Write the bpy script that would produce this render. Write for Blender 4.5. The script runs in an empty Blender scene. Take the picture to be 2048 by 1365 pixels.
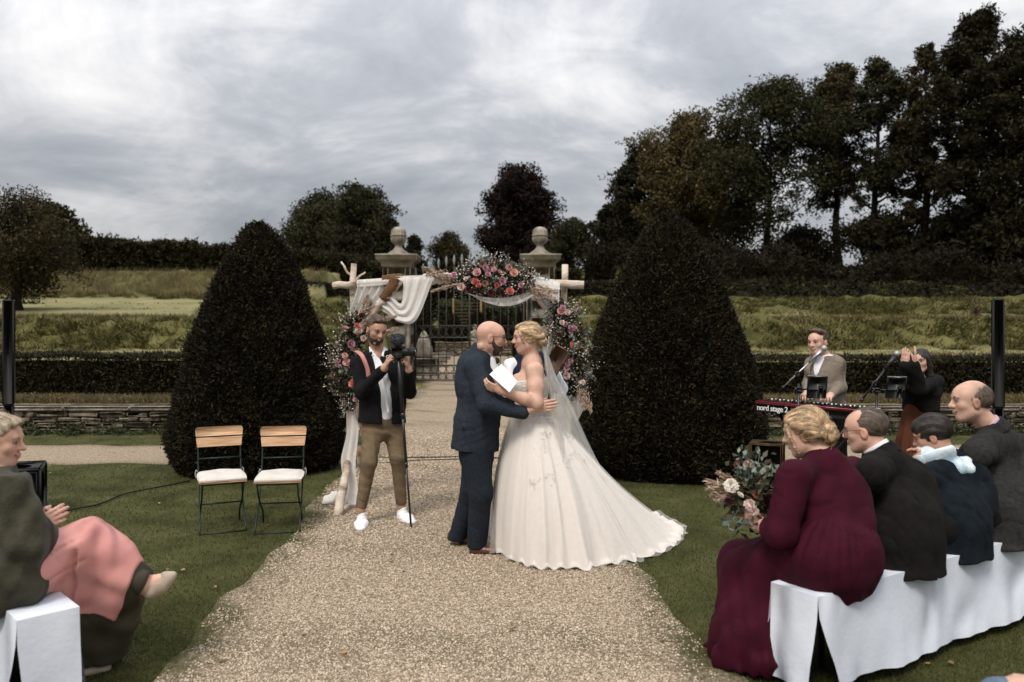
import bpy, math, random
import numpy as np
from mathutils import Vector, Matrix
R = math.radians
random.seed(7)
RNG = np.random.default_rng(11)
SC = bpy.context.scene
COL = SC.collection
# ------------------------------------------------------------------ camera
F, CX, HY, HC = 1593.0, 1024.0, 652.0, 1.72      # focal length in photo pixels, principal point, eye height
cam_d = bpy.data.cameras.new('camera')
cam = bpy.data.objects.new('camera', cam_d)
COL.objects.link(cam)
cam.location = (0, 0, HC)
cam.rotation_euler = (R(90), 0, 0)
cam_d.sensor_width = 36
cam_d.lens = 28.0
cam_d.shift_y = -(682.5 - HY) / 2048
cam_d.clip_start, cam_d.clip_end = 0.1, 3000
cam_d.dof.use_dof = True
cam_d.dof.focus_distance = 6.2
cam_d.dof.aperture_fstop = 2.0
SC.camera = cam
# ------------------------------------------------------------------ overcast sky
SUN_EL, SUN_AZ = R(52), R(205)                   # azimuth measured clockwise from +Y
W = bpy.data.worlds.new('World')
SC.world = W
W.use_nodes = True
wn, wl = W.node_tree.nodes, W.node_tree.links
wn.clear()
def wnode(t, **kw):
    n = wn.new(t)
    for k, v in kw.items(): setattr(n, k, v)
    return n
wo = wnode('ShaderNodeOutputWorld'); bg = wnode('ShaderNodeBackground')
sky = wnode('ShaderNodeTexSky', sky_type='NISHITA', sun_disc=False, sun_elevation=SUN_EL, sun_rotation=SUN_AZ)
tc = wnode('ShaderNodeTexCoord'); sep = wnode('ShaderNodeSeparateXYZ')
wl.new(tc.outputs['Generated'], sep.inputs[0])
def wmath(op, a, b=None, clamp=False):
    n = wnode('ShaderNodeMath', operation=op, use_clamp=clamp)
    for i, v in enumerate((a, b)):
        if v is None: continue
        if isinstance(v, (int, float)): n.inputs[i].default_value = v
        else: wl.new(v, n.inputs[i])
    return n.outputs[0]
zc = wmath('MAXIMUM', sep.outputs['Z'], 0.0)
den = wmath('ADD', zc, 0.42)
cmb = wnode('ShaderNodeCombineXYZ')
wl.new(wmath('DIVIDE', sep.outputs['X'], den), cmb.inputs[0])
wl.new(wmath('DIVIDE', sep.outputs['Y'], den), cmb.inputs[1])
def wnoise(scale, detail, rough, dist, rot, sc, loc):
    mp = wnode('ShaderNodeMapping'); mp.inputs['Rotation'].default_value = (0, 0, R(rot))
    mp.inputs['Scale'].default_value = sc; mp.inputs['Location'].default_value = loc
    wl.new(cmb.outputs[0], mp.inputs[0])
    n = wnode('ShaderNodeTexNoise')
    n.inputs['Scale'].default_value = scale; n.inputs['Detail'].default_value = detail
    n.inputs['Roughness'].default_value = rough; n.inputs['Distortion'].default_value = dist
    wl.new(mp.outputs[0], n.inputs['Vector'])
    return n.outputs[0]
n1 = wnoise(1.5, 10, .60, .55, 40, (1, 1.25, 1), (3.4, .9, 0))
n2 = wnoise(4.2, 9, .62, .7, 32, (1, 1.35, 1), (1.3, 7.2, 0))
cl = wmath('ADD', wmath('MULTIPLY', n1, .72), wmath('MULTIPLY', n2, .28))
ramp = wnode('ShaderNodeValToRGB')
cr = ramp.color_ramp
cr.elements[0].position = .36; cr.elements[0].color = (.270, .285, .312, 1)
cr.elements[1].position = .66; cr.elements[1].color = (.70, .685, .675, 1)
e = cr.elements.new(.46); e.color = (.355, .370, .395, 1)
e = cr.elements.new(.55); e.color = (.52, .52, .53, 1)
wl.new(cl, ramp.inputs[0])
# an overcast sky brightens from the horizon to the zenith
gain = wmath('MULTIPLY', wmath('ADD', wmath('MULTIPLY', zc, 2.5), .62), 9.4)
mul = wnode('ShaderNodeVectorMath', operation='SCALE')
wl.new(ramp.outputs[0], mul.inputs[0]); wl.new(gain, mul.inputs['Scale'])
mixw = wnode('ShaderNodeMix', data_type='RGBA')
mixw.inputs[0].default_value = .95
wl.new(sky.outputs[0], mixw.inputs[6]); wl.new(mul.outputs[0], mixw.inputs[7])
wl.new(mixw.outputs[2], bg.inputs[0])
bg.inputs[1].default_value = .08
wl.new(bg.outputs[0], wo.inputs[0])
# ------------------------------------------------------------------ soft sun behind the cloud
sl = bpy.data.lights.new('sun', 'SUN')
sl.energy, sl.angle, sl.color = 1.5, R(16), (1.0, .93, .84)
so = bpy.data.objects.new('sun', sl)
COL.objects.link(so)
sd = Vector((math.sin(SUN_AZ) * math.cos(SUN_EL), math.cos(SUN_AZ) * math.cos(SUN_EL), math.sin(SUN_EL)))
so.rotation_euler = sd.to_track_quat('Z', 'Y').to_euler()
so.location = (0, 0, 30)
vs = SC.view_settings
vs.view_transform = 'Standard'; vs.look = 'None'; vs.exposure = 0.72; vs.gamma = 1.0; vs.use_curve_mapping = False
SC.cycles.max_bounces = 6
SC.cycles.transparent_max_bounces = 12
# ================================================================== helpers
def at(px, py, d):
    """world point seen at photo pixel (px, py) at distance d in front of the camera"""
    return np.array([(px - CX) / F * d, d, HC - (py - HY) / F * d])
def gnd(px, py, z=0.0):
    d = F * (HC - z) / (py - HY)
    return np.array([(px - CX) / F * d, d, z])
def V3(*a): return np.array(a, float)
def unit(v):
    v = np.asarray(v, float); return v / (np.linalg.norm(v) + 1e-12)
def lerp(a, b, t): return a + (b - a) * t

def mesh_np(name, V, FS):
    """mesh from a vertex array and a face array (n,k) or a list of such arrays"""
    V = np.asarray(V, np.float32).reshape(-1, 3)
    if not isinstance(FS, (list, tuple)): FS = [FS]
    FS = [np.asarray(f, np.int32) for f in FS if len(f)]
    me = bpy.data.meshes.new(name)
    me.vertices.add(len(V)); me.vertices.foreach_set('co', V.ravel())
    nl = sum(f.size for f in FS); npoly = sum(len(f) for f in FS)
    me.loops.add(nl); me.polygons.add(npoly)
    me.loops.foreach_set('vertex_index', np.concatenate([f.ravel() for f in FS]))
    st = []; o = 0
    for f in FS:
        st.append(o + np.arange(len(f)) * f.shape[1]); o += f.size
    me.polygons.foreach_set('loop_start', np.concatenate(st).astype(np.int32))
    me.update(calc_edges=True)
    return me
class Geo:
    """collects vertices and faces of several pieces, with a material slot per piece"""
    def __init__(s): s.v = []; s.f = {}; s.n = 0
    def add(s, V, Fc, m=0):
        V = np.asarray(V, float).reshape(-1, 3); Fc = np.asarray(Fc, int)
        s.v.append(V); s.f.setdefault((Fc.shape[1], m), []).append(Fc + s.n); s.n += len(V)
        return s
    def mesh(s, name):
        keys = sorted(s.f)
        FS = [np.concatenate(s.f[k]) for k in keys]
        me = mesh_np(name, np.concatenate(s.v), FS)
        mi = np.concatenate([np.full(len(f), k[1], np.int32) for k, f in zip(keys, FS)])
        me.polygons.foreach_set('material_index', mi)
        return me
def link(name, data, parent=None, loc=None):
    o = bpy.data.objects.new(name, data); COL.objects.link(o)
    if loc is not None: o.location = [float(q) for q in loc]
    if parent is not None: o.parent = parent
    return o
def tag(o, label=None, cat=None, group=None, kind=None):
    if label: o['label'] = label
    if cat: o['category'] = cat
    if group: o['group'] = group
    if kind: o['kind'] = kind
    return o
def empty(name, loc, label, cat, group=None, rz=0.0):
    o = link(name, None, loc=loc); o.empty_display_size = .1; o.rotation_euler = (0, 0, rz)
    return tag(o, label, cat, group)
def root_of(o):
    while o.parent is not None: o = o.parent
    return o
def put(name, geo, mats, parent=None, smooth=False, local=False):
    """link a mesh; world coordinates are turned into the root's own"""
    if isinstance(geo, Geo): me = geo.mesh(name)
    elif isinstance(geo, bpy.types.Mesh): me = geo
    else: me = mesh_np(name, geo[0], geo[1])
    for m in (mats if isinstance(mats, (list, tuple)) else [mats]): me.materials.append(m)
    if smooth: me.polygons.foreach_set('use_smooth', np.ones(len(me.polygons), bool))
    if parent is not None and not local:
        r = root_of(parent)
        me.transform(Matrix.Translation(-Vector(r.location)))
    return link(name, me, parent)
def copy_tree(o, parent=None):
    c = o.copy(); COL.objects.link(c)
    if parent is not None: c.parent = parent
    for ch in [q for q in bpy.data.objects if q.parent == o]: copy_tree(ch, c)
    return c
# ---- shapes: each returns (V, F)
def box(c, s, rot=None):
    V = np.array([[x, y, z] for x in (-.5, .5) for y in (-.5, .5) for z in (-.5, .5)]) * np.asarray(s, float)
    if rot is not None: V = V @ np.asarray(rot).T
    return V + np.asarray(c, float), np.array([[0, 1, 3, 2], [4, 6, 7, 5], [0, 4, 5, 1], [2, 3, 7, 6], [0, 2, 6, 4], [1, 5, 7, 3]])
def bbox_(c, s, b=.01, rot=None):
    """box with bevelled edges (24 vertices)"""
    h = np.asarray(s, float) / 2; b = min(b, h.min() * .9)
    V = []; idx = {}
    for sx in (-1, 1):
        for sy in (-1, 1):
            for sz in (-1, 1):
                for a in range(3):
                    p = np.array([sx, sy, sz]) * (h - b); p[a] = (sx, sy, sz)[a] * h[a]
                    idx[(sx, sy, sz, a)] = len(V); V.append(p)
    Q = []; T = []
    for a in range(3):
        u, w = (a + 1) % 3, (a + 2) % 3
        for s_ in (-1, 1):
            ring = []
            for (p, q) in ((-1, -1), (1, -1), (1, 1), (-1, 1)):
                k = [0, 0, 0]; k[a] = s_; k[u] = p; k[w] = q; ring.append(idx[(*k, a)])
            Q.append(ring if s_ > 0 else ring[::-1])
        for p in (-1, 1):
            for q in (-1, 1):
                k0 = [0, 0, 0]; k0[a] = -1; k0[u] = p; k0[w] = q
                k1 = list(k0); k1[a] = 1
                f = [idx[(*k0, u)], idx[(*k1, u)], idx[(*k1, w)], idx[(*k0, w)]]
                Q.append(f if p * q > 0 else f[::-1])
    for sx in (-1, 1):
        for sy in (-1, 1):
            for sz in (-1, 1):
                f = [idx[(sx, sy, sz, a)] for a in range(3)]
                T.append(f if sx * sy * sz > 0 else f[::-1])
    V = np.array(V)
    if rot is not None: V = V @ np.asarray(rot).T
    g = Geo(); g.add(V + np.asarray(c, float), Q); g.f[(3, 0)] = [np.array(T)]
    return g
def rotz(a):
    c, s = math.cos(a), math.sin(a); return np.array([[c, -s, 0], [s, c, 0], [0, 0, 1.]])
def basis(x, z):
    """rotation whose columns are x, y, z with x kept"""
    x = unit(x); z = np.asarray(z, float); z = unit(z - x * (z @ x)); return np.stack([x, np.cross(z, x), z], 1)
def smooth_path(P, n):
    """Catmull-Rom through P, n points"""
    P = np.asarray(P, float); m = len(P)
    if m == 2: return lerp(P[0], P[1], np.linspace(0, 1, n)[:, None])
    Q = np.vstack([2 * P[0] - P[1], P, 2 * P[-1] - P[-2]])
    t = np.linspace(0, m - 1 - 1e-6, n); i = t.astype(int); u = (t - i)[:, None]
    a, b, c, d = Q[i], Q[i + 1], Q[i + 2], Q[i + 3]
    return .5 * (2 * b + (c - a) * u + (2 * a - 5 * b + 4 * c - d) * u * u + (-a + 3 * b - 3 * c + d) * u ** 3)
def tube(P, r, sides=6, cap=True):
    P = np.asarray(P, float); n = len(P); r = np.broadcast_to(np.asarray(r, float), (n,))
    T = np.gradient(P, axis=0); T /= np.linalg.norm(T, axis=1, keepdims=True) + 1e-9
    ref = np.array([0, 0, 1.]) if abs(T[:, 2]).mean() < .8 else np.array([1., 0, 0])
    A = np.cross(T, ref); A /= np.linalg.norm(A, axis=1, keepdims=True) + 1e-9
    B = np.cross(T, A)
    th = np.arange(sides) * 2 * np.pi / sides
    V = P[:, None] + r[:, None, None] * (np.cos(th)[None, :, None] * A[:, None] + np.sin(th)[None, :, None] * B[:, None])
    i, j = np.meshgrid(np.arange(n - 1), np.arange(sides), indexing='ij'); j2 = (j + 1) % sides
    Fq = np.stack([i * sides + j, i * sides + j2, (i + 1) * sides + j2, (i + 1) * sides + j], -1).reshape(-1, 4)
    g = Geo(); g.add(V.reshape(-1, 3), Fq)
    if cap:
        e0 = np.arange(sides)[::-1]; e1 = (n - 1) * sides + np.arange(sides)
        g.f.setdefault((sides, 0), []).extend([e0[None], e1[None]])
    return g
def merge(*gs):
    """join shapes; a shape is a Geo, a (V, F) pair or (shape, slot)"""
    g = Geo()
    for s in gs:
        m = None
        if isinstance(s, tuple) and isinstance(s[1], int): s, m = s
        if isinstance(s, Geo):
            V = np.concatenate(s.v)
            for (k, mi), fl in s.f.items():
                g.f.setdefault((k, mi if m is None else m), []).extend([f + g.n for f in fl])
            g.v.append(V); g.n += len(V)
        else: g.add(s[0], s[1], m or 0)
    return g
def xform(g, M=None, t=(0, 0, 0)):
    g.v = [(v @ np.asarray(M).T if M is not None else v) + np.asarray(t, float) for v in g.v]; return g
def rod(a, b, r, r2=None, sides=6): return tube(np.array([a, b], float), [r, r if r2 is None else r2], sides)
def lathe(prof, c=(0, 0, 0), sides=24, ribs=0, amp=0.0, ribz=(0, 0)):
    prof = np.asarray(prof, float); n = len(prof); th = np.arange(sides) * 2 * np.pi / sides
    rr = prof[:, 0][:, None] * np.ones(sides)
    if ribs:
        m = ((prof[:, 1] > ribz[0]) & (prof[:, 1] < ribz[1])).astype(float)[:, None]
        rr = rr * (1 + amp * m * np.cos(ribs * th)[None])
    V = np.stack([rr * np.cos(th), rr * np.sin(th), prof[:, 1][:, None] * np.ones(sides)], -1)
    i, j = np.meshgrid(np.arange(n - 1), np.arange(sides), indexing='ij'); j2 = (j + 1) % sides
    Fq = np.stack([i * sides + j, i * sides + j2, (i + 1) * sides + j2, (i + 1) * sides + j], -1).reshape(-1, 4)
    g = Geo(); g.add(V.reshape(-1, 3) + np.asarray(c, float), Fq)
    g.f.setdefault((sides, 0), []).extend([np.arange(sides)[::-1][None], ((n - 1) * sides + np.arange(sides))[None]])
    return g
def grid_faces(n, m, wrap=False):
    i, j = np.meshgrid(np.arange(n - 1), np.arange(m if wrap else m - 1), indexing='ij'); j2 = (j + 1) % m
    return np.stack([i * m + j, i * m + j2, (i + 1) * m + j2, (i + 1) * m + j], -1).reshape(-1, 4)
def leaf_quads(C, L, Wd, D=None, spread=1.0, rng=RNG, bend=.15):
    """one folded diamond leaf per centre; D = preferred direction per leaf"""
    n = len(C); L = np.broadcast_to(L, (n,))[:, None]; Wd = np.broadcast_to(Wd, (n,))[:, None]
    d = rng.normal(size=(n, 3)) * spread
    if D is not None: d = d + D
    d /= np.linalg.norm(d, axis=1, keepdims=True) + 1e-9
    s = np.cross(d, rng.normal(size=(n, 3))); s /= np.linalg.norm(s, axis=1, keepdims=True) + 1e-9
    nn = np.cross(d, s)
    V = np.stack([C - d * L / 2, C + s * Wd / 2 + nn * L * bend, C + d * L / 2, C - s * Wd / 2 + nn * L * bend], 1).reshape(-1, 3)
    return V, np.arange(4 * n).reshape(n, 4)
def leaf_tris(C, L, Wd, D=None, spread=1.0, rng=RNG):
    """one pointed leaf (triangle) per centre, for foliage seen from afar"""
    n = len(C); L = np.broadcast_to(L, (n,))[:, None]; Wd = np.broadcast_to(Wd, (n,))[:, None]
    d = rng.normal(size=(n, 3)) * spread
    if D is not None: d = d + D
    d /= np.linalg.norm(d, axis=1, keepdims=True) + 1e-9
    s = np.cross(d, rng.normal(size=(n, 3))); s /= np.linalg.norm(s, axis=1, keepdims=True) + 1e-9
    V = np.stack([C - d * L * .45 - s * Wd / 2, C - d * L * .35 + s * Wd / 2, C + d * L * .55], 1).reshape(-1, 3)
    return V, np.arange(3 * n).reshape(n, 3)
def blades(P, H, Wd, lean, rng=RNG):
    """one grass blade (triangle) per point"""
    n = len(P); a = rng.uniform(0, 2 * np.pi, n)
    s = np.stack([np.cos(a), np.sin(a), 0 * a], 1) * np.broadcast_to(Wd, (n,))[:, None] / 2
    V = np.stack([P - s, P + s, P + lean + np.stack([0 * a, 0 * a, np.broadcast_to(H, (n,))], 1)], 1).reshape(-1, 3)
    return V, np.arange(3 * n).reshape(n, 3)
def vnoise(P, seed=0):
    """cheap smooth noise in -1..1"""
    P = np.asarray(P, float); r = np.random.default_rng(seed); out = 0
    for k in range(5):
        w = r.normal(size=3) * (1 + .5 * k); out = out + np.sin(P @ w + r.uniform(0, 6.28)) / (1 + .35 * k)
    return out / 2.4
# ---- materials
MATS = {}
def mat(name, cols, scale=8.0, rough=.7, bump=0.0, bscale=None, detail=5.0, spec=.3, metal=0.0, stretch=(1, 1, 1), island=0.0,
        trans=0.0, obj=True, sheen=0.0, alpha=None, vcol=False, wave=None, weave=None, inst=False, attr=None, dist=0.0, ramp=None, clearcoat=0.0, wrinkle=None):
    """procedural Principled material: colour ramp driven by noise, random per island / instance, or vertex colour"""
    if name in MATS: return MATS[name]
    m = bpy.data.materials.new(name); m.use_nodes = True; MATS[name] = m
    nt = m.node_tree; N, Lk = nt.nodes, nt.links
    b = N['Principled BSDF']; out = N['Material Output']
    b.inputs['Roughness'].default_value = rough; b.inputs['Metallic'].default_value = metal
    b.inputs['Specular IOR Level'].default_value = spec
    if sheen: b.inputs['Sheen Weight'].default_value = sheen; b.inputs['Sheen Roughness'].default_value = .5
    if clearcoat: b.inputs['Coat Weight'].default_value = clearcoat; b.inputs['Coat Roughness'].default_value = .1
    if isinstance(cols[0], (int, float)): cols = [cols]
    t = N.new('ShaderNodeTexCoord'); mp = N.new('ShaderNodeMapping'); mp.inputs['Scale'].default_value = stretch
    Lk.new(t.outputs['Object' if obj else 'Generated'], mp.inputs[0])
    nz = N.new('ShaderNodeTexNoise'); nz.inputs['Scale'].default_value = scale; nz.inputs['Detail'].default_value = detail
    nz.inputs['Distortion'].default_value = dist
    Lk.new(mp.outputs[0], nz.inputs['Vector'])
    fac = nz.outputs[0]
    if wave:
        wv = N.new('ShaderNodeTexWave'); wv.wave_type = wave[0]; wv.bands_direction = wave[3] if len(wave) > 3 else 'X'
        wv.inputs['Scale'].default_value = wave[1]; wv.inputs['Distortion'].default_value = wave[2]
        wv.inputs['Detail'].default_value = 3
        Lk.new(mp.outputs[0], wv.inputs['Vector'])
        a = N.new('ShaderNodeMath'); a.operation = 'MULTIPLY_ADD'; Lk.new(wv.outputs['Fac'], a.inputs[0]); a.inputs[1].default_value = .5
        hf = N.new('ShaderNodeMath'); hf.operation = 'MULTIPLY'; Lk.new(nz.outputs[0], hf.inputs[0]); hf.inputs[1].default_value = .5
        Lk.new(hf.outputs[0], a.inputs[2]); fac = a.outputs[0]
    if island or inst:
        if inst:
            gi = N.new('ShaderNodeObjectInfo'); rnd = gi.outputs['Random']; island = island or 1.0
        else:
            gi = N.new('ShaderNodeNewGeometry'); rnd = gi.outputs['Random Per Island']
        mx = N.new('ShaderNodeMix'); mx.inputs[0].default_value = island
        Lk.new(fac, mx.inputs[2]); Lk.new(rnd, mx.inputs[3]); fac = mx.outputs[0]
    rp = N.new('ShaderNodeValToRGB'); e = rp.color_ramp.elements
    n = len(cols)
    lo, hi = ramp or ((.05, .95) if island > .5 else (.3, .7))
    while len(e) < max(n, 2): e.new(.5)
    for i in range(len(e)):
        c = cols[min(i, n - 1)]; e[i].position = lo + (hi - lo) * i / max(1, len(e) - 1); e[i].color = (*c, 1)
    Lk.new(fac, rp.inputs[0]); colo = rp.outputs[0]
    if vcol:
        va = N.new('ShaderNodeVertexColor'); va.layer_name = 'Col'
        mm = N.new('ShaderNodeMix'); mm.data_type = 'RGBA'; mm.blend_type = 'MULTIPLY'; mm.inputs[0].default_value = 1
        Lk.new(va.outputs[0], mm.inputs[6]); Lk.new(colo, mm.inputs[7]); colo = mm.outputs[2]
    if attr:
        at_ = N.new('ShaderNodeAttribute'); at_.attribute_name = attr[0]
        c2 = N.new('ShaderNodeValToRGB'); Lk.new(fac, c2.inputs[0])
        e2 = c2.color_ramp.elements; e2[0].position = .3; e2[1].position = .7
        e2[0].color = (*attr[1], 1); e2[1].color = (*attr[2], 1)
        mm = N.new('ShaderNodeMix'); mm.data_type = 'RGBA'; Lk.new(at_.outputs['Fac'], mm.inputs[0])
        Lk.new(colo, mm.inputs[6]); Lk.new(c2.outputs[0], mm.inputs[7]); colo = mm.outputs[2]
    Lk.new(colo, b.inputs['Base Color'])
    hsrc = None
    if bump:
        bs = N.new('ShaderNodeTexNoise'); bs.inputs['Scale'].default_value = bscale or scale * 3; bs.inputs['Detail'].default_value = 6
        Lk.new(mp.outputs[0], bs.inputs['Vector']); hsrc = bs.outputs[0]
        if weave:
            for ax in ('X', 'Z'):
                wv = N.new('ShaderNodeTexWave'); wv.bands_direction = ax; wv.inputs['Scale'].default_value = weave; wv.inputs['Distortion'].default_value = .6
                Lk.new(t.outputs['Object'], wv.inputs['Vector'])
                ad = N.new('ShaderNodeMath'); ad.operation = 'MULTIPLY_ADD'; Lk.new(wv.outputs['Fac'], ad.inputs[0]); ad.inputs[1].default_value = .35; Lk.new(hsrc, ad.inputs[2]); hsrc = ad.outputs[0]
        bn = N.new('ShaderNodeBump'); bn.inputs['Strength'].default_value = min(1, bump); bn.inputs['Distance'].default_value = .02 * max(1, bump)
        Lk.new(hsrc, bn.inputs['Height']); Lk.new(bn.outputs[0], b.inputs['Normal'])
    if wrinkle:
        wm = N.new('ShaderNodeMapping'); wm.inputs['Scale'].default_value = wrinkle[2] if len(wrinkle) > 2 else (1, 1, .45); wm.inputs['Rotation'].default_value = (0, .5, .3); Lk.new(t.outputs['Object'], wm.inputs[0])
        wz = N.new('ShaderNodeTexNoise'); wz.noise_type = 'RIDGED_MULTIFRACTAL'; wz.inputs['Scale'].default_value = wrinkle[0]; wz.inputs['Detail'].default_value = 2.5; wz.inputs['Roughness'].default_value = .45; wz.inputs['Distortion'].default_value = .8
        Lk.new(wm.outputs[0], wz.inputs['Vector'])
        wb = N.new('ShaderNodeBump'); wb.inputs['Strength'].default_value = 1; wb.inputs['Distance'].default_value = wrinkle[1]; wb.invert = True
        Lk.new(wz.outputs[0], wb.inputs['Height'])
        if bump: Lk.new(bn.outputs[0], wb.inputs['Normal'])
        Lk.new(wb.outputs[0], b.inputs['Normal'])
    sh = b.outputs[0]
    if trans:
        tr = N.new('ShaderNodeBsdfTranslucent'); Lk.new(colo, tr.inputs[0])
        mx = N.new('ShaderNodeMixShader'); mx.inputs[0].default_value = trans
        Lk.new(sh, mx.inputs[1]); Lk.new(tr.outputs[0], mx.inputs[2]); sh = mx.outputs[0]
    if alpha is not None:
        tp = N.new('ShaderNodeBsdfTransparent'); mx = N.new('ShaderNodeMixShader'); mx.inputs[0].default_value = alpha
        Lk.new(tp.outputs[0], mx.inputs[1]); Lk.new(sh, mx.inputs[2]); sh = mx.outputs[0]
    if sh is not b.outputs[0]: Lk.new(sh, out.inputs[0])
    return m
def scatter(name, P, S, kind, material, squash=(1, 1, 1), tilt=.6, label=None):
    """stuff: one object whose points each carry a small primitive (geometry nodes)"""
    me = mesh_np(name, P, np.zeros((0, 3), int)) if False else bpy.data.meshes.new(name)
    me.vertices.add(len(P)); me.vertices.foreach_set('co', np.asarray(P, np.float32).ravel())
    a = me.attributes.new('size', 'FLOAT', 'POINT'); a.data.foreach_set('value', np.asarray(S, np.float32))
    o = link(name, me); me.materials.append(material)
    g = bpy.data.node_groups.new(name, 'GeometryNodeTree')
    g.interface.new_socket('Geometry', in_out='INPUT', socket_type='NodeSocketGeometry')
    g.interface.new_socket('Geometry', in_out='OUTPUT', socket_type='NodeSocketGeometry')
    N, Lk = g.nodes, g.links
    i = N.new('NodeGroupInput'); oo = N.new('NodeGroupOutput')
    if kind == 'pebble':
        p = N.new('GeometryNodeMeshIcoSphere'); p.inputs['Radius'].default_value = .5; p.inputs['Subdivisions'].default_value = 1
    tr = N.new('GeometryNodeTransform'); tr.inputs['Scale'].default_value = squash
    Lk.new(p.outputs['Mesh'], tr.inputs['Geometry'])
    sm = N.new('GeometryNodeSetMaterial'); sm.inputs['Material'].default_value = material
    Lk.new(tr.outputs[0], sm.inputs['Geometry'])
    ip = N.new('GeometryNodeInstanceOnPoints'); Lk.new(i.outputs[0], ip.inputs['Points']); Lk.new(sm.outputs[0], ip.inputs['Instance'])
    rv = N.new('FunctionNodeRandomValue'); rv.data_type = 'FLOAT_VECTOR'
    rv.inputs[0].default_value = (-tilt, -tilt, -3.14); rv.inputs[1].default_value = (tilt, tilt, 3.14)
    Lk.new(rv.outputs[0], ip.inputs['Rotation'])
    na = N.new('GeometryNodeInputNamedAttribute'); na.data_type = 'FLOAT'; na.inputs['Name'].default_value = 'size'
    Lk.new(na.outputs[0], ip.inputs['Scale'])
    Lk.new(ip.outputs[0], oo.inputs[0])
    md = o.modifiers.new('scatter', 'NODES'); md.node_group = g
    return tag(o, label, None, None, 'stuff')
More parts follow.
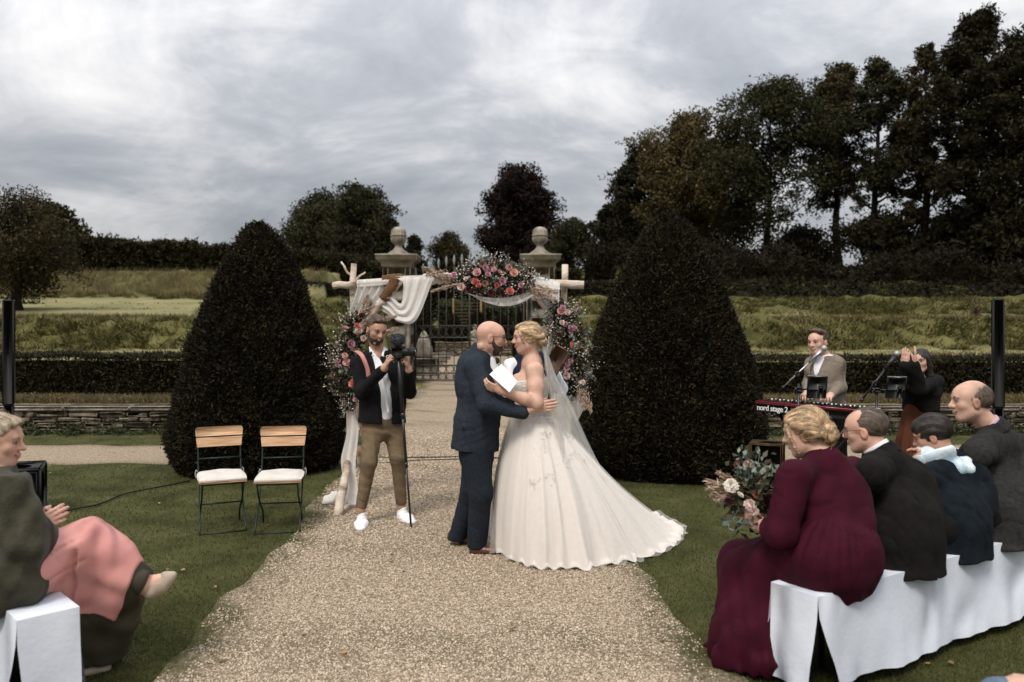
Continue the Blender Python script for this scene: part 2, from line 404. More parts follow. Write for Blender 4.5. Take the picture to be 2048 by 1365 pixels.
# ================================================================== implicit modelling of bodies and clothes
class Sdf:
    """smooth union of tapered limbs and ellipsoids, meshed as one continuous surface"""
    def __init__(s, k=.02): s.p = []; s.k = k
    def _add(s, fn, k, op, col, clip):
        if clip:
            f0 = fn; cl = [(np.asarray(o, np.float32), unit(n).astype(np.float32)) for o, n in clip]
            def fn(P):
                d = f0(P)
                for o, n in cl: d = np.maximum(d, (P - o) @ n)
                return d
        s.p.append((fn, s.k if k is None else k, op, col)); return s
    def cone(s, a, b, ra, rb=None, k=None, op='+', col=None, clip=None):
        a = np.asarray(a, np.float32); b = np.asarray(b, np.float32); rb = ra if rb is None else rb
        ab = b - a; L2 = float(ab @ ab) + 1e-9
        def fn(P):
            q = P - a; t = np.clip(q @ ab / L2, 0, 1)
            return np.linalg.norm(q - t[..., None] * ab, axis=-1) - (ra + (rb - ra) * t)
        return s._add(fn, k, op, col, clip)
    def chain(s, pts, rs, **kw):
        rs = np.broadcast_to(rs, (len(pts),))
        for i in range(len(pts) - 1): s.cone(pts[i], pts[i + 1], float(rs[i]), float(rs[i + 1]), **kw)
        return s
    def econe(s, a, b, wa, wb, ax, k=None, op='+', col=None, clip=None, rnd=1.0):
        """limb of elliptical section; wa, wb = (half width along ax, half depth)"""
        a = np.asarray(a, np.float32); b = np.asarray(b, np.float32); ab = b - a; L = float(np.linalg.norm(ab)) + 1e-9
        z = ab / L; ax = np.asarray(ax, float); x = unit(ax - z * (ax @ z)).astype(np.float32); y = np.cross(z, x)
        wa = np.asarray(wa, np.float32); wb = np.asarray(wb, np.float32)
        def fn(P):
            q = P - a; h = q @ z; t = np.clip(h / L, 0, 1); e = h - t * L
            rw = wa[0] + (wb[0] - wa[0]) * t; rd = wa[1] + (wb[1] - wa[1]) * t; rm = np.minimum(rw, rd)
            qq = np.sqrt((q @ x / rw) ** 2 + (q @ y / rd) ** 2 + (e / (rm * rnd)) ** 2)
            return (qq - 1) * rm
        return s._add(fn, k, op, col, clip)
    def ell(s, c, r, M=None, k=None, op='+', col=None, clip=None):
        c = np.asarray(c, np.float32); r = np.asarray(r, np.float32); M = np.eye(3) if M is None else np.asarray(M); M = M.astype(np.float32)
        def fn(P):
            q = (P - c) @ M
            k0 = np.linalg.norm(q / r, axis=-1); k1 = np.linalg.norm(q / (r * r), axis=-1) + 1e-6
            return np.where(k0 > .05, k0 * (k0 - 1) / k1, -r.min())
        return s._add(fn, k, op, col, clip)
    def sph(s, c, r, **kw): return s.cone(c, np.asarray(c, float) + (0, 0, 1e-4), r, r, **kw)
    def cut(s, o, n, k=.004):
        """cut away everything on the n side of a plane"""
        o = np.asarray(o, np.float32); n = unit(n).astype(np.float32)
        s.p.append((lambda P: -((P - o) @ n), k, '-', None)); return s
    def field(s, P):
        D = np.full(P.shape[:-1], 1.0, np.float32)
        for fn, k, op, _ in s.p: D = s._mix(D, fn(P), k, op)
        return D
    @staticmethod
    def _mix(D, d, k, op):
        if op == '+':
            h = np.maximum(k - np.abs(D - d), 0) / k; return np.minimum(D, d) - h * h * k * .25
        h = np.maximum(k - np.abs(D + d), 0) / k; return np.maximum(D, -d) + h * h * k * .25
    def mesh(s, vox, lo, hi, disp=None, dmax=.03):
        B = 8; lo = np.asarray(lo, np.float32) - vox * 2; n = np.ceil((np.asarray(hi) + vox * 2 - lo) / (vox * B)).astype(int)
        bi = np.stack(np.meshgrid(*[np.arange(q) for q in n], indexing='ij'), -1).reshape(-1, 3)
        Cn = lo + (bi + .5) * (vox * B); hd = vox * B * .87
        D = np.full(len(Cn), 1.0, np.float32); near = []
        for fn, k, op, _ in s.p:
            d = fn(Cn).astype(np.float32); near.append(d < hd + k + dmax); D = s._mix(D, d, k, op)
        keep = np.abs(D) < hd + dmax + s.k
        bi = bi[keep]; nb = len(bi); c1 = np.arange(B + 1)
        off = np.stack(np.meshgrid(c1, c1, c1, indexing='ij'), -1)
        P = (lo + (bi[:, None, None, None] * B + off[None]) * vox).astype(np.float32)
        D = np.full(P.shape[:-1], 1.0, np.float32)
        for (fn, k, op, _), nr in zip(s.p, near):
            m = np.nonzero(nr[keep])[0]
            if len(m): D[m] = s._mix(D[m], fn(P[m]), k, op)
        if disp is not None: D = D + disp(P).astype(np.float32)
        S = D < 0
        cs = [(i, j, k) for i in (0, 1) for j in (0, 1) for k in (0, 1)]
        sl = lambda A, c: A[:, c[0]:B + c[0], c[1]:B + c[1], c[2]:B + c[2]]
        cnt = sum(sl(S, c).astype(np.int8) for c in cs); act = (cnt > 0) & (cnt < 8)
        w = np.nonzero(act)
        dv = np.stack([sl(D, c)[w] for c in cs], 1)
        acc = np.zeros((len(w[0]), 3), np.float32); num = np.zeros(len(w[0]), np.float32)
        ca = np.array(cs, np.float32)
        for i in range(8):
            for j in range(i + 1, 8):
                if np.abs(ca[i] - ca[j]).sum() != 1: continue
                x = (dv[:, i] < 0) != (dv[:, j] < 0)
                t = dv[:, i] / np.where(x, dv[:, i] - dv[:, j], 1)
                acc += np.where(x[:, None], ca[i] + t[:, None] * (ca[j] - ca[i]), 0); num += x
        cell = bi[w[0]] * B + np.stack(w[1:], 1)
        Vt = lo + (cell + acc / num[:, None]) * vox
        N3 = n * B + 2
        cid = lambda c: (c[:, 0] + 1).astype(np.int64) + N3[0] * ((c[:, 1] + 1).astype(np.int64) + N3[1] * (c[:, 2] + 1).astype(np.int64))
        ids = cid(cell); od = np.argsort(ids); sid = ids[od]
        def find(c):
            q = cid(c); p = np.clip(np.searchsorted(sid, q), 0, len(sid) - 1)
            return np.where(sid[p] == q, od[p], -1)
        Q = []
        for ax, ci in ((0, 4), (1, 2), (2, 1)):
            i0 = dv[:, 0] < 0; x = i0 != (dv[:, ci] < 0)
            c = cell[x]; u = np.zeros(3, int); u[(ax + 1) % 3] = 1; v = np.zeros(3, int); v[(ax + 2) % 3] = 1
            f = np.stack([find(c), find(c - u), find(c - u - v), find(c - v)], 1)
            fl = i0[x]; f = np.where(fl[:, None], f, f[:, ::-1]); Q.append(f[(f >= 0).all(1)])
        return Vt, np.concatenate(Q)
    def colours(s, Vt, base, soft=.004):
        """vertex colours from the colour of the nearest tinted shapes"""
        C = np.tile(np.asarray(base, np.float32), (len(Vt), 1)); Vt = Vt.astype(np.float32)
        for fn, k, op, col in s.p:
            if col is None or op != '+': continue
            w = np.clip(1 - fn(Vt) / soft, 0, 1)[:, None] * col[3]; C = C * (1 - w) + np.asarray(col[:3], np.float32) * w
        return C
def put_sdf(name, S, vox, mats, parent, lo, hi, disp=None, base=None, soft=.004, tint=None):
    V, Q = S.mesh(vox, lo, hi, disp)
    me = mesh_np(name, V, Q)
    if base is not None:
        C = S.colours(V, base, soft)
        if tint is not None: C = tint(V, C)
        a = me.color_attributes.new('Col', 'FLOAT_COLOR', 'POINT')
        a.data.foreach_set('color', np.hstack([C, np.ones((len(C), 1))]).astype(np.float32).ravel())
    return put(name, me, mats, parent, smooth=True)
# ================================================================== materials of the setting
M_LAWN = mat('lawn', [(.032, .034, .011), (.060, .061, .021), (.086, .082, .034)], scale=2.2, detail=9, rough=.9, bump=.8, bscale=70, spec=.1)
M_BLADE = mat('grass_blade', [(.046, .052, .016), (.074, .080, .026), (.120, .116, .047)], island=.75, scale=1.2, rough=.7, spec=.15, trans=.25)
M_TERR = mat('terrace_grass', [(.15, .14, .062), (.195, .178, .088), (.235, .21, .110)], scale=.6, detail=8, rough=.95, bump=1, bscale=6, spec=.05,
             attr=('rough', (.040, .040, .013), (.13, .118, .045)))
M_TUFT = mat('bank_grass', [(.034, .036, .011), (.105, .100, .034), (.23, .195, .09)], island=.35, scale=2.4, rough=.9, spec=.05, trans=.15)
M_DRY = mat('dry_grass', [(.075, .062, .028), (.145, .115, .058), (.23, .185, .10)], island=.6, scale=.8, rough=.9, spec=.05, trans=.2)
M_GRAVEL = mat('gravel_ground', [(.13, .10, .065), (.30, .235, .165), (.46, .375, .28)], scale=42, detail=7, rough=.9, bump=.8, bscale=90, spec=.1,
               attr=('moss', (.040, .042, .014), (.085, .080, .032)))
M_PEBBLE = mat('pebble', [(.14, .105, .068), (.30, .235, .165), (.43, .345, .255), (.58, .48, .37)], inst=True, scale=9, rough=.75, spec=.3)
M_STONE = mat('wall_stone', [(.075, .06, .043), (.17, .14, .10), (.27, .23, .17)], scale=9, detail=8, rough=.95, bump=.9, bscale=30, spec=.1)
M_MORTAR = mat('wall_core', [(.025, .02, .015), (.06, .05, .036)], scale=14, rough=1, spec=0)
M_COPING = mat('coping_stone', [(.16, .135, .10), (.28, .24, .185), (.36, .32, .26)], scale=5, detail=8, rough=.95, bump=.6, bscale=40, spec=.1)
M_PIER = mat('weathered_sandstone', [(.07, .058, .042), (.18, .155, .12), (.28, .25, .20), (.36, .33, .27)], scale=2.6, detail=10, rough=.95, bump=.3, bscale=35, spec=.1)
M_IRON = mat('dark_iron', [(.020, .018, .016), (.05, .045, .04)], scale=14, rough=.6, spec=.4)
M_SPEAR = mat('grey_painted_iron', [(.16, .18, .19), (.25, .27, .28)], scale=20, rough=.5)
M_YEW = mat('yew_needles', [(.0025, .0025, .0012), (.0055, .0056, .0025), (.0125, .0112, .0046), (.038, .027, .011)], island=.5, scale=1.9, rough=.75, spec=.15)
M_YEWCORE = mat('yew_core', [(.004, .003, .002), (.009, .007, .004)], scale=12, rough=1, spec=0)
M_HEDGE = mat('hedge_leaf', [(.0045, .005, .002), (.012, .012, .005), (.028, .025, .010), (.070, .056, .026)], island=.65, scale=1.1, rough=.7, spec=.15)
M_HEDGE2 = mat('far_hedge_leaf', [(.008, .008, .003), (.022, .020, .008), (.050, .042, .016)], island=.6, scale=.5, rough=.8, spec=.1)
M_UNDER = mat('undergrowth_leaf', [(.004, .004, .002), (.010, .009, .004), (.024, .019, .008)], island=.6, scale=.5, rough=.8, spec=.1)
M_BARK = mat('tree_bark', [(.010, .008, .006), (.03, .024, .018)], scale=6, rough=.95, spec=.05, bump=.4)
def leafmat(n, *c, i=.6): return mat(n, c, island=i, scale=.22, rough=.75, spec=.12, trans=.12)
M_OAK = leafmat('dark_wood_leaf', (.005, .005, .002), (.016, .015, .006), (.050, .040, .016))
M_GOLD = leafmat('golden_leaf', (.014, .012, .005), (.070, .054, .021), (.19, .142, .062))
M_GREYGREEN = leafmat('grey_green_leaf', (.009, .0095, .004), (.027, .0275, .0115), (.072, .066, .028))
M_COPPER = leafmat('copper_leaf', (.006, .004, .003), (.014, .008, .006), (.034, .017, .012))
M_APPLE = leafmat('apple_leaf', (.010, .009, .004), (.034, .028, .012), (.10, .070, .028))
M_FALLEN = mat('fallen_leaf', [(.10, .06, .025), (.22, .13, .05), (.30, .20, .09)], island=.9, rough=.8)
# ================================================================== ground
def axis(y): return -.34 - .047 * (y - 3.84)
def terrain(X, Y):
    """height of the terraced hillside"""
    L1 = ([12.96, 13.1, 14.6, 14.75, 19, 20.7, 22.6, 24.7, 25.3, 25.4, 38, 60, 100, 400], [.43, .43, .45, 1.08, 1.14, 1.92, 2.0, 2.52, 2.56, 3.05, 4.3, 5.6, 7, 9])
    L2 = ([12.96, 13.1, 14.6, 14.75, 19, 20.7, 32, 33.5, 38.5, 45, 60, 100, 400], [.43, .43, .45, 1.08, 1.14, 1.92, 2.78, 3.0, 4.35, 4.6, 6, 7, 9])
    RR = ([12.96, 13.1, 14.6, 14.75, 19, 20.5, 22.6, 24.6, 29, 30, 36, 60, 100, 400], [.43, .43, .45, 1.08, 1.14, 1.87, 2.02, 2.52, 2.66, 2.9, 4.2, 6.0, 8, 10])
    a = np.clip((-X - 7.5) / 2.5, 0, 1)
    zl = np.interp(Y, *L1) * (1 - a) + np.interp(Y, *L2) * a
    zz = np.where(X < axis(Y), zl, np.interp(Y, *RR))
    half = np.interp(Y, [13, 24.7, 26.5, 52, 54, 57], [2.05, 2.05, 6.5, 6.5, 1.0, -2.5])
    c = np.clip((np.abs(X - axis(Y)) - half) / .5, 0, 1); c = c * c * (3 - 2 * c)
    c = np.where(half < -1, 1, c)
    fl = .8 * np.clip((Y - 45.1) / .1, 0, 1)
    return fl * (1 - c) + zz * c
def bankness(X, Y):
    b1 = np.clip(np.minimum(Y - 18.8, 20.9 - Y) * 4, 0, 1)
    b2 = np.clip(np.minimum(Y - 22.4, 25.4 - Y) * 3, 0, 1) * (X > -9)
    b3 = np.clip(np.minimum(Y - 32.2, 38.8 - Y) * 2, 0, 1) * (X < -7)
    b4 = np.clip((Y - 28.8) * 1.5, 0, 1) * (X > axis(Y))
    return np.clip(b1 + b2 + b3 + b4, 0, 1)
def grid_terrain():
    xs = np.unique(np.concatenate([np.arange(-120, -24, 4), np.arange(-24, 24, .3), np.arange(24, 121, 4)]))
    ys = np.unique(np.concatenate([[12.96, 13.1], np.arange(13.4, 14.5, .4), [14.6, 14.75], np.arange(15, 27, .25), np.arange(27, 50, .6), np.arange(50, 120, 5), [150, 200, 300, 420]]))
    X, Y = np.meshgrid(xs, ys, indexing='ij'); b = bankness(X, Y)
    P = np.stack([X * 2.1, Y * 2.6, 0 * X], -1)
    Z = terrain(X, Y)
    Z = Z + (Z > .02) * (vnoise(P, 3) * .14 * b + vnoise(P * 2.3, 6) * .07 * b + vnoise(P * .23, 5) * .04 * np.clip((Y - 15) / 3, 0, 1))
    me = mesh_np('terraces', np.stack([X, Y, Z], -1).reshape(-1, 3), grid_faces(len(xs), len(ys))[:, ::-1])
    a = me.attributes.new('rough', 'FLOAT', 'POINT'); a.data.foreach_set('value', b.reshape(-1).astype(np.float32))
    return tag(put('terraced_hillside', me, M_TERR, smooth=True), 'grassy terraces rising behind the garden', None, None, 'structure')
grid_terrain()
g = Geo(); g.add([[-120, -60, 0], [120, -60, 0], [120, 12.96, 0], [-120, 12.96, 0]], [[0, 1, 2, 3]])
tag(put('lawn', g, M_LAWN), 'short green lawn on both sides of the gravel path', None, None, 'structure')
def path_half(y, side):
    """edge of the gravel path, slightly ragged"""
    y = np.asarray(y, float)
    return 1.38 + .035 * np.sin(y * 1.9 + side) + .025 * np.sin(y * 4.7 + 2 * side + np.sin(y * 2.3)) + .012 * np.sin(y * 13 + side) + np.clip((4.2 - y) * .1, 0, .2)
def gravel(name, label):
    ys = np.concatenate([np.arange(-8, 2, .5), np.arange(2, 26, .07), np.arange(26, 45.0, .6)]); n = 61
    tt = np.linspace(-1, 1, n)
    w = np.interp(ys, [25.5, 28, 45], [0, 1, 1])
    hl = path_half(ys, -1) * (1 - w) + 3.6 * w; hr = path_half(ys, 1) * (1 - w) + 3.6 * w
    X = axis(ys)[:, None] + np.where(tt[None] < 0, tt[None] * hl[:, None], tt[None] * hr[:, None])
    me = mesh_np(name, np.stack([X, ys[:, None] * np.ones(n), np.full(X.shape, .008)], -1).reshape(-1, 3), grid_faces(len(ys), n)[:, ::-1])
    PP = np.stack([X, ys[:, None] + 0 * X, 0 * X], -1); ed = (np.abs(tt)[None] - .80) * 4.2
    moss = np.clip(ed + vnoise(PP * 3.1, 8) * .34 + vnoise(PP * 9, 9) * .34 + vnoise(PP * 23, 10) * .22, 0, 1)
    moss = np.maximum(moss, np.clip(vnoise(np.stack([X * 1.3, ys[:, None] * 2.2 + 0 * X, 0 * X], -1), 21) * .6 - .1, 0, .45))
    a = me.attributes.new('moss', 'FLOAT', 'POINT'); a.data.foreach_set('value', moss.reshape(-1).astype(np.float32))
    return tag(put(name, me, M_GRAVEL), label, None, None, 'structure')
gravel('gravel_path', 'pale gravel path running from the foreground to the gate')
def cross_path():
    xs = np.arange(-26, 26, .12); n = 9; tt = np.linspace(0, 1, n)
    y0 = 9.86 + .06 * np.sin(xs * 2.3) + .04 * np.sin(xs * 6.1); y1 = 11.42 + .05 * np.sin(xs * 2.9 + 1) + .04 * np.sin(xs * 7)
    Y = y0[:, None] + (y1 - y0)[:, None] * tt
    me = mesh_np('cross', np.stack([xs[:, None] * np.ones(n), Y, np.full(Y.shape, .004)], -1).reshape(-1, 3), grid_faces(len(xs), n))
    moss = np.clip(np.abs(tt - .5) * 2 - .7, 0, 1)[None] * 1.6 + 0 * Y
    a = me.attributes.new('moss', 'FLOAT', 'POINT'); a.data.foreach_set('value', moss.reshape(-1).astype(np.float32))
    tag(put('gravel_cross_path', me, M_GRAVEL), 'gravel path crossing in front of the low stone wall', None, None, 'structure')
cross_path()
def on_path(X, Y):
    d = X - axis(Y); return np.where(d < 0, -d < path_half(Y, -1), d < path_half(Y, 1))
# pebbles lying on the gravel, dense near the camera
def pebbles():
    n = 120000; d = 3.3 / (1 - RNG.uniform(0, 1, n) * (1 - 3.3 / 13))
    X = axis(d) + RNG.uniform(-1.55, 1.55, n); ok = on_path(X, d)
    k = RNG.uniform(0, 1, n) < 1.3 - 1.2 * np.clip((np.abs(X - axis(d)) - 1.0) / .42 + vnoise(np.stack([X * 5, d * 5, 0 * X], -1), 32) * .3, 0, 1) - .5 * np.clip(vnoise(np.stack([X * 1.3, d * 2.2, 0 * X], -1), 21), 0, 1)
    P = np.stack([X, d, np.full(n, .009)], 1)[ok & k]; S = RNG.uniform(.008, .019, len(P)) * np.clip(P[:, 1] / 6, .85, 1.5)
    scatter('gravel', P, S, 'pebble', M_PEBBLE, (1, .75, .55), label='loose pale pebbles covering the path')
pebbles()
# short lawn grass
def lawn_grass():
    n = 330000; d = 3.0 / (1 - RNG.uniform(0, 1, n) * (1 - 3.0 / 13)); X = RNG.uniform(-.72, .72, n) * d * 1.02
    op = on_path(X, d); cp = (d > 9.88) & (d < 11.4)
    g_ = np.clip((np.abs(X - axis(d)) - 1.08) / .32 + vnoise(np.stack([X * 4, d * 4, 0 * X], -1), 31) * .45, 0, 1)
    keep = (~op | (RNG.uniform(0, 1, n) < .035 + .9 * g_)) & ~cp
    patch = vnoise(np.stack([X * 1.5, d * 1.5, 0 * X], -1), 4)
    keep &= RNG.uniform(0, 1, n) < .8 + .3 * patch
    P = np.stack([X, d, 0 * d], 1)[keep]; m = len(P)
    sc = np.clip(P[:, 1] / 6, .8, 1.6)
    lean = RNG.normal(0, .013, (m, 3)); lean[:, 2] = 0
    H = RNG.uniform(.010, .026, m)
    tag(put('lawn_grass', blades(P, H, .0055 * sc, lean), M_BLADE), 'short mown grass blades of the lawn', None, None, 'stuff')
lawn_grass()
def bank_grass():
    n = 60000; Y = RNG.uniform(14.9, 34, n); X = RNG.uniform(-.68, .68, n) * Y
    b = bankness(X, Y); keep = (RNG.uniform(0, 1, n) < b * 1.0 + .06 * (Y > 20.9)) & (np.abs(X - axis(Y)) > 2.3)
    X, Y, b = X[keep], Y[keep], b[keep]; m = len(X); nb = 6
    P = np.stack([X, Y, terrain(X, Y) - .03], 1)
    P = np.repeat(P, nb, 0) + np.hstack([RNG.normal(0, .09, (m * nb, 2)), np.zeros((m * nb, 1))])
    cl = np.repeat(RNG.uniform(.4, 1.3, m) * (.25 + .75 * b), nb)
    lean = np.repeat(RNG.normal(0, .10, (m, 3)), nb, 0) + RNG.normal(0, .07, (m * nb, 3)); lean[:, 1] -= .10; lean[:, 2] = 0; lean *= cl[:, None]
    tag(put('bank_grass', blades(P, cl * RNG.uniform(.05, .18, m * nb), .042, lean), M_TUFT), 'rough tussock grass on the terrace banks', None, None, 'stuff')
    # pale dry grass: lips of the terraces, wall tops and the far left bank
    n = 14000; k = RNG.integers(0, 5, n)
    Y = np.where(k == 0, RNG.normal(20.9, .15, n), np.where(k == 1, RNG.uniform(15.2, 18.9, n), np.where(k == 2, RNG.uniform(33, 38.4, n), np.where(k == 3, RNG.uniform(13.2, 13.75, n), RNG.uniform(13.2, 13.75, n)))))
    X = RNG.uniform(-.68, .68, n) * Y; X = np.where(k == 2, RNG.uniform(-.7, -.2, n) * Y, X)
    keep = (np.abs(X - axis(Y)) > 2.3); X, Y, k = X[keep], Y[keep], k[keep]; m = len(X)
    P = np.stack([X, Y, terrain(X, Y) - .02], 1); P = np.repeat(P, nb, 0) + np.hstack([RNG.normal(0, .05, (m * nb, 2)), np.zeros((m * nb, 1))])
    hh = np.repeat(np.where(k >= 3, .16, np.where(k == 2, .36, np.where(k == 0, .16, .07))), nb)
    lean = RNG.normal(0, .4, (m * nb, 3)) * hh[:, None]; lean[:, 2] = 0
    tag(put('dry_grass', blades(P, hh * RNG.uniform(.4, 1.1, m * nb), .022, lean), M_DRY), 'pale dry grass along the terrace edges', None, None, 'stuff')
bank_grass()
# ================================================================== low retaining walls
def stone_wall(x0, x1, label, seed):
    rng = np.random.default_rng(seed)
    w = empty('stone_wall', ((x0 + x1) / 2, 12.8, 0), label, 'wall', 'low dry stone walls')
    put('wall_core', box(((x0 + x1) / 2, 12.86, .19), (x1 - x0 - .05, .16, .38)), M_MORTAR, w)
    z = 0.0
    for h in (.085, .10, .075, .10):
        x = x0 + rng.uniform(0, .1)
        while x < x1 - .05:
            l = min(rng.uniform(.16, .52), x1 - x)
            big = bbox_((0, 0, 0), (l - rng.uniform(.012, .03), .17, h - rng.uniform(.006, .022)), .018)
            for v in big.v: v += rng.normal(0, .006, v.shape)
            xform(big, rotz(rng.normal(0, .03)), (x + l / 2, 12.77 + rng.normal(0, .012), z + h / 2))
            put('stone', big, M_STONE, w); x += l
        z += h
    x = x0
    while x < x1 - .1:
        l = min(rng.uniform(.9, 1.5), x1 - x)
        c = bbox_((0, 0, 0), (l - .008, .34, .075), .012); xform(c, None, (x + l / 2, 12.83, .405 + rng.normal(0, .002)))
        put('coping_slab', c, M_COPING, w); x += l
    return w
stone_wall(-8.6, -2.9, 'low dry stone wall with pale coping behind the left clipped yew', 1)
stone_wall(1.35, 9.4, 'low dry stone wall with pale coping behind the two musicians', 2)
# ================================================================== clipped hedges
def hedge(name, P0, P1, depth, z0, z1, n, leaf, material, label, cat='hedge', wob=.05, top=None, seed=0, group=None, core_in=.10, lump=.0):
    """clipped hedge: dark twig core and leaves over its faces; top(t) adds to the height along it"""
    rng = np.random.default_rng(seed); P0 = np.asarray(P0, float); P1 = np.asarray(P1, float); u = unit(P1 - P0); L = np.linalg.norm(P1 - P0)
    nrm = np.array([u[1], -u[0]])                       # towards the camera
    top = top or (lambda t: 0 * t); s = core_in
    t = np.linspace(0, 1, 40); pts = P0 + (P1 - P0) * t[:, None]
    zt = z1 + top(t) - s; ring = []
    for (o, zz) in ((-s, z0 + 0 * t), (-s, zt), (-depth + s, zt), (-depth + s, z0 + 0 * t)): ring.append(np.hstack([pts + nrm * o, zz[:, None]]))
    V = np.stack(ring, 1).reshape(-1, 3); Fq = grid_faces(40, 4)
    g = Geo(); g.add(V, Fq); g.add(V[:4], [[0, 1, 2, 3]]); g.add(V[-4:], [[3, 2, 1, 0]])
    a = rng.uniform(0, 1, n); nf = int(n * (z1 - z0) / (z1 - z0 + depth * .7)); face = np.arange(n) < nf
    q = rng.uniform(0, 1, n); zz = np.where(face, z0 + q * (z1 + top(a) - z0), z1 + top(a)); of = np.where(face, 0, -q * depth)
    C = np.hstack([P0 + (P1 - P0) * a[:, None] + nrm * of[:, None], zz[:, None]])
    lum = vnoise(C * 2.2, seed + 3) * lump
    C = C + rng.normal(0, wob, C.shape) + np.where(face, 1, 0)[:, None] * np.append(nrm, 0) * lum[:, None]; C[:, 2] += np.where(face, 0, lum); C[:, 2] = np.maximum(C[:, 2], z0 + .01)
    D = np.where(face[:, None], np.append(nrm, .5), [0, 0, 1.0])
    Vl, Fl = leaf_tris(C, rng.uniform(.6, 1.5, n) * leaf, rng.uniform(.5, 1, n) * leaf * .62, D, .8, rng)
    g.add(Vl, Fl, 1)
    o = put(name, g, [M_YEWCORE, material]); o_ = tag(o, label, cat, group)
    return o_
hedge('clipped_hedge', (-9.2, 14.05), (-2.95, 13.9), .6, .43, 1.19, 26000, .055, M_HEDGE, 'low dark clipped hedge along the top of the left stone wall', wob=.03, seed=3, group='clipped hedges above the walls', lump=.03)
hedge('clipped_hedge', (1.35, 13.9), (10.2, 13.9), .6, .43, 1.16, 34000, .055, M_HEDGE, 'low dark clipped hedge behind the musicians above the right stone wall', wob=.03, seed=4, group='clipped hedges above the walls', lump=.03)
hedge('tall_field_hedge', (-29, 38.6), (-10.2, 39.6), 1.6, 4.15, 6.35, 22000, .22, M_HEDGE2, 'long tall brown green hedge along the top of the left hill',
      wob=.10, top=lambda t: -.95 * t + .06 * np.sin(t * 31) + .05 * np.sin(t * 83), seed=5, lump=.12)
hedge('rounded_hedge', (-12.0, 44.0), (-7.4, 42.5), 2.6, 3.9, 5.2, 9000, .2, M_HEDGE2, 'rounded olive hedge between the left yew and the dark trees', wob=.10, top=lambda t: .5 * np.sin(t * 3.1) - .3 * t, seed=6, lump=.2)
hedge('terrace_wall_hedge', (-9.0, 25.5), (-3.9, 25.5), .7, 2.45, 3.08, 9000, .09, M_HEDGE, 'dark ivy covered terrace wall left of the gate', 'wall', seed=7, wob=.03, lump=.06)
hedge('terrace_wall_hedge', (1.35, 25.5), (6.2, 25.5), .7, 2.45, 3.12, 9000, .09, M_HEDGE, 'dark ivy covered terrace wall right of the gate', 'wall', seed=8, wob=.03, lump=.06)
# ================================================================== clipped yew cones
def yew(x, y, rad, h, n, leaf, label, seed, prof=None, group='tall clipped yew cones', zb=0.0, name='yew_cone', cat='yew'):
    rng = np.random.default_rng(seed); t = empty(name, (x, y, zb), label, cat, group)
    prof = prof or ([0, .05, .18, .35, .55, .75, .88, .95, 1.0], [.88, .97, 1.0, .89, .725, .515, .315, .19, .03])
    r = lambda q: np.interp(q, *prof) * rad
    th = np.arange(28) * 2 * np.pi / 28; qs = np.linspace(0, .985, 26)
    V = np.stack([np.stack([(r(q) * .93 + .0) * np.cos(th), (r(q) * .93) * np.sin(th), 0 * th + q * h * .985 + .03], 1) for q in qs]).reshape(-1, 3)
    V += rng.normal(0, .012, V.shape)
    g = Geo(); g.add(V, grid_faces(26, 28, True))
    qq = rng.uniform(0, 1, n * 2); rr = r(qq); k = rng.uniform(0, rad, n * 2) < rr * .92 + rad * .08; qq = qq[k][:n]; m = len(qq)
    a = rng.uniform(0, 2 * np.pi, m); er = np.stack([np.cos(a), np.sin(a), 0 * a], 1)
    P0 = er * 1.0; lum = vnoise(np.stack([np.cos(a) * rad * 3, np.sin(a) * rad * 3, qq * h * 3.2], 1), seed) * .034 + vnoise(np.stack([np.cos(a) * rad * 8, np.sin(a) * rad * 8, qq * h * 9], 1), seed + 1) * .024
    sl = (r(np.clip(qq + .02, 0, 1)) - r(qq - .02)) / (.04 * h); N_ = er + np.stack([0 * a, 0 * a, -sl], 1); N_ /= np.linalg.norm(N_, axis=1, keepdims=True)
    C = np.hstack([er[:, :2] * r(qq)[:, None], (qq * h)[:, None]]) + N_ * (lum + rng.normal(-.01, .016, m) + (rng.uniform(0, 1, m) < .02) * rng.uniform(0, .06, m))[:, None]
    C[:, 2] = np.maximum(C[:, 2], .02)
    Vl, Fl = leaf_tris(C, rng.uniform(.6, 1.6, m) * leaf, rng.uniform(.5, 1, m) * leaf * .5, N_ + [0, 0, .45], .7, rng)
    g.add(Vl, Fl, 1)
    put('crown', g, [M_YEWCORE, M_YEW], t, local=True)
    put('trunk', tube([[0, 0, 0], [.02, 0, h * .5]], [rad * .12, rad * .05], 8), M_BARK, t, local=True)
    return t
yew(-3.10, 9.75, 1.03, 3.0, 120000, .045, 'tall clipped yew cone with dark dense needles behind the two folding chairs', 21)
yew(1.90, 9.62, 1.14, 3.10, 130000, .045, 'tall clipped yew cone with lighter needle tips behind the bride, right of the arch', 22)
dome = ([0, .1, .4, .7, .9, 1], [.9, 1, .95, .72, .4, .05])
for k, (px, w, top, d, lab) in enumerate(((843, 56, 596, 36, 'tall dark clipped dome seen through the left side of the gate'), (905, 44, 628, 46, 'round clipped dome left of the statue behind the gate'),
                            (955, 50, 622, 47, 'round clipped dome directly behind the little statue'), (1003, 42, 628, 46, 'round clipped dome right of the statue behind the gate'), (1045, 40, 600, 40, 'dark clipped dome beside the right gate pier'))):
    p = at(px, top, d); zb = 0.0 if d < 45 else .9
    yew(p[0], d, w / 2 / F * d, p[2] - zb, 5000, .13, lab, 30 + k, dome, 'clipped domes beyond the gate', zb, 'clipped_dome', 'topiary')
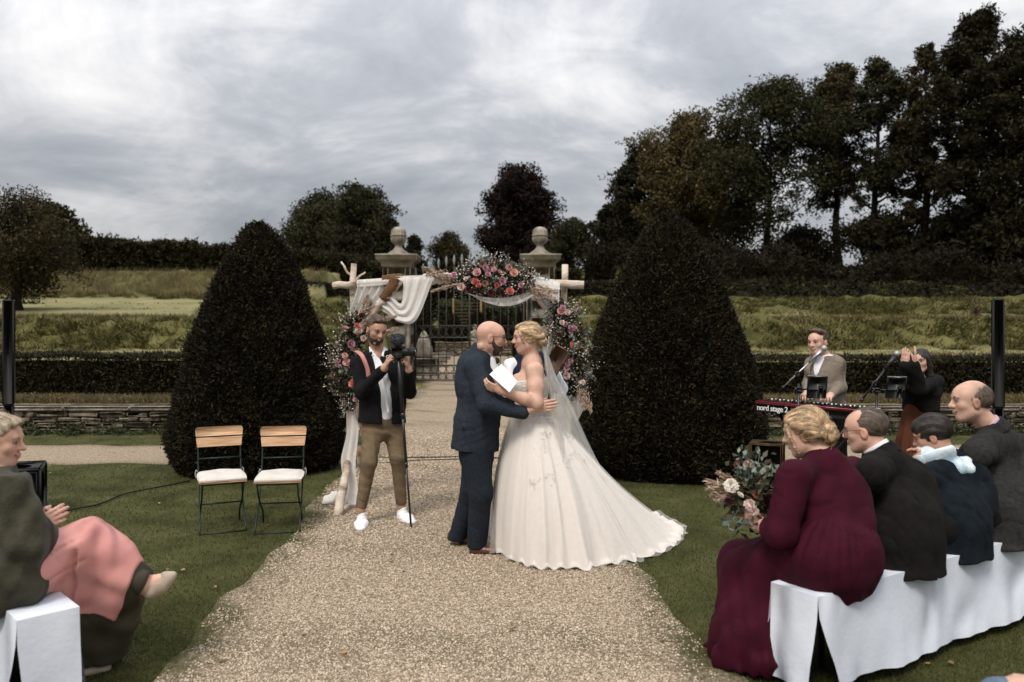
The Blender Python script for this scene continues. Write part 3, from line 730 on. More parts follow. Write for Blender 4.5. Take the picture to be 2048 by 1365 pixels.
# ================================================================== trees
def tree(name, base, h, crown_r, label, leafm, seed, n=14000, leaf=.22, t0=.25, prof=None, limbs=26, group=None, cat='tree', trunk_r=None, clump=.55, wob=.05, up=.45, parts=True, gaps=0.0, droop=0.0):
    rng = np.random.default_rng(seed); t = empty(name, base, label, cat, group); n = int(n * 1.9); leaf *= .74
    prof = prof or ([0, .15, .45, .75, 1], [.55, .9, 1, .75, .15]); tr = trunk_r or h * .016
    zs = np.linspace(0, 1, 9); path = np.stack([rng.normal(0, wob, 9).cumsum() * h * .1, rng.normal(0, wob, 9).cumsum() * h * .1, zs * h * .95], 1); path[0] = 0
    sp = smooth_path(path, 24); G = [tube(sp, np.linspace(tr * 1.25, tr * .12, 24), 7)]; G[0].v[0][:7] *= 1.0
    cents = []; wts = []
    for i in range(limbs):
        q = (i + rng.uniform(0, 1)) / limbs; zq = t0 + (1 - t0) * q ** .9
        o = np.array([np.interp(zq * .97, zs, path[:, k]) for k in range(3)]); o[2] = zq * h * .92
        L = np.interp(q, *prof) * crown_r * rng.uniform(.7, 1.12); a = rng.uniform(0, 2 * np.pi) + i * 2.4
        d = np.array([math.cos(a), math.sin(a), rng.uniform(.2, .7) * up * 2 - droop])
        if q > .85: d[2] += .8
        e = o + unit(d) * L; mid = (o + e) / 2 + [0, 0, -.08 * L] + rng.normal(0, .05 * L, 3)
        lp = smooth_path([o, mid, e], 8); r0 = tr * (1 - zq) * .5 + tr * .1
        G.append(tube(lp, np.linspace(r0, r0 * .2, 8), 4, False))
        for s_ in range(4):
            u = rng.uniform(.35, 1.0); b = lp[int(u * 7)]; dd = unit(unit(d) + rng.normal(0, .65, 3)); l2 = L * rng.uniform(.22, .45)
            tw = np.array([b, b + dd * l2 * .5 + [0, 0, -.05 * l2], b + dd * l2]); G.append(tube(tw, [r0 * .3, r0 * .2, r0 * .08], 3, False))
            cents += [tw[1], tw[2]]; wts += [1, 1.3]
        cents += [lp[5], lp[7]]; wts += [1, 1.2]
    put('trunk', merge(*G), M_BARK, t, local=True)
    C = np.array(cents); w = np.array(wts) * rng.uniform(.15 if gaps else .5, 1.6, len(C)); 
    if gaps: w *= rng.uniform(0, 1, len(C)) > gaps
    pick = rng.choice(len(C), n, p=w / w.sum()); sg = clump * crown_r * .28
    sub = rng.normal(0, 1, (len(C), 3, 3)) * sg * .8
    sub *= np.minimum(1, 1.5 * sg / (np.linalg.norm(sub, axis=2, keepdims=True) + 1e-9)); bl = rng.normal(0, 1, (n, 3)); bl /= np.linalg.norm(bl, axis=1, keepdims=True); P = C[pick] + sub[pick, rng.integers(0, 3, n)] + bl * (rng.uniform(0, 1, n) ** .5 * sg * 1.05)[:, None] * [1, 1, .7]
    P[:, 2] = np.maximum(P[:, 2], t0 * h * .35)
    Vl, Fl = leaf_tris(P, rng.uniform(.6, 1.4, n) * leaf, rng.uniform(.6, 1.1, n) * leaf * .7, np.array([0, 0, -.2]), 1, rng)
    put('crown', (Vl, Fl), leafm, t, local=True)
    return t
def woodland_floor():
    rng = np.random.default_rng(77); n = 42000; Y = rng.uniform(25.2, 40, n); X = rng.uniform(.0, .72, n) * Y + 1.0
    lim = 25.2 + 2.2 * np.clip((X - 8) / 6, 0, 1) + .35 * np.sin(X * 1.7); k = (Y > lim); X, Y = X[k], Y[k]; m = len(X)
    P = np.stack([X, Y, terrain(X, Y) + rng.uniform(-.02, .20, m) * (1 + .6 * np.sin(X * 2.1) * np.sin(Y * 1.3))], 1)
    tag(put('woodland_ground_cover', leaf_tris(P, rng.uniform(.12, .3, m), rng.uniform(.08, .16, m), np.array([0, -.3, .5]), 1, rng), M_UNDER), 'dark ivy and leaf litter under the trees of the wood', None, None, 'stuff')
woodland_floor()
def tree_at(name, px, ytop, d, width, label, leafm, seed, base_z=None, **kw):
    x = (px - CX) / F * d; zt = HC - (ytop - HY) / F * d
    zb = base_z if base_z is not None else float(terrain(np.array([x]), np.array([float(d)]))[0]) - .1
    return tree(name, (x, d, zb), zt - zb, width / 2 / F * d, label, leafm, seed, **kw)
# orchard tree on the left terrace
tree_at('apple_tree', 38, 412, 24.0, 205, 'low spreading apple tree with autumn leaves on the left terrace lawn', M_APPLE, 41, n=15000, leaf=.12, t0=.30, limbs=24, trunk_r=.13, up=.30, clump=.95, wob=.12, droop=.15)
tree_at('round_tree', 112, 412, 44, 100, 'dark round tree top behind the apple tree and hedge', M_OAK, 42, n=4500, leaf=.3, t0=.2)
# middle distance
tree_at('broad_tree', 640, 418, 62, 170, 'grey green bushy tree behind the left arch post', M_GREYGREEN, 43, n=11000, leaf=.34, t0=.1, clump=.8)
tree_at('broad_tree', 722, 394, 58, 160, 'darker leafy tree beside the left gate pier', M_GREYGREEN, 44, n=11000, leaf=.32, t0=.12, clump=.7)
conif = ([0, .2, .6, 1], [1, .85, .5, .05])
tree_at('conifer', 780, 440, 54, 95, 'dark conifer rising behind the left gate pier finial', M_OAK, 45, n=8000, leaf=.26, t0=.05, prof=conif, limbs=34, clump=.5)
tree_at('conifer', 832, 462, 52, 95, 'dark conifer sloping down right of the left gate pier', M_OAK, 46, n=8000, leaf=.26, t0=.05, prof=conif, limbs=34, clump=.5)
tree_at('conifer', 690, 470, 50, 100, 'dark conifer left of the left gate pier', M_OAK, 48, n=8000, leaf=.28, t0=.05, limbs=30, clump=.7)
tree_at('round_bush', 902, 478, 60, 80, 'small round yellow green tree above the gate spears', M_APPLE, 47, n=5000, leaf=.26, t0=.05, clump=.9)
tree_at('copper_beech', 1037, 350, 66, 140, 'tall copper beech with dark purple crown above the flower arch', M_COPPER, 49, n=26000, leaf=.36, t0=.04, limbs=64, clump=.72,
        prof=([0, .2, .5, .75, .9, 1], [1.0, 1.02, .92, .80, .6, .3]))
tree_at('broad_tree', 1145, 456, 58, 100, 'olive green tree between the right pier and the right yew', M_GREYGREEN, 50, n=7000, leaf=.3, t0=.1, clump=.85)
tree_at('broad_tree', 1222, 414, 52, 92, 'dark slender tree at the left end of the woods', M_OAK, 51, n=7000, leaf=.28, t0=.1, clump=.6)
# the wood on the right slope
wood = 'tall trees of the wood on the right slope'
tree_at('wood_tree', 1290, 300, 50, 150, 'dark tree at the left edge of the wood', M_OAK, 52, n=12000, leaf=.32, t0=.12, clump=.7, group=wood)
tree_at('golden_tree', 1372, 238, 46, 215, 'golden brown autumn tree above the right yew', M_GOLD, 53, n=17000, leaf=.27, t0=.25, clump=.65, gaps=.1, group=wood, limbs=34)
tree_at('wood_tree', 1535, 176, 44, 270, 'large grey green tree right of the golden tree', M_GREYGREEN, 54, n=19000, leaf=.26, t0=.25, clump=.6, gaps=.12, group=wood, limbs=36)
tree_at('slender_tree', 1680, 118, 46, 175, 'thin leafed tree with sky showing through its crown', M_APPLE, 55, n=13000, leaf=.26, t0=.3, clump=.55, group=wood, gaps=.25, limbs=34, up=.8)
tree_at('slender_tree', 1745, 112, 43, 165, 'tall thin leafed tree beside the sky gap in the wood', M_GREYGREEN, 56, n=12500, leaf=.25, t0=.3, clump=.5, group=wood, gaps=.25, limbs=34, up=.9)
tree_at('slender_tree', 1845, 62, 40, 130, 'slim tall tree with sparse leaves left of the tallest tree', M_APPLE, 57, n=11500, leaf=.22, t0=.2, clump=.45, group=wood, gaps=.28, limbs=38, up=.8)
tree_at('wood_tree', 1950, 15, 38, 250, 'tallest tree of the wood with layered dark boughs', M_OAK, 58, n=20000, leaf=.26, t0=.18, clump=.42, group=wood, limbs=46, up=.25, gaps=.12)
tree_at('wood_tree', 2075, 60, 36, 260, 'dark tree cut off by the right edge of the photo', M_OAK, 59, n=18000, leaf=.26, t0=.15, clump=.6, gaps=.1, group=wood, limbs=36)
tree_at('wood_tree', 2210, 40, 38, 280, 'dark wood tree just beyond the right edge', M_OAK, 60, n=9000, leaf=.33, t0=.15, clump=.6, group=wood)
for k, (px, yt, d, w) in enumerate(((1440, 420, 52, 190), (1600, 490, 47, 150), (1770, 455, 43, 170), (1890, 470, 40, 150), (2010, 430, 37, 170), (1330, 440, 50, 150))):
    tree_at('understorey_tree', px, yt, d, w, ('dark bushy tree low in the shade behind the right yew', 'shaded undergrowth tree below the grey green tree', 'shaded undergrowth tree below the sky gap', 'shaded undergrowth tree below the slim tall tree',
            'shaded undergrowth tree behind the black post', 'shaded bushy tree left of the golden tree trunk')[k], M_OAK, 70 + k, n=6000, leaf=.3, t0=.04, clump=.8, group='undergrowth trees in the wood', limbs=24)
hedge('woodland_edge', (9.0, 33.5), (27, 30.5), 4, 2.9, 4.1, 16000, .2, M_UNDER, 'dark scrubby bank of undergrowth at the foot of the wood', 'undergrowth', wob=.25, top=lambda t: .35 * np.sin(t * 17) + .3 * np.sin(t * 41) + 1.2 * t * 0, seed=9, lump=.25)
hedge('woodland_edge', (3.6, 40), (12, 35.5), 4, 3.2, 5.0, 12000, .22, M_UNDER, 'dark scrub behind the right clipped yew', 'undergrowth', wob=.3, top=lambda t: .4 * np.sin(t * 13), seed=10, lump=.3)
hedge('garden_hedge', (-9.5, 51.6), (5.0, 51.0), 1.5, .7, 5.3, 15000, .24, M_HEDGE2, 'dark hedge closing the garden beyond the gate', 'hedge', wob=.12, top=lambda t: .3 * np.sin(t * 9) - .3, seed=12, lump=.2)
# leafless saplings on the banks and plants at the wall foot
def sapling(px, py, d, h, lab, seed, m=M_DRY):
    rng = np.random.default_rng(seed); p = at(px, py, d); p[2] = float(terrain(np.array([p[0]]), np.array([d]))[0]); t = empty('sapling', p, lab, 'sapling', 'young shrubs on the terrace banks')
    G = []; C = []
    for i in range(9):
        e = np.array([rng.normal(0, .22), rng.normal(0, .2), rng.uniform(.6, 1)]) * h; pp = smooth_path([[0, 0, 0], e * .5 + rng.normal(0, .04, 3), e], 6)
        G.append(tube(pp, np.linspace(.012, .003, 6), 3, False)); C += [q + rng.normal(0, .05, 3) for q in pp[1:] for _ in range(9)]
    put('stem', merge(*G), M_BARK, t, local=True)
    put('foliage', leaf_quads(np.array(C), .07, .03, rng=rng), m, t, local=True)
sapling(1612, 690, 19.2, 1.0, 'dry brown sapling on the bank left of the man at the keyboard', 81)
sapling(1955, 636, 21.0, .6, 'dry reddish shrub left of the black post on the upper bank', 82)
sapling(1450, 640, 20.6, .5, 'small dry shrub beside the right yew on the bank', 83)
def border(x0, x1, y, z, n, h, m, name, lab, seed):
    rng = np.random.default_rng(seed); k = 26
    B = np.stack([rng.uniform(x0, x1, n), y + rng.normal(0, .09, n), np.full(n, z)], 1)
    H = rng.uniform(.3, 1, n) ** 1.5 * h
    C = np.repeat(B, k, 0); C += np.hstack([rng.normal(0, .05, (n * k, 2)) * np.repeat(H / h + .4, k)[:, None], (rng.uniform(0.05, 1, n * k) * np.repeat(H, k))[:, None]])
    tag(put(name, leaf_quads(C, rng.uniform(.03, .075, n * k), .022, np.array([0, -.3, .4]), 1, rng), m), lab, None, None, 'stuff')
M_BORDER = mat('border_leaf', [(.014, .02, .007), (.04, .05, .018), (.09, .10, .04)], island=.7, rough=.7, trans=.15)
border(-8.6, -2.9, 12.58, 0, 150, .22, M_BORDER, 'weeds', 'green weeds along the foot of the left stone wall', 91)
border(1.3, 9.4, 12.58, 0, 220, .26, M_BORDER, 'weeds', 'green weeds along the foot of the right stone wall', 92)
border(-8.6, -2.9, 13.35, .43, 170, .16, M_DRY, 'border_plants', 'pale plants on top of the left wall', 93)
border(1.3, 9.4, 13.35, .43, 240, .16, M_DRY, 'border_plants', 'pale plants on top of the right wall', 94)
# fallen leaves
def fallen():
    rng = np.random.default_rng(5); n = 170; d = rng.uniform(4, 12, n); X = rng.uniform(-.6, .6, n) * d
    P = np.stack([X, d, np.full(n, .03)], 1); V, Fq = leaf_quads(P, .045, .035, np.array([0, 0, 0.0]), 1, rng); V[:, 2] = .022 + (V[:, 2] - .03) * .25
    tag(put('fallen_leaves', (V, Fq), M_FALLEN), 'few brown leaves lying on the lawn', None, None, 'stuff')
fallen()
# ================================================================== gate
def gate_pier(xc, label):
    d = 24.2; t = empty('gate_pier', (xc, d, 0), label, 'gate pier', 'stone gate piers')
    zz = [0, .42, .95, 1.45, 1.98, 2.5, 3.02, 3.5]
    for i in range(7):
        w = .98 if i == 0 else .82
        b = bbox_((0, 0, 0), (w, w, zz[i + 1] - zz[i] - .008), .014)
        put('stone_block', xform(b, None, (xc, d, (zz[i] + zz[i + 1]) / 2)), M_PIER, t)
    for sx in (-1, 1): put('corner_strip', xform(bbox_((0, 0, 0), (.16, .05, 3.04), .012), None, (xc + sx * .335, d - .405, 1.96)), M_PIER, t)
    def sq(prof):
        V = np.array([[s1 * w, s2 * w, z] for w, z in prof for s1, s2 in ((-1, -1), (1, -1), (1, 1), (-1, 1))]); g = Geo(); g.add(V + [xc, d, 0], grid_faces(len(prof), 4, True))
        g.add(V[-4:] + [xc, d, 0], [[0, 1, 2, 3]]); return g
    put('cap', sq([(.42, 3.46), (.46, 3.50), (.46, 3.58), (.50, 3.62), (.56, 3.68), (.60, 3.71), (.60, 3.80), (.62, 3.82), (.62, 3.85), (.20, 3.90)]), M_PIER, t)
    put('finial', lathe([(.36, 3.86), (.36, 3.90), (.28, 3.95), (.17, 4.02), (.115, 4.10), (.10, 4.16), (.13, 4.18), (.13, 4.20), (.17, 4.22), (.215, 4.29), (.232, 4.38), (.215, 4.43), (.24, 4.445), (.24, 4.475), (.215, 4.49), (.222, 4.56), (.20, 4.64), (.14, 4.70), (.05, 4.725), (.02, 4.73)],
        (xc, d, 0), 48, 12, .06, (4.22, 4.70)), M_PIER, t, smooth=True)
gate_pier(-3.449, 'weathered stone gate pier with acorn finial behind the left of the arch')
gate_pier(.851, 'weathered stone gate pier with acorn finial behind the right of the arch')
def iron_gate():
    d = 24.25; x0, x1 = -3.0, .42; t = empty('iron_gate', ((x0 + x1) / 2, d, 0), 'tall dark wrought iron gate with spear tips between the stone piers', 'gate')
    n = 15; xs = np.linspace(x0 + .06, x1 - .06, n); top = lambda x: 3.28 + .45 * (1 - ((x - (x0 + x1) / 2) / 1.7) ** 2)
    mid = n // 2
    for i, x in enumerate(xs):
        r = .032 if i in (0, mid, n - 1) else .013
        put('bar', rod((x, d, .06), (x, d, top(x) - .1), r, sides=6), M_IRON, t)
        put('spear_tip', lathe([(.008, -.12), (.03, -.1), (.012, -.07), (.045, .02), (.03, .1), (.003, .2)], (x, d, top(x)), 6), M_SPEAR, t)
    for z in (.06, .28, .52, 1.36, 1.72):
        put('rail', box(((x0 + x1) / 2, d, z), (x1 - x0, .03, .035)), M_IRON, t)
    th = np.linspace(0, 2 * np.pi, 13)
    for zc, rz in ((1.54, .16), (.40, .11), (.17, .10)):
        for i in range(n - 1):
            xc = (xs[i] + xs[i + 1]) / 2; rx = (xs[1] - xs[0]) * .42
            put('ring', tube(np.stack([xc + rx * np.cos(th), 0 * th + d, zc + rz * np.sin(th)], 1), .011, 4, False), M_IRON, t)
iron_gate()
# things seen through the gate
def garden_beyond():
    w = empty('garden_wall', (-1.8, 45, 0), 'low stone wall across the garden behind the gate', 'wall')
    rng = np.random.default_rng(14); z = 0
    put('wall_core', box((-1.8, 45.2, .4), (12, .3, .78)), M_MORTAR, w)
    for r_ in range(4):
        x = -7.8
        while x < 4.1:
            l = rng.uniform(.35, .8); b = bbox_((0, 0, 0), (l - .03, .2, .19), .03); put('stone', xform(b, None, (x + l / 2, 45.0, z + .1)), M_STONE if rng.uniform() < .6 else M_COPING, w); x += l
        z += .2
    hedge('dwarf_hedge', (-7.5, 46.2), (4, 46.0), .7, .6, 1.55, 5000, .14, M_HEDGE, 'dark dwarf hedge above the garden wall behind the gate', wob=.05, seed=15)
    hedge('green_shrub', (-4.6, 49.6), (-2.6, 49.6), 1.2, 1.4, 3.1, 1800, .17, M_BORDER, 'fresh green shrubs left of the wooden trellis behind the gate', 'shrub', wob=.2, seed=16)
    hedge('green_shrub', (-1.7, 49.6), (.9, 49.6), 1.2, 1.4, 2.9, 1800, .17, M_BORDER, 'fresh green shrubs right of the wooden trellis behind the gate', 'shrub', wob=.2, seed=17)
    MW = mat('weathered_oak', [(.14, .085, .03), (.25, .16, .06)], scale=4, rough=.8, stretch=(1, 1, 6))
    MWd = mat('dark_slat', [(.03, .022, .012), (.07, .05, .025)], scale=6, rough=.9)
    tr = empty('wooden_trellis', (-3.0, 48.9, 1.2), 'ochre wooden trellis with dark slats seen through the gate', 'trellis')
    for px in (907, 962):
        x = (px - CX) / F * 48.9; put('post', box((x, 48.9, 2.25), (.12, .12, 2.3)), MW, tr)
    for i in range(9):
        put('slat', box(((934 - CX) / F * 48.9, 48.9, 1.5 + i * .2), (1.5, .05, .09)), MWd, tr)
    st = empty('stone_steps', (-4.1, 33, 0), 'grey stone steps behind the left half of the gate', 'steps')
    for i in range(4): put('step', xform(bbox_((0, 0, 0), (1.1, .4, .14), .02), None, (-3.4 + .12 * i, 33 + i * .4, .07 + .14 * i)), M_COPING, st)
    # stone boy on a plinth
    s = Sdf(.03); b = at(950, 720, 30.0)
    zb = b[2] - .0; o = np.array([b[0], 30.0, 0.0])
    s.cone(o + (0, 0, 1.16), o + (0, 0, 1.45), .10, .115).cone(o + (0, 0, 1.5), o + (0, 0, 1.55), .05, .05).sph(o + (0, 0, 1.67), .095)
    s.chain([o + (-.12, 0, 1.47), o + (-.19, -.03, 1.3), o + (-.08, -.12, 1.2)], [.05, .04, .035]).chain([o + (.12, 0, 1.47), o + (.19, -.03, 1.32), o + (.1, -.12, 1.42)], [.05, .04, .035])
    s.chain([o + (-.06, 0, 1.15), o + (-.08, -.05, .9), o + (-.07, 0, .64)], [.085, .06, .045]).chain([o + (.06, 0, 1.15), o + (.09, -.03, .9), o + (.08, .02, .64)], [.085, .06, .045])
    stt = empty('garden_statue', o, 'small pale stone statue of a standing child behind the gate', 'statue')
    put_sdf('figure', s, .022, M_COPING, stt, o + (-.35, -.3, .6), o + (.35, .25, 1.85))
    put('plinth', merge(xform(bbox_((0, 0, 0), (.5, .5, .52), .02), None, o + (0, 0, .26)), xform(bbox_((0, 0, 0), (.58, .58, .08), .02), None, o + (0, 0, .57))), M_COPING, stt)
    pl = at(848, 740, 27.5); pl[2] = 0
    p = empty('stone_planter', pl, 'square stone planter with cone shaped stone behind the left half of the gate', 'planter')
    put('tub', xform(bbox_((0, 0, 0), (.95, .8, .62), .03), None, pl + (0, 0, .31)), M_PIER, p)
    put('cone', lathe([(.26, .58), (.30, .7), (.27, .95), (.19, 1.25), (.08, 1.5), (.01, 1.55)], pl, 16, 8, .06, (.6, 1.4)), M_PIER, p, smooth=True)
garden_beyond()
# ================================================================== furniture and equipment
M_PINE = mat('pine_board', [(.34, .19, .10), (.52, .32, .18), (.62, .42, .26)], scale=3, detail=6, rough=.55, stretch=(1, 6, 14), dist=1.2, bump=.15, bscale=20)
M_GREENMETAL = mat('dark_green_metal', [(.008, .016, .012), (.014, .026, .02)], scale=20, rough=.45)
M_CUSHION = mat('cream_cushion', [(.52, .48, .43), (.62, .58, .52)], scale=14, rough=.95, bump=.3, bscale=60, sheen=.2)
M_BLACK = mat('black_plastic', [(.006, .006, .006), (.012, .012, .012)], scale=30, rough=.5)
M_BLACKM = mat('black_metal', [(.008, .008, .009), (.016, .016, .017)], scale=30, rough=.38, spec=.5)
M_GRILLE = mat('speaker_grille', [(.004, .004, .004), (.014, .013, .012)], scale=160, rough=.6, bump=.4, bscale=300)
M_CHROME = mat('brushed_silver', [(.35, .35, .36), (.5, .5, .5)], scale=20, rough=.32, metal=.9)
M_WHITE = mat('white_paint', [(.7, .7, .68), (.78, .78, .76)], scale=20, rough=.5)
M_RED = mat('red_lacquer', [(.17, .008, .014), (.22, .011, .018)], scale=6, rough=.35, clearcoat=.4)
M_AMPWOOD = mat('walnut_cabinet', [(.10, .05, .02), (.21, .115, .045)], scale=3, rough=.5, stretch=(6, 6, 1))
M_LINEN = mat('white_bench_cloth', [(.56, .595, .665), (.64, .675, .74)], scale=5, rough=.9, bump=.1, bscale=40, wrinkle=(2.2, .13, (1, 1, .6)))
def folding_chair():
    t = empty('folding_chair', (0, 0, 0), 'folding garden chair with slanted pale pine backrest, left of the pair', 'chair', 'two folding chairs on the lawn')
    tilt = R(-13); Rx = np.array([[1, 0, 0], [0, math.cos(tilt), -math.sin(tilt)], [0, math.sin(tilt), math.cos(tilt)]])
    for k, (z, w0, w1) in enumerate(((.70, .405, .425), (.79, .43, .44))):
        # rounded board
        h = .082; n = 6; xs = []; r = .03
        th = np.linspace(0, np.pi / 2, 5)
        if k: prof = [(-w0 / 2, -h / 2), (w0 / 2, -h / 2)] + [(w1 / 2 - r + r * math.cos(a), h / 2 - r + r * math.sin(a)) for a in th] + [(-w1 / 2 + r - r * math.sin(a), h / 2 - r + r * math.cos(a)) for a in th]
        else: prof = [(-w0 / 2, -h / 2), (w0 / 2, -h / 2), (w1 / 2, h / 2), (-w1 / 2, h / 2)]
        P = np.array(prof); m = len(P); V = np.vstack([np.stack([P[:, 0], 0 * P[:, 0] - .011, P[:, 1]], 1), np.stack([P[:, 0], 0 * P[:, 0] + .011, P[:, 1]], 1)])
        g = Geo(); g.add(V @ Rx.T + [0, .20 + (z - .44) * .23, z], grid_faces(2, m, True)); g.f[(m, 0)] = [np.arange(m)[None], (m + np.arange(m))[::-1][None]]
        put('back_slat', g, M_PINE, t, local=True)
    for i in range(5): put('seat_slat', xform(bbox_((0, 0, 0), (.42, .068, .018), .004), None, (0, -.17 + i * .078, .425)), M_PINE, t, local=True)
    for s in (-1, 1):
        x = s * .195
        put('leg', tube(smooth_path([[x, .295, .80], [x, .22, .52], [x, .165, .41], [x, .03, .22], [x, -.13, .10], [x * 1.04, -.20, .0]], 16), .0085, 6), M_GREENMETAL, t, local=True)
        put('leg', tube(smooth_path([[x * .92, -.19, .41], [x * .92, -.10, .29], [x * .92, .02, .20], [x * .92, .17, .10], [x * .94, .22, .0]], 14), .0085, 6), M_GREENMETAL, t, local=True)
    put('stretcher', rod((-.195, .21, .565), (.195, .21, .565), .007), M_GREENMETAL, t, local=True)
    put('stretcher', rod((-.19, .01, .21), (.19, .01, .21), .007), M_GREENMETAL, t, local=True)
    put('stretcher', rod((-.19, -.185, .405), (.19, -.185, .405), .007), M_GREENMETAL, t, local=True)
    put('foot_bar', rod((-.2, -.20, .008), (.2, -.20, .008), .007), M_GREENMETAL, t, local=True)
    return t
def cushion(label):
    s = Sdf(.02); 
    n = 17; u = np.linspace(-1, 1, n); X, Y = np.meshgrid(u, u, indexing='ij')
    pin = 1 - .05 * (np.abs(X) * np.abs(Y)) ** 2; hgt = .034 * (1 - np.abs(X) ** 6) ** .5 * (1 - np.abs(Y) ** 6) ** .5
    hgt = hgt * (1 - .12 * np.cos(X * 5) * np.cos(Y * 4))
    top = np.stack([X * .218 * pin, Y * .205 * pin, hgt + .006], -1).reshape(-1, 3); bot = np.stack([X * .218 * pin, Y * .205 * pin, 0 * hgt], -1).reshape(-1, 3)
    g = Geo(); g.add(top, grid_faces(n, n)[:, ::-1]); g.add(bot, grid_faces(n, n))
    ring = [i * n for i in range(n)] + [(n - 1) * n + j for j in range(1, n)] + [i * n + n - 1 for i in range(n - 2, -1, -1)] + [j for j in range(n - 2, 0, -1)]
    ring = np.array(ring); r2 = np.roll(ring, -1); g.f[(4, 0)].append(np.stack([ring, r2, r2 + n * n, ring + n * n], 1))
    t = empty('seat_cushion', (0, 0, 0), label, 'cushion', 'cream seat cushions on the folding chairs')
    put('pad', g, M_CUSHION, t, smooth=True, local=True)
    for s in (-1, 1): put('tie', tube(smooth_path([[s * .20, .20, .012], [s * .215, .215, .035], [s * .222, .21, .0], [s * .215, .2, -.04]], 8), .003, 4), M_CUSHION, t, local=True)
    return t
ch1 = folding_chair(); ch2 = copy_tree(ch1)
ch2['label'] = 'folding garden chair with swirled grain pine backrest, next to the gravel path'
cu1 = cushion('cream seat cushion on the left folding chair'); cu2 = copy_tree(cu1); cu2['label'] = 'cream seat cushion on the folding chair next to the path'
for c, cu, px, rot in ((ch1, cu1, 443, 24), (ch2, cu2, 560, 10)):
    p = gnd(px, 1056); c.location = p; c.rotation_euler.z = R(rot); cu.location = (p[0], p[1], .436); cu.rotation_euler.z = R(rot); c.scale.x = cu.scale.x = .9
# ---- column loudspeakers with their bass boxes
def column_speaker(x, y, rz, label, cx=0.0):
    t = empty('column_speaker', (x, y, 0), label, 'loudspeaker', 'black column loudspeakers', rz)
    put('bass_box', xform(bbox_((0, 0, 0), (.42, .46, .43), .02), None, (0, 0, .225)), M_BLACK, t, local=True)
    put('grille', xform(bbox_((0, 0, 0), (.36, .02, .36), .008), None, (0, -.235, .225)), M_GRILLE, t, local=True)
    put('top_handle', xform(bbox_((0, 0, 0), (.2, .05, .02), .008), None, (0, .08, .449)), M_BLACKM, t, local=True)
    put('spacer_pole', xform(bbox_((0, 0, 0), (.08, .09, .55), .012), None, (cx, .12, .715)), M_BLACK, t, local=True)
    put('column', xform(bbox_((0, 0, 0), (.096, .11, .98), .014), None, (cx, .12, 1.475)), M_GRILLE, t, local=True)
    for s in (-1, 1):
        for q in (-1, 1): put('foot', xform(bbox_((0, 0, 0), (.05, .05, .012), .004), None, (s * .17, q * .18, .006)), M_BLACKM, t, local=True)
    return t
column_speaker(-4.54, 7.32, R(24), 'black column loudspeaker on a bass box at the left edge beside the grey haired woman', -.09)
column_speaker(4.32, 7.05, R(-24), 'tall black column loudspeaker behind the man in the grey suit at the right')
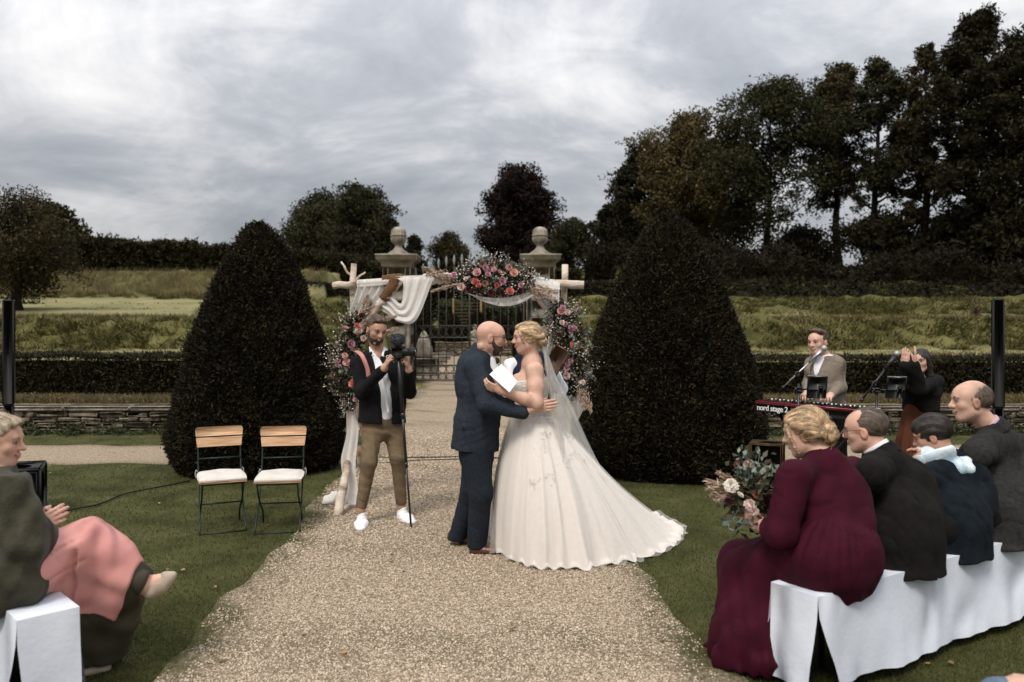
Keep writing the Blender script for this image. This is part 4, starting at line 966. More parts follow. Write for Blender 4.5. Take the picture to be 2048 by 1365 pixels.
# ---- keyboard
def keyboard():
    a = np.array([2.32, 7.60, 0]); b = np.array([3.03, 6.70, 0]); u = unit(b - a); L = 1.13; nb = np.array([u[1], -u[0], 0])   # nb: away from the camera side
    nb = nb if nb[1] > 0 else -nb
    Rm = np.stack([u, nb, [0, 0, 1.]], 1); o = a + u * L / 2 + nb * .16; o[2] = 0
    t = empty('stage_keyboard', o, 'red and black stage keyboard standing in front of the man in the beige jacket', 'keyboard', rz=math.atan2(u[1], u[0]))
    put('body', xform(bbox_((0, 0, 0), (L, .32, .085), .01), None, (0, 0, .945)), M_BLACK, t, local=True)
    put('top_panel', xform(bbox_((0, 0, 0), (L + .004, .20, .03), .009), None, (0, -.062, .992)), M_RED, t, local=True)
    put('control_strip', xform(bbox_((0, 0, 0), (L * .9, .11, .006), .002), None, (0, -.055, 1.010)), M_BLACKM, t, local=True)
    for i in range(34):
        put('knob', xform(lathe([(.008, 0), (.008, .014), (.005, .016)], (0, 0, 0), 6), None, (-.48 + i * .029, -.055 + .02 * ((i * 7) % 3 - 1), 1.012)), M_WHITE if i % 3 else M_BLACKM, t, local=True)
    kw = .0235
    for i in range(43): put('white_key', box((-L / 2 + .06 + i * kw, .10, .992), (kw - .0015, .115, .014)), M_WHITE, t, local=True)
    for i in range(42):
        if i % 7 not in (2, 6): put('black_key', box((-L / 2 + .06 + (i + .5) * kw, .075, 1.004), (.012, .07, .012)), M_BLACK, t, local=True)
    cu = bpy.data.curves.new('lettering', 'FONT'); cu.body = 'nord stage 2'; cu.size = .072; cu.extrude = .0008; cu.space_character = .92; cu.materials.append(M_WHITE); cu.offset = .0006
    tmp = link('lettering', cu); bpy.context.view_layer.update(); me = bpy.data.meshes.new_from_object(tmp.evaluated_get(bpy.context.evaluated_depsgraph_get())); bpy.data.objects.remove(tmp)
    tx = link('lettering', me, t); tx.location = (-L / 2 + .02, -.1615, .922); tx.rotation_euler = (R(90), 0, 0)
    th = np.linspace(0, 2 * np.pi, 21)
    put('emblem', merge(tube(np.stack([.026 * np.cos(th), 0 * th, .026 * np.sin(th)], 1) + [L / 2 - .16, -.162, .935], .005, 5, False), xform(lathe([(.022, 0), (.022, .004)], (0, 0, 0), 16), np.array([[1, 0, 0], [0, 0, -1], [0, 1, 0.]]), (L / 2 - .16, -.160, .935)),
        tube(smooth_path(np.array([[-.009, 0, -.010], [-.009, 0, .004], [0, 0, .011], [.009, 0, .004], [.009, 0, -.010]]) + [L / 2 - .16, -.165, .935], 10), .0035, 4)), mat('red_badge', [(.5, .03, .03), (.6, .05, .04)], rough=.4), t, local=True)
    st = empty('keyboard_stand', o, 'black folding stand under the red keyboard', 'stand', rz=math.atan2(u[1], u[0]))
    for y in (-.09, .09):
        put('leg', rod((-.36, y, .02), (.36, y, .885), .016), M_BLACKM, st, local=True); put('leg', rod((.36, y * .8, .02), (-.36, y * .8, .885), .016), M_BLACKM, st, local=True)
    for x in (-.36, .36):
        put('foot_bar', rod((x, -.24, .02), (x, .24, .02), .016), M_BLACKM, st, local=True); put('support_bar', rod((x, -.16, .887), (x, .16, .887), .014), M_BLACKM, st, local=True)
keyboard()
# ---- microphones on boom stands, tablets on arms
def mic_stand(base, joint_z, tip, tail, label, mlabel, tlabel, tabc, body, yaw):
    t = empty('microphone_stand', base, label, 'microphone stand', 'microphone stands of the musicians')
    j = np.array([base[0], base[1], joint_z])
    put('pole', rod(base + (0, 0, .12), j, .011), M_BLACKM, t); put('boom', rod(tail, tip, .008), M_BLACKM if body else M_CHROME, t)
    put('counterweight', rod(tail, tail + (tip - tail) * .08, .013), M_BLACKM, t)
    put('clutch', xform(bbox_((0, 0, 0), (.04, .04, .05), .01), None, lerp(tail, tip, .55)), M_BLACKM, t)
    for k in range(3):
        a = k * 2.094 + .4; put('leg', rod(base + (0, 0, .16), base + (.27 * math.cos(a), .27 * math.sin(a), .012), .009), M_BLACKM, t)
    d = unit(tip - tail); e = tip + d * .17
    m = empty('microphone', tip, mlabel, 'microphone', 'stage microphones')
    put('handle', tube([tip - d * .01, tip + d * .06, e - d * .03], [.011, .014, .021], 12), M_CHROME if not body else M_BLACKM, m, smooth=True)
    sm = Sdf(.004); sm.sph(e, .027); put_sdf('mesh_head', sm, .006, mat('mic_mesh', [(.25, .25, .25), (.5, .5, .5)], scale=220, rough=.5, metal=.5), m, e - .04, e + .04)
    arm0 = np.array([base[0], base[1], tabc[2] - .03])
    put('tablet_arm', merge(rod(arm0, tabc + (0, .03, -.02), .009), xform(bbox_((0, 0, 0), (.07, .05, .05), .01), None, arm0)), M_BLACKM, t)
    tb = empty('tablet', tabc, tlabel, 'tablet', 'tablets of the musicians')
    Rm = rotz(yaw) @ np.array([[1, 0, 0], [0, math.cos(.45), -math.sin(.45)], [0, math.sin(.45), math.cos(.45)]])
    put('case', xform(bbox_((0, 0, 0), (.17, .012, .23), .005), Rm, tabc), M_BLACK, tb)
    put('back_cover', xform(bbox_((0, 0, 0), (.15, .004, .13), .002), Rm, tabc + Rm @ np.array([0, -.008, .045])), mat('grey_cover', [(.035, .04, .035), (.06, .065, .06)], rough=.4), tb)
    put('edge', xform(bbox_((0, 0, 0), (.165, .016, .006), .002), Rm, tabc + Rm @ np.array([0, 0, .117])), M_CHROME, tb)
    put('clamp', xform(bbox_((0, 0, 0), (.05, .03, .12), .008), Rm, tabc + Rm @ np.array([.03, -.02, -.04])), M_BLACKM, tb)
mic_stand(gnd(1597, 1030) * (1, 1, 0), 1.19, at(1620, 724, 7.15), at(1564, 777, 7.25), 'slim microphone stand with silver boom beside the red keyboard', 'pale silver microphone in front of the man in the beige jacket',
          'tablet on an arm in front of the man in the beige jacket', at(1634, 775, 7.1), 0, R(-12))
mic_stand(gnd(1753, 1018) * (1, 1, 0), 1.1, at(1771, 738, 7.35), at(1722, 803, 7.4), 'black microphone stand in front of the woman in black', 'dark microphone in front of the clapping woman in black',
          'tablet on an arm in front of the clapping woman in black', at(1792, 776, 7.4), 1, R(-15))
# ---- acoustic amplifier
def amp():
    p = gnd(1540, 985); t = empty('guitar_amplifier', (2.66, 8.30, 0), 'small wooden acoustic amplifier with dark front at the foot of the right yew', 'amplifier', rz=R(-24))
    w, d_, h = .31, .27, .50; th = .022
    put('cabinet', merge(xform(bbox_((0, 0, 0), (th, d_, h - .03), .004), None, (-w / 2, 0, h / 2 + .015)), xform(bbox_((0, 0, 0), (th, d_, h - .03), .004), None, (w / 2, 0, h / 2 + .015)),
        xform(bbox_((0, 0, 0), (w + th, d_, th), .004), None, (0, 0, h)), xform(bbox_((0, 0, 0), (w + th, d_, th), .004), None, (0, 0, .03)), box((0, d_ / 2 - .02, h / 2), (w - th, .016, h - .05))), M_AMPWOOD, t, local=True)
    put('grille', xform(bbox_((0, 0, 0), (w - th - .004, .02, h - .05), .004), None, (0, -d_ / 2 + .035, h / 2 + .015)), M_GRILLE, t, local=True)
    put('badge', xform(bbox_((0, 0, 0), (.05, .006, .02), .002), None, (.075, -d_ / 2 + .022, h - .09)), M_CHROME, t, local=True)
    for i in range(8): put('knob', lathe([(.011, 0), (.010, .02), (.006, .023)], (-.03 + i * .024, -.05, h + .011), 8), M_BLACKM, t, local=True)
    put('side_slot', xform(bbox_((0, 0, 0), (.006, .03, .12), .002), None, (w / 2 + .0115, 0, h * .66)), M_BLACK, t, local=True)
    for s in (-1, 1):
        for q in (-1, 1): put('foot', lathe([(.018, 0), (.016, .02)], (s * .13, q * .1, 0), 8), M_BLACK, t, local=True)
    hp = empty('floor_monitor', (2.44, 8.95, 0), 'small black rounded box beside the amplifier against the yew', 'equipment')
    put('body', xform(bbox_((0, 0, 0), (.26, .22, .40), .05), None, (2.44, 8.95, .2)), M_BLACK, hp); put('knob', lathe([(.03, .4), (.03, .43), (.02, .44)], (2.44, 8.95, 0), 10), M_BLACKM, hp)
amp()
# ---- cables
def cable(pts, r, label):
    tag(put('cable', tube(smooth_path(pts, 40), r, 5), M_BLACK, smooth=True), label, 'cable', 'black cables on the ground')
cable([gnd(655, 912, .02), gnd(760, 915, .012), gnd(850, 915, .02), gnd(930, 914, .014), gnd(1010, 917, .02), gnd(1150, 925, .02)], .009, 'black cable stretched across the gravel path behind the couple')
cable([gnd(690, 918, .02), gnd(760, 926, .012), gnd(830, 921, .02), gnd(940, 918, .014)], .006, 'thin slack cable across the gravel behind the man filming')
cable([gnd(95, 1032, .02), gnd(150, 1018, .022), gnd(200, 1008, .02), gnd(250, 988, .02), gnd(330, 972, .02), gnd(380, 962, .02)], .008, 'black cable on the lawn from the left loudspeaker to the yew')
cable([at(1575, 952, 8.3), at(1584, 985, 8.2), gnd(1600, 1000, .02), gnd(1650, 985, .02), gnd(1690, 1000, .02)], .008, 'black cable curling from the amplifier over the grass')
cable([at(1528, 880, 8.9), at(1535, 868, 8.8), at(1545, 876, 8.6), at(1550, 895, 8.5)], .006, 'thin black cable looping above the small black box beside the amplifier')
# ---- benches in white fitted covers
def bench(B0, u, n, w, L, label, seed, drop=.10):
    """bench with a white fitted cover slit at the corners; B0 the near back corner on top, u along, n across"""
    rng = np.random.default_rng(seed); B0 = np.asarray(B0, float); u = np.append(u, 0); n = np.append(n, 0); H = .48; z = np.array([0, 0, 1.])
    t = empty('covered_bench', B0 + u * L / 2 + n * w / 2, label, 'bench', 'benches in white covers')
    put('seat', xform(bbox_((0, 0, 0), (L - .06, w - .05, .03), .004), np.stack([u, n, z], 1), B0 + u * L / 2 + n * w / 2 + z * (H - .03)), M_PINE, t)
    for q in (.15, .85):
        for s in (.12, .88): put('leg', rod(B0 + u * L * q + n * w * s, B0 + u * L * q + n * w * s + z * (H - .045), .014), M_GREENMETAL, t)
    def sheet(P0, d, ln, nrm, m, k=9, hem=.06, flare=.05, slit0=0, slit1=0):
        a = np.linspace(0, 1, m); b = np.linspace(0, 1, k); A, Bq = np.meshgrid(a, b, indexing='ij')
        fold = .018 * np.sin(A * ln * 7 + seed + 1.2 * np.sin(A * ln * 2.3)) + .008 * np.sin(A * ln * 17 + 2 * seed) + .006 * np.sin((A * ln * 1.6 + Bq * .5) * 22) * Bq
        out = (flare + fold) * Bq ** 1.3
        x = A + (slit0 * (1 - A) - slit1 * A) * np.clip(Bq - .22, 0, 1) * .13 / ln
        hb = hem + drop * (.5 + .5 * np.sin(A * 1.3 * ln + seed)) * .35
        P = P0 + d * (x * ln)[..., None] + nrm * out[..., None]
        P[..., 2] = H + .006 - Bq * (H + .006 - hb)
        return P.reshape(-1, 3), grid_faces(m, k)
    top = np.array([[B0 + u * (a * L) + n * (b * w) + z * (H + .006 - .004 * math.sin(b * 3.14159)) for b in np.linspace(0, 1, 5)] for a in np.linspace(0, 1, 30)]).reshape(-1, 3)
    g = Geo(); g.add(top, grid_faces(30, 5))
    g.add(*sheet(B0 + 0 * u, u, L, -n, 60, slit0=1)); g.add(*sheet(B0 + n * w, u, L, n, 60))
    g.add(*sheet(B0 + 0 * u, n, w, -u, 10, hem=.03, flare=.03, slit0=.35)); g.add(*sheet(B0 + u * L, n, w, u, 10))
    put('cover', g, M_LINEN, t, smooth=True)
    return t
BR0 = np.array([1.390, 3.62, 0.]); BRu = unit(np.array([.838, .545])); BRn = np.array([-BRu[1], BRu[0]])
bench(BR0, BRu, BRn, .26, 2.3, 'bench in a white cloth cover under the four guests at the right', 3)
BL0 = np.array([-2.07, 3.33, 0.]); BLn = unit(np.array([.707, .707])); BLu = np.array([-BLn[1], BLn[0]])
bench(BL0, BLu, BLn, .24, 1.6, 'bench in a white cloth cover under the woman at the left edge', 5)
# ================================================================== birch wedding arch, cloth and flowers
M_BIRCH = mat('birch_bark', [(.06, .038, .024), (.30, .225, .165), (.50, .41, .33), (.60, .51, .43)], scale=7, detail=8, rough=.8, stretch=(1, 1, 2.2), bump=.5, bscale=24, ramp=(.25, .62))
M_CUTWOOD = mat('cut_wood', [(.30, .15, .07), (.42, .24, .12)], scale=12, rough=.8)
M_CHIFFON = mat('white_chiffon', [(.74, .70, .66), (.80, .77, .73)], scale=20, rough=.9, trans=.30, alpha=.90, bump=.2, bscale=60)
M_JUTE = mat('brown_wrap_cloth', [(.085, .042, .017), (.15, .08, .033)], scale=18, rough=.95, bump=.8, bscale=70)
DA = 7.75
def arch():
    t = empty('birch_arch', gnd(915, 1006), 'birch log wedding arch with crossing beam, standing over the gravel path', 'wedding arch')
    def log(name, P, r, n=14, m=M_BIRCH, parent=t, sides=10, seed=0):
        rng = np.random.default_rng(seed + int(abs(P[0][0]) * 100)); sp = smooth_path(P, n); sp[1:-1] += rng.normal(0, .006, (n - 2, 3))
        g = tube(sp, np.linspace(r[0], r[1], n) * (1 + rng.normal(0, .035, n)), sides)
        o = put(name, g, [m, M_CUTWOOD], parent, smooth=True)
        for pl in o.data.polygons:
            if pl.loop_total > 4: pl.material_index = 1; pl.use_smooth = False
        return o
    pl = log('post', [at(697, 1006, DA + .06), at(700, 850, DA + .03), at(704, 700, DA), at(708, 528, DA)], (.040, .030))
    log('branch_stub', [at(707, 556, DA), at(694, 542, DA), at(682, 524, DA)], (.014, .010), 6, parent=pl)
    log('branch_stub', [at(710, 562, DA), at(720, 553, DA), at(731, 545, DA)], (.013, .009), 6, parent=pl)
    pr = log('post', [at(1128, 1006, DA + .1), at(1127, 800, DA + .05), at(1128, 660, DA + .03), at(1130, 530, DA + .06)], (.042, .032))
    log('beam', [at(666, 572, DA - .07), at(760, 565, DA - .06), at(860, 559, DA - .05), at(985, 553, DA - .05)], (.036, .030), 20)
    log('beam', [at(1000, 548, DA - .02), at(1080, 563, DA - .03), at(1168, 571, DA - .05)], (.032, .044), 14)
    log('brace', [at(800, 562, DA - .20), at(760, 610, DA - .20), at(712, 668, DA - .17)], (.034, .038), 12)
    log('brace', [at(1046, 566, DA - .12), at(1085, 604, DA - .11), at(1122, 650, DA - .08)], (.030, .034), 12)
    log('foot_log', [at(694, 925, 7.62), at(686, 975, 7.38), at(675, 1036, 7.17)], (.036, .046), 10)
    log('foot_log', [at(706, 1002, 7.9), at(690, 1025, 7.5), at(673, 1042, 7.20)], (.042, .048), 8)
    log('foot_log', [at(716, 900, 7.95), at(722, 930, 8.1), at(736, 966, 8.35)], (.03, .034), 8)
    log('foot_log', [at(1138, 920, 7.62), at(1146, 975, 7.38), at(1158, 1034, 7.2)], (.034, .042), 8)
    wr = []
    for k in range(7):
        c = lerp(at(783, 560, DA - .06), at(797, 561, DA - .06), k / 6); wr.append(c)
    # brown cloth tied round the beam and the head of the brace
    a, b = at(786, 563, DA - .12), at(766, 600, DA - .16)
    g1 = tube(smooth_path([at(766, 563, DA - .08), at(785, 560, DA - .08), at(804, 559, DA - .07)], 12), .056 + .003 * np.sin(np.arange(12) * 2.2), 16)
    g2 = tube(smooth_path([at(793, 558, DA - .19), at(783, 576, DA - .20), at(766, 600, DA - .20)], 14), np.linspace(.060, .048, 14) + .003 * np.sin(np.arange(14) * 2.2), 16)
    put('brown_cloth_tie', merge(g1, g2), M_JUTE, t, smooth=True)
    return t
arch()
def sheet(A, B, n, m, fold=.015, freq=6, sag=0.0, seed=0):
    """cloth stretched between two edge lines, with folds that run along them"""
    a = smooth_path(A, n); b = smooth_path(B, n); s = np.linspace(0, 1, m)
    P = a[:, None] * (1 - s)[None, :, None] + b[:, None] * s[None, :, None]
    tt = np.linspace(0, 1, n)[:, None]; ph = np.random.default_rng(seed).uniform(0, 6, 3)
    w = np.sin(s[None] * freq * 2 * np.pi + ph[0] + 1.5 * np.sin(tt * 3 + ph[1])) * fold + .5 * fold * np.sin(s[None] * freq * 4.3 * np.pi + ph[2] + 2 * tt)
    P[..., 1] += w - sag * np.sin(s * np.pi)[None]; P[..., 0] += .35 * w
    return P.reshape(-1, 3), grid_faces(n, m)
def drapes():
    d = DA - .08
    g = Geo()
    g.add(*sheet([at(714, 562, d - .06), at(710, 592, d - .05), at(701, 622, d - .04), at(694, 652, d), at(690, 690, d)], [at(794, 558, d - .02), at(776, 590, d - .03), at(750, 622, d - .04), at(720, 658, d - .06), at(706, 690, d - .05)], 26, 36, .018, 5, seed=1))
    g.add(*sheet([at(774, 572, d - .10), at(784, 592, d - .12), at(799, 607, d - .13), at(805, 590, d - .12), at(806, 553, d - .08)],
                 [at(748, 614, d - .10), at(776, 630, d - .15), at(797, 645, d - .2), at(832, 640, d - .18), at(868, 556, d - .08)], 30, 24, .016, 3, seed=2))
    g.add(*sheet([at(714, 560, d - .05), at(770, 556, d - .05), at(806, 552, d - .05), at(868, 550, d - .05)], [at(714, 574, d - .07), at(772, 570, d - .07), at(806, 566, d - .07), at(868, 562, d - .07)], 30, 6, .008, 1, seed=3))
    bm = tube(smooth_path([at(846, 560, DA - .055), at(880, 558, DA - .055), at(912, 556, DA - .055)], 16), .052 + .007 * np.sin(np.arange(16) * 1.9), 12)
    g2 = merge(g, bm)
    tag(put('chiffon_drape', g2, M_CHIFFON, smooth=True), 'white chiffon draped over the left half of the arch beam', 'cloth', 'white chiffon drapes on the arch')
    g = Geo()
    g.add(*sheet([at(704, 790, DA - .08), at(694, 870, DA - .08), at(683, 920, DA - .12), at(688, 968, DA - .16), at(684, 1004, 7.4)], [at(715, 800, DA - .08), at(718, 860, DA - .1), at(712, 925, DA - .12), at(716, 970, DA - .2), at(722, 1014, 7.45)], 26, 14, .014, 2, seed=4))
    sp = Sdf(.06)
    for (px, py, r) in ((662, 994, .07), (675, 990, .085), (690, 985, .075), (704, 990, .07), (655, 1000, .045)):
        p = gnd(px, py + 10); sp.ell(p + (0, 0, .02), (r * 1.25, r * 1.1, r * .75))
    V, Q = sp.mesh(.018, gnd(640, 1016) + (0, -.3, -.05), gnd(730, 1000) + (.1, .5, .3), disp=lambda P: .016 * (1 - np.abs(np.sin(P[..., 0] * 24 + P[..., 1] * 18 + 2 * np.sin(P[..., 0] * 11 - P[..., 2] * 30)))) ** 1.5 + .006 * np.sin(P[..., 0] * 60 + P[..., 2] * 50))
    V[:, 2] = np.maximum(V[:, 2], .012); g.add(V, Q)
    tag(put('chiffon_drape', g, M_CHIFFON, smooth=True), 'white chiffon trailing down the left post onto the gravel', 'cloth', 'white chiffon drapes on the arch')
    g = Geo()
    g.add(*sheet([at(1040, 545, d), at(1060, 572, d - .05), at(1084, 602, d - .06), at(1100, 650, d - .02), at(1088, 722, d)], [at(1116, 562, d), at(1119, 590, d - .05), at(1116, 630, d - .05), at(1112, 660, d - .02), at(1102, 724, d)], 26, 26, .016, 4, seed=5))
    g.add(*sheet([at(1038, 543, d + .0), at(1080, 556, d + .0), at(1120, 564, d + .0)], [at(1040, 556, d - .05), at(1080, 572, d - .06), at(1120, 580, d - .05)], 16, 6, .006, 1, seed=6))
    g.add(*sheet([at(932, 586, d - .06), at(965, 594, d - .08), at(1005, 596, d - .1), at(1040, 590, d - .08), at(1068, 580, d - .05)], [at(940, 590, d - .06), at(968, 604, d - .09), at(1008, 613, d - .12), at(1044, 606, d - .09), at(1074, 588, d - .05)], 24, 8, .008, 1, seed=7))
    tag(put('chiffon_drape', g, M_CHIFFON, smooth=True), 'white chiffon draped over the right half of the arch beam', 'cloth', 'white chiffon drapes on the arch')
    g = Geo()
    g.add(*sheet([at(1136, 750, d), at(1134, 790, d - .03), at(1140, 815, d - .03), at(1152, 842, d)], [at(1166, 752, d), at(1170, 790, d - .03), at(1168, 815, d - .03), at(1156, 843, d)], 18, 14, .014, 2, seed=8))
    tag(put('chiffon_drape', g, M_CHIFFON, smooth=True), 'white chiffon end hanging below the right flowers', 'cloth', 'white chiffon drapes on the arch')
drapes()
# ---- flowers
def petal_mat(n, a, b): return mat(n, [a, b], island=.6, scale=20, rough=.7, trans=.15, spec=.2)
ROSE = dict(pink=petal_mat('pink_petal', (.56, .30, .29), (.74, .47, .44)), coral=petal_mat('coral_petal', (.54, .15, .12), (.72, .29, .23)), peach=petal_mat('peach_petal', (.66, .36, .27), (.80, .52, .42)),
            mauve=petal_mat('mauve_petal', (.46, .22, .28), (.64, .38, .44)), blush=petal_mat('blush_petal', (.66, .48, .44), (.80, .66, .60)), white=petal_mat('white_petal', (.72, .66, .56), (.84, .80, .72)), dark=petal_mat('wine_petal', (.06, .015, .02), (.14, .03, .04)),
            dusty=petal_mat('dusty_petal', (.30, .17, .13), (.45, .27, .21)))
def rose_mesh(seed, rings=((3, .25, 1.3), (5, .5, 1.05), (6, .78, .75), (7, 1.0, .45))):
    rng = np.random.default_rng(seed); g = Geo()
    for n, rad, up in rings:
        for k in range(n):
            a = 2 * np.pi * k / n + rng.uniform(-.2, .2) + rad * 3; w = 2.3 * rad * math.sin(math.pi / n) * 1.35 + .12
            u = np.linspace(-1, 1, 4); v = np.linspace(0, 1, 4); U, Vv = np.meshgrid(u, v, indexing='ij')
            ph = a + U * w / max(rad, .3) * .42; rr = rad * (.35 + .65 * np.sin(Vv * 1.5)) + .10 * Vv ** 3 * (rad) + rng.normal(0, .02)
            z = -.35 + Vv * (.55 + .5 * up) * (1 - .22 * U * U) - .12 * Vv ** 4
            g.add(np.stack([rr * np.cos(ph), rr * np.sin(ph), z], -1).reshape(-1, 3), grid_faces(4, 4))
    return g
def dahlia_mesh(seed):
    rng = np.random.default_rng(seed); n = 190; u = rng.uniform(0, 1, n) ** .8; a = rng.uniform(0, 2 * np.pi, n); ph = u * 1.75
    N_ = np.stack([np.sin(ph) * np.cos(a), np.sin(ph) * np.sin(a), np.cos(ph)], 1); C = N_ * [.80, .80, .62] * rng.uniform(.82, 1.06, n)[:, None]
    s = np.cross(N_, [0, 0, 1.0]); s /= np.linalg.norm(s, axis=1, keepdims=True) + 1e-6; L = rng.uniform(.22, .36, n)[:, None]; w = rng.uniform(.10, .17, n)[:, None]; o = unit([0, 0, 1]) * .25
    d = N_ * .8 + o + rng.normal(0, .22, (n, 3)); d /= np.linalg.norm(d, axis=1, keepdims=True)
    V = np.stack([C - d * L * .8, C - d * L * .1 + s * w + N_ * .02, C + d * L * .45 + s * w * .5 + N_ * .06, C + d * L * .45 - s * w * .5 + N_ * .06, C - d * L * .1 - s * w + N_ * .02], 1).reshape(-1, 3)
    g = Geo(); g.add(V, np.arange(5 * n).reshape(n, 5)); return merge(g, lathe([(.01, -.5), (.5, -.35), (.62, .1), (.4, .42), (.02, .52)], (0, 0, 0), 10))
ROSE_MESH = {}
def rose(kind, p, r, parent, face=(0, -1, .35), seed=0, name='rose', label=None, dahlia=False):
    key = (kind, seed % 3, dahlia)
    if key not in ROSE_MESH:
        me = (dahlia_mesh if dahlia else rose_mesh)(seed % 3).mesh('rose'); me.materials.append(ROSE[kind]); me.polygons.foreach_set('use_smooth', np.ones(len(me.polygons), bool)); ROSE_MESH[key] = me
    o = link(name, ROSE_MESH[key], parent); rng = np.random.default_rng(seed + 100)
    o.location = Vector(p) - Vector(root_of(parent).location); o.scale = (r, r, r * .9)
    f = Vector(face) + Vector(rng.normal(0, .35, 3)); o.rotation_euler = f.to_track_quat('Z', 'Y').to_euler()
    if label: o['label'] = label
    return o
M_LEAFD = mat('dark_bouquet_leaf', [(.014, .011, .007), (.034, .034, .016), (.075, .072, .036), (.07, .03, .024)], island=.85, scale=4, rough=.55)
M_EUCA = mat('eucalyptus_leaf', [(.08, .11, .085), (.14, .17, .14), (.21, .235, .20)], island=.7, scale=6, rough=.6)
M_FILL = mat('filler_blossom', [(.22, .18, .14), (.50, .43, .38), (.72, .66, .60)], island=.8, scale=6, rough=.8)
M_PAMPAS = mat('pampas_plume', [(.24, .16, .11), (.40, .29, .21), (.52, .40, .31)], island=.7, scale=6, rough=.95)
def plume(a, b, w, seed, n=190):
    rng = np.random.default_rng(seed); a = np.asarray(a, float); b = np.asarray(b, float); t = rng.uniform(.15, 1, n) ** .8
    d = b - a; L = np.linalg.norm(d); C = a + d * t[:, None] + rng.normal(0, 1, (n, 3)) * (w * np.sin(np.clip(t, 0, .97) * np.pi) ** .6)[:, None] * .6
    C[:, 2] -= .05 * L * t ** 2
    V, Q = leaf_quads(C, .05, .008, unit(d) * 1.6, .6, rng)
    return merge(tube(smooth_path([a, (a + b) / 2, b], 6), .003, 3, False), (V, Q))
def arrangement(label, spine, rad, roses, nleaf, nfill, neuca, seed, plumes, anchor):
    rng = np.random.default_rng(seed); t = empty('flower_arrangement', anchor, label, 'flowers', 'flower arrangements on the arch')
    sp = smooth_path(spine, 60); rr = np.interp(np.linspace(0, 1, 60), np.linspace(0, 1, len(rad)), rad)
    def cloud(n, f, s=1.0):
        i = rng.integers(0, 60, n); q = rng.normal(0, 1, (n, 3)); q /= np.linalg.norm(q, axis=1, keepdims=True)
        return sp[i] + q * (rr[i] * rng.uniform(.15, 1, n) ** .6 * f)[:, None] * [1, .8, 1] * s, q
    C, q = cloud(nleaf, 1.0); V, Q = leaf_quads(C, rng.uniform(.03, .075, nleaf), rng.uniform(.022, .045, nleaf), q, .7, rng)
    tag(put('leaves', (V, Q), M_LEAFD, t), kind='stuff')
    G = []
    C, q = cloud(neuca // 9, 1.05)
    for c, o in zip(C, q):
        e = c + unit(o + [0, -.2, .1]) * rng.uniform(.10, .2); P = smooth_path([c, (c + e) / 2 + rng.normal(0, .015, 3), e], 5); G.append(tube(P, .002, 3, False))
        k = 9; cc = lerp(c, e, rng.uniform(.2, 1.05, k)[:, None]) + rng.normal(0, .018, (k, 3)); G.append(leaf_quads(cc, rng.uniform(.025, .042, k), rng.uniform(.022, .036, k), rng=rng, bend=.05))
    tag(put('eucalyptus', merge(*G), M_EUCA, t), kind='stuff')
    G = []
    C, q = cloud(nfill // 12, 1.15)
    for c, o in zip(C, q):
        k = 12; cc = c + rng.normal(0, .035, (k, 3)) + o * .02; G.append(leaf_quads(cc, rng.uniform(.011, .022, k), .014, rng=rng, bend=.2))
        G.append(tube([c - o * .08, c], .0015, 3, False))
    tag(put('filler_blossoms', merge(*G), M_FILL, t), kind='stuff')
    for i, (kind, px, py, dia, d) in enumerate(roses):
        rose(kind, at(px, py, d), dia / 2 / F * d * 1.05, t, seed=seed + i, dahlia=(i % 3 == 2 and dia > 11))
    for i, (a, b, w) in enumerate(plumes): put('pampas_plume', plume(a, b, w, seed + i), M_PAMPAS, t)
    return t
dt = DA - .28
arrangement('large mound of pink and coral roses at the top of the arch', [at(915, 562, DA - .1), at(950, 553, DA - .12), at(985, 555, DA - .12), at(1025, 558, DA - .12), at(1058, 566, DA - .1)], [.07, .16, .20, .18, .09],
    [('pink', 954, 546, 15, dt), ('coral', 950, 563, 14, dt), ('mauve', 977, 543, 12, dt), ('mauve', 971, 536, 11, dt), ('peach', 1028, 546, 15, dt), ('pink', 1018, 535, 14, dt), ('mauve', 1005, 562, 14, dt - .02), ('coral', 1020, 583, 15, dt), ('coral', 994, 571, 12, dt - .02),
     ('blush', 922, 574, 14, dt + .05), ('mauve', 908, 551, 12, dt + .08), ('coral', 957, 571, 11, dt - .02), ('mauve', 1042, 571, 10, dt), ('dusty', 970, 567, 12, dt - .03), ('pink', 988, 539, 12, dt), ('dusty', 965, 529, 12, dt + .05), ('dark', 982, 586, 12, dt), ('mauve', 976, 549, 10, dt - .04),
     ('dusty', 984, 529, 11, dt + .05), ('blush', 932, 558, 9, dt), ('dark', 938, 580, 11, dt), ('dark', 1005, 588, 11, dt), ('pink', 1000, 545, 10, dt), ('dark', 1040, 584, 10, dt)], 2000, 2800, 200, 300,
    [(at(915, 562, DA - .1), at(845, 532, DA - .2), .035), (at(918, 560, DA - .1), at(852, 545, DA - .3), .03), (at(915, 562, DA - .1), at(870, 552, DA - .3), .03), (at(1050, 572, DA - .1), at(1116, 582, DA - .3), .03), (at(1050, 575, DA - .1), at(1112, 596, DA - .3), .03), (at(930, 565, DA - .2), at(865, 580, DA - .3), .012)], at(985, 575, DA - .1))
dl = DA - .26
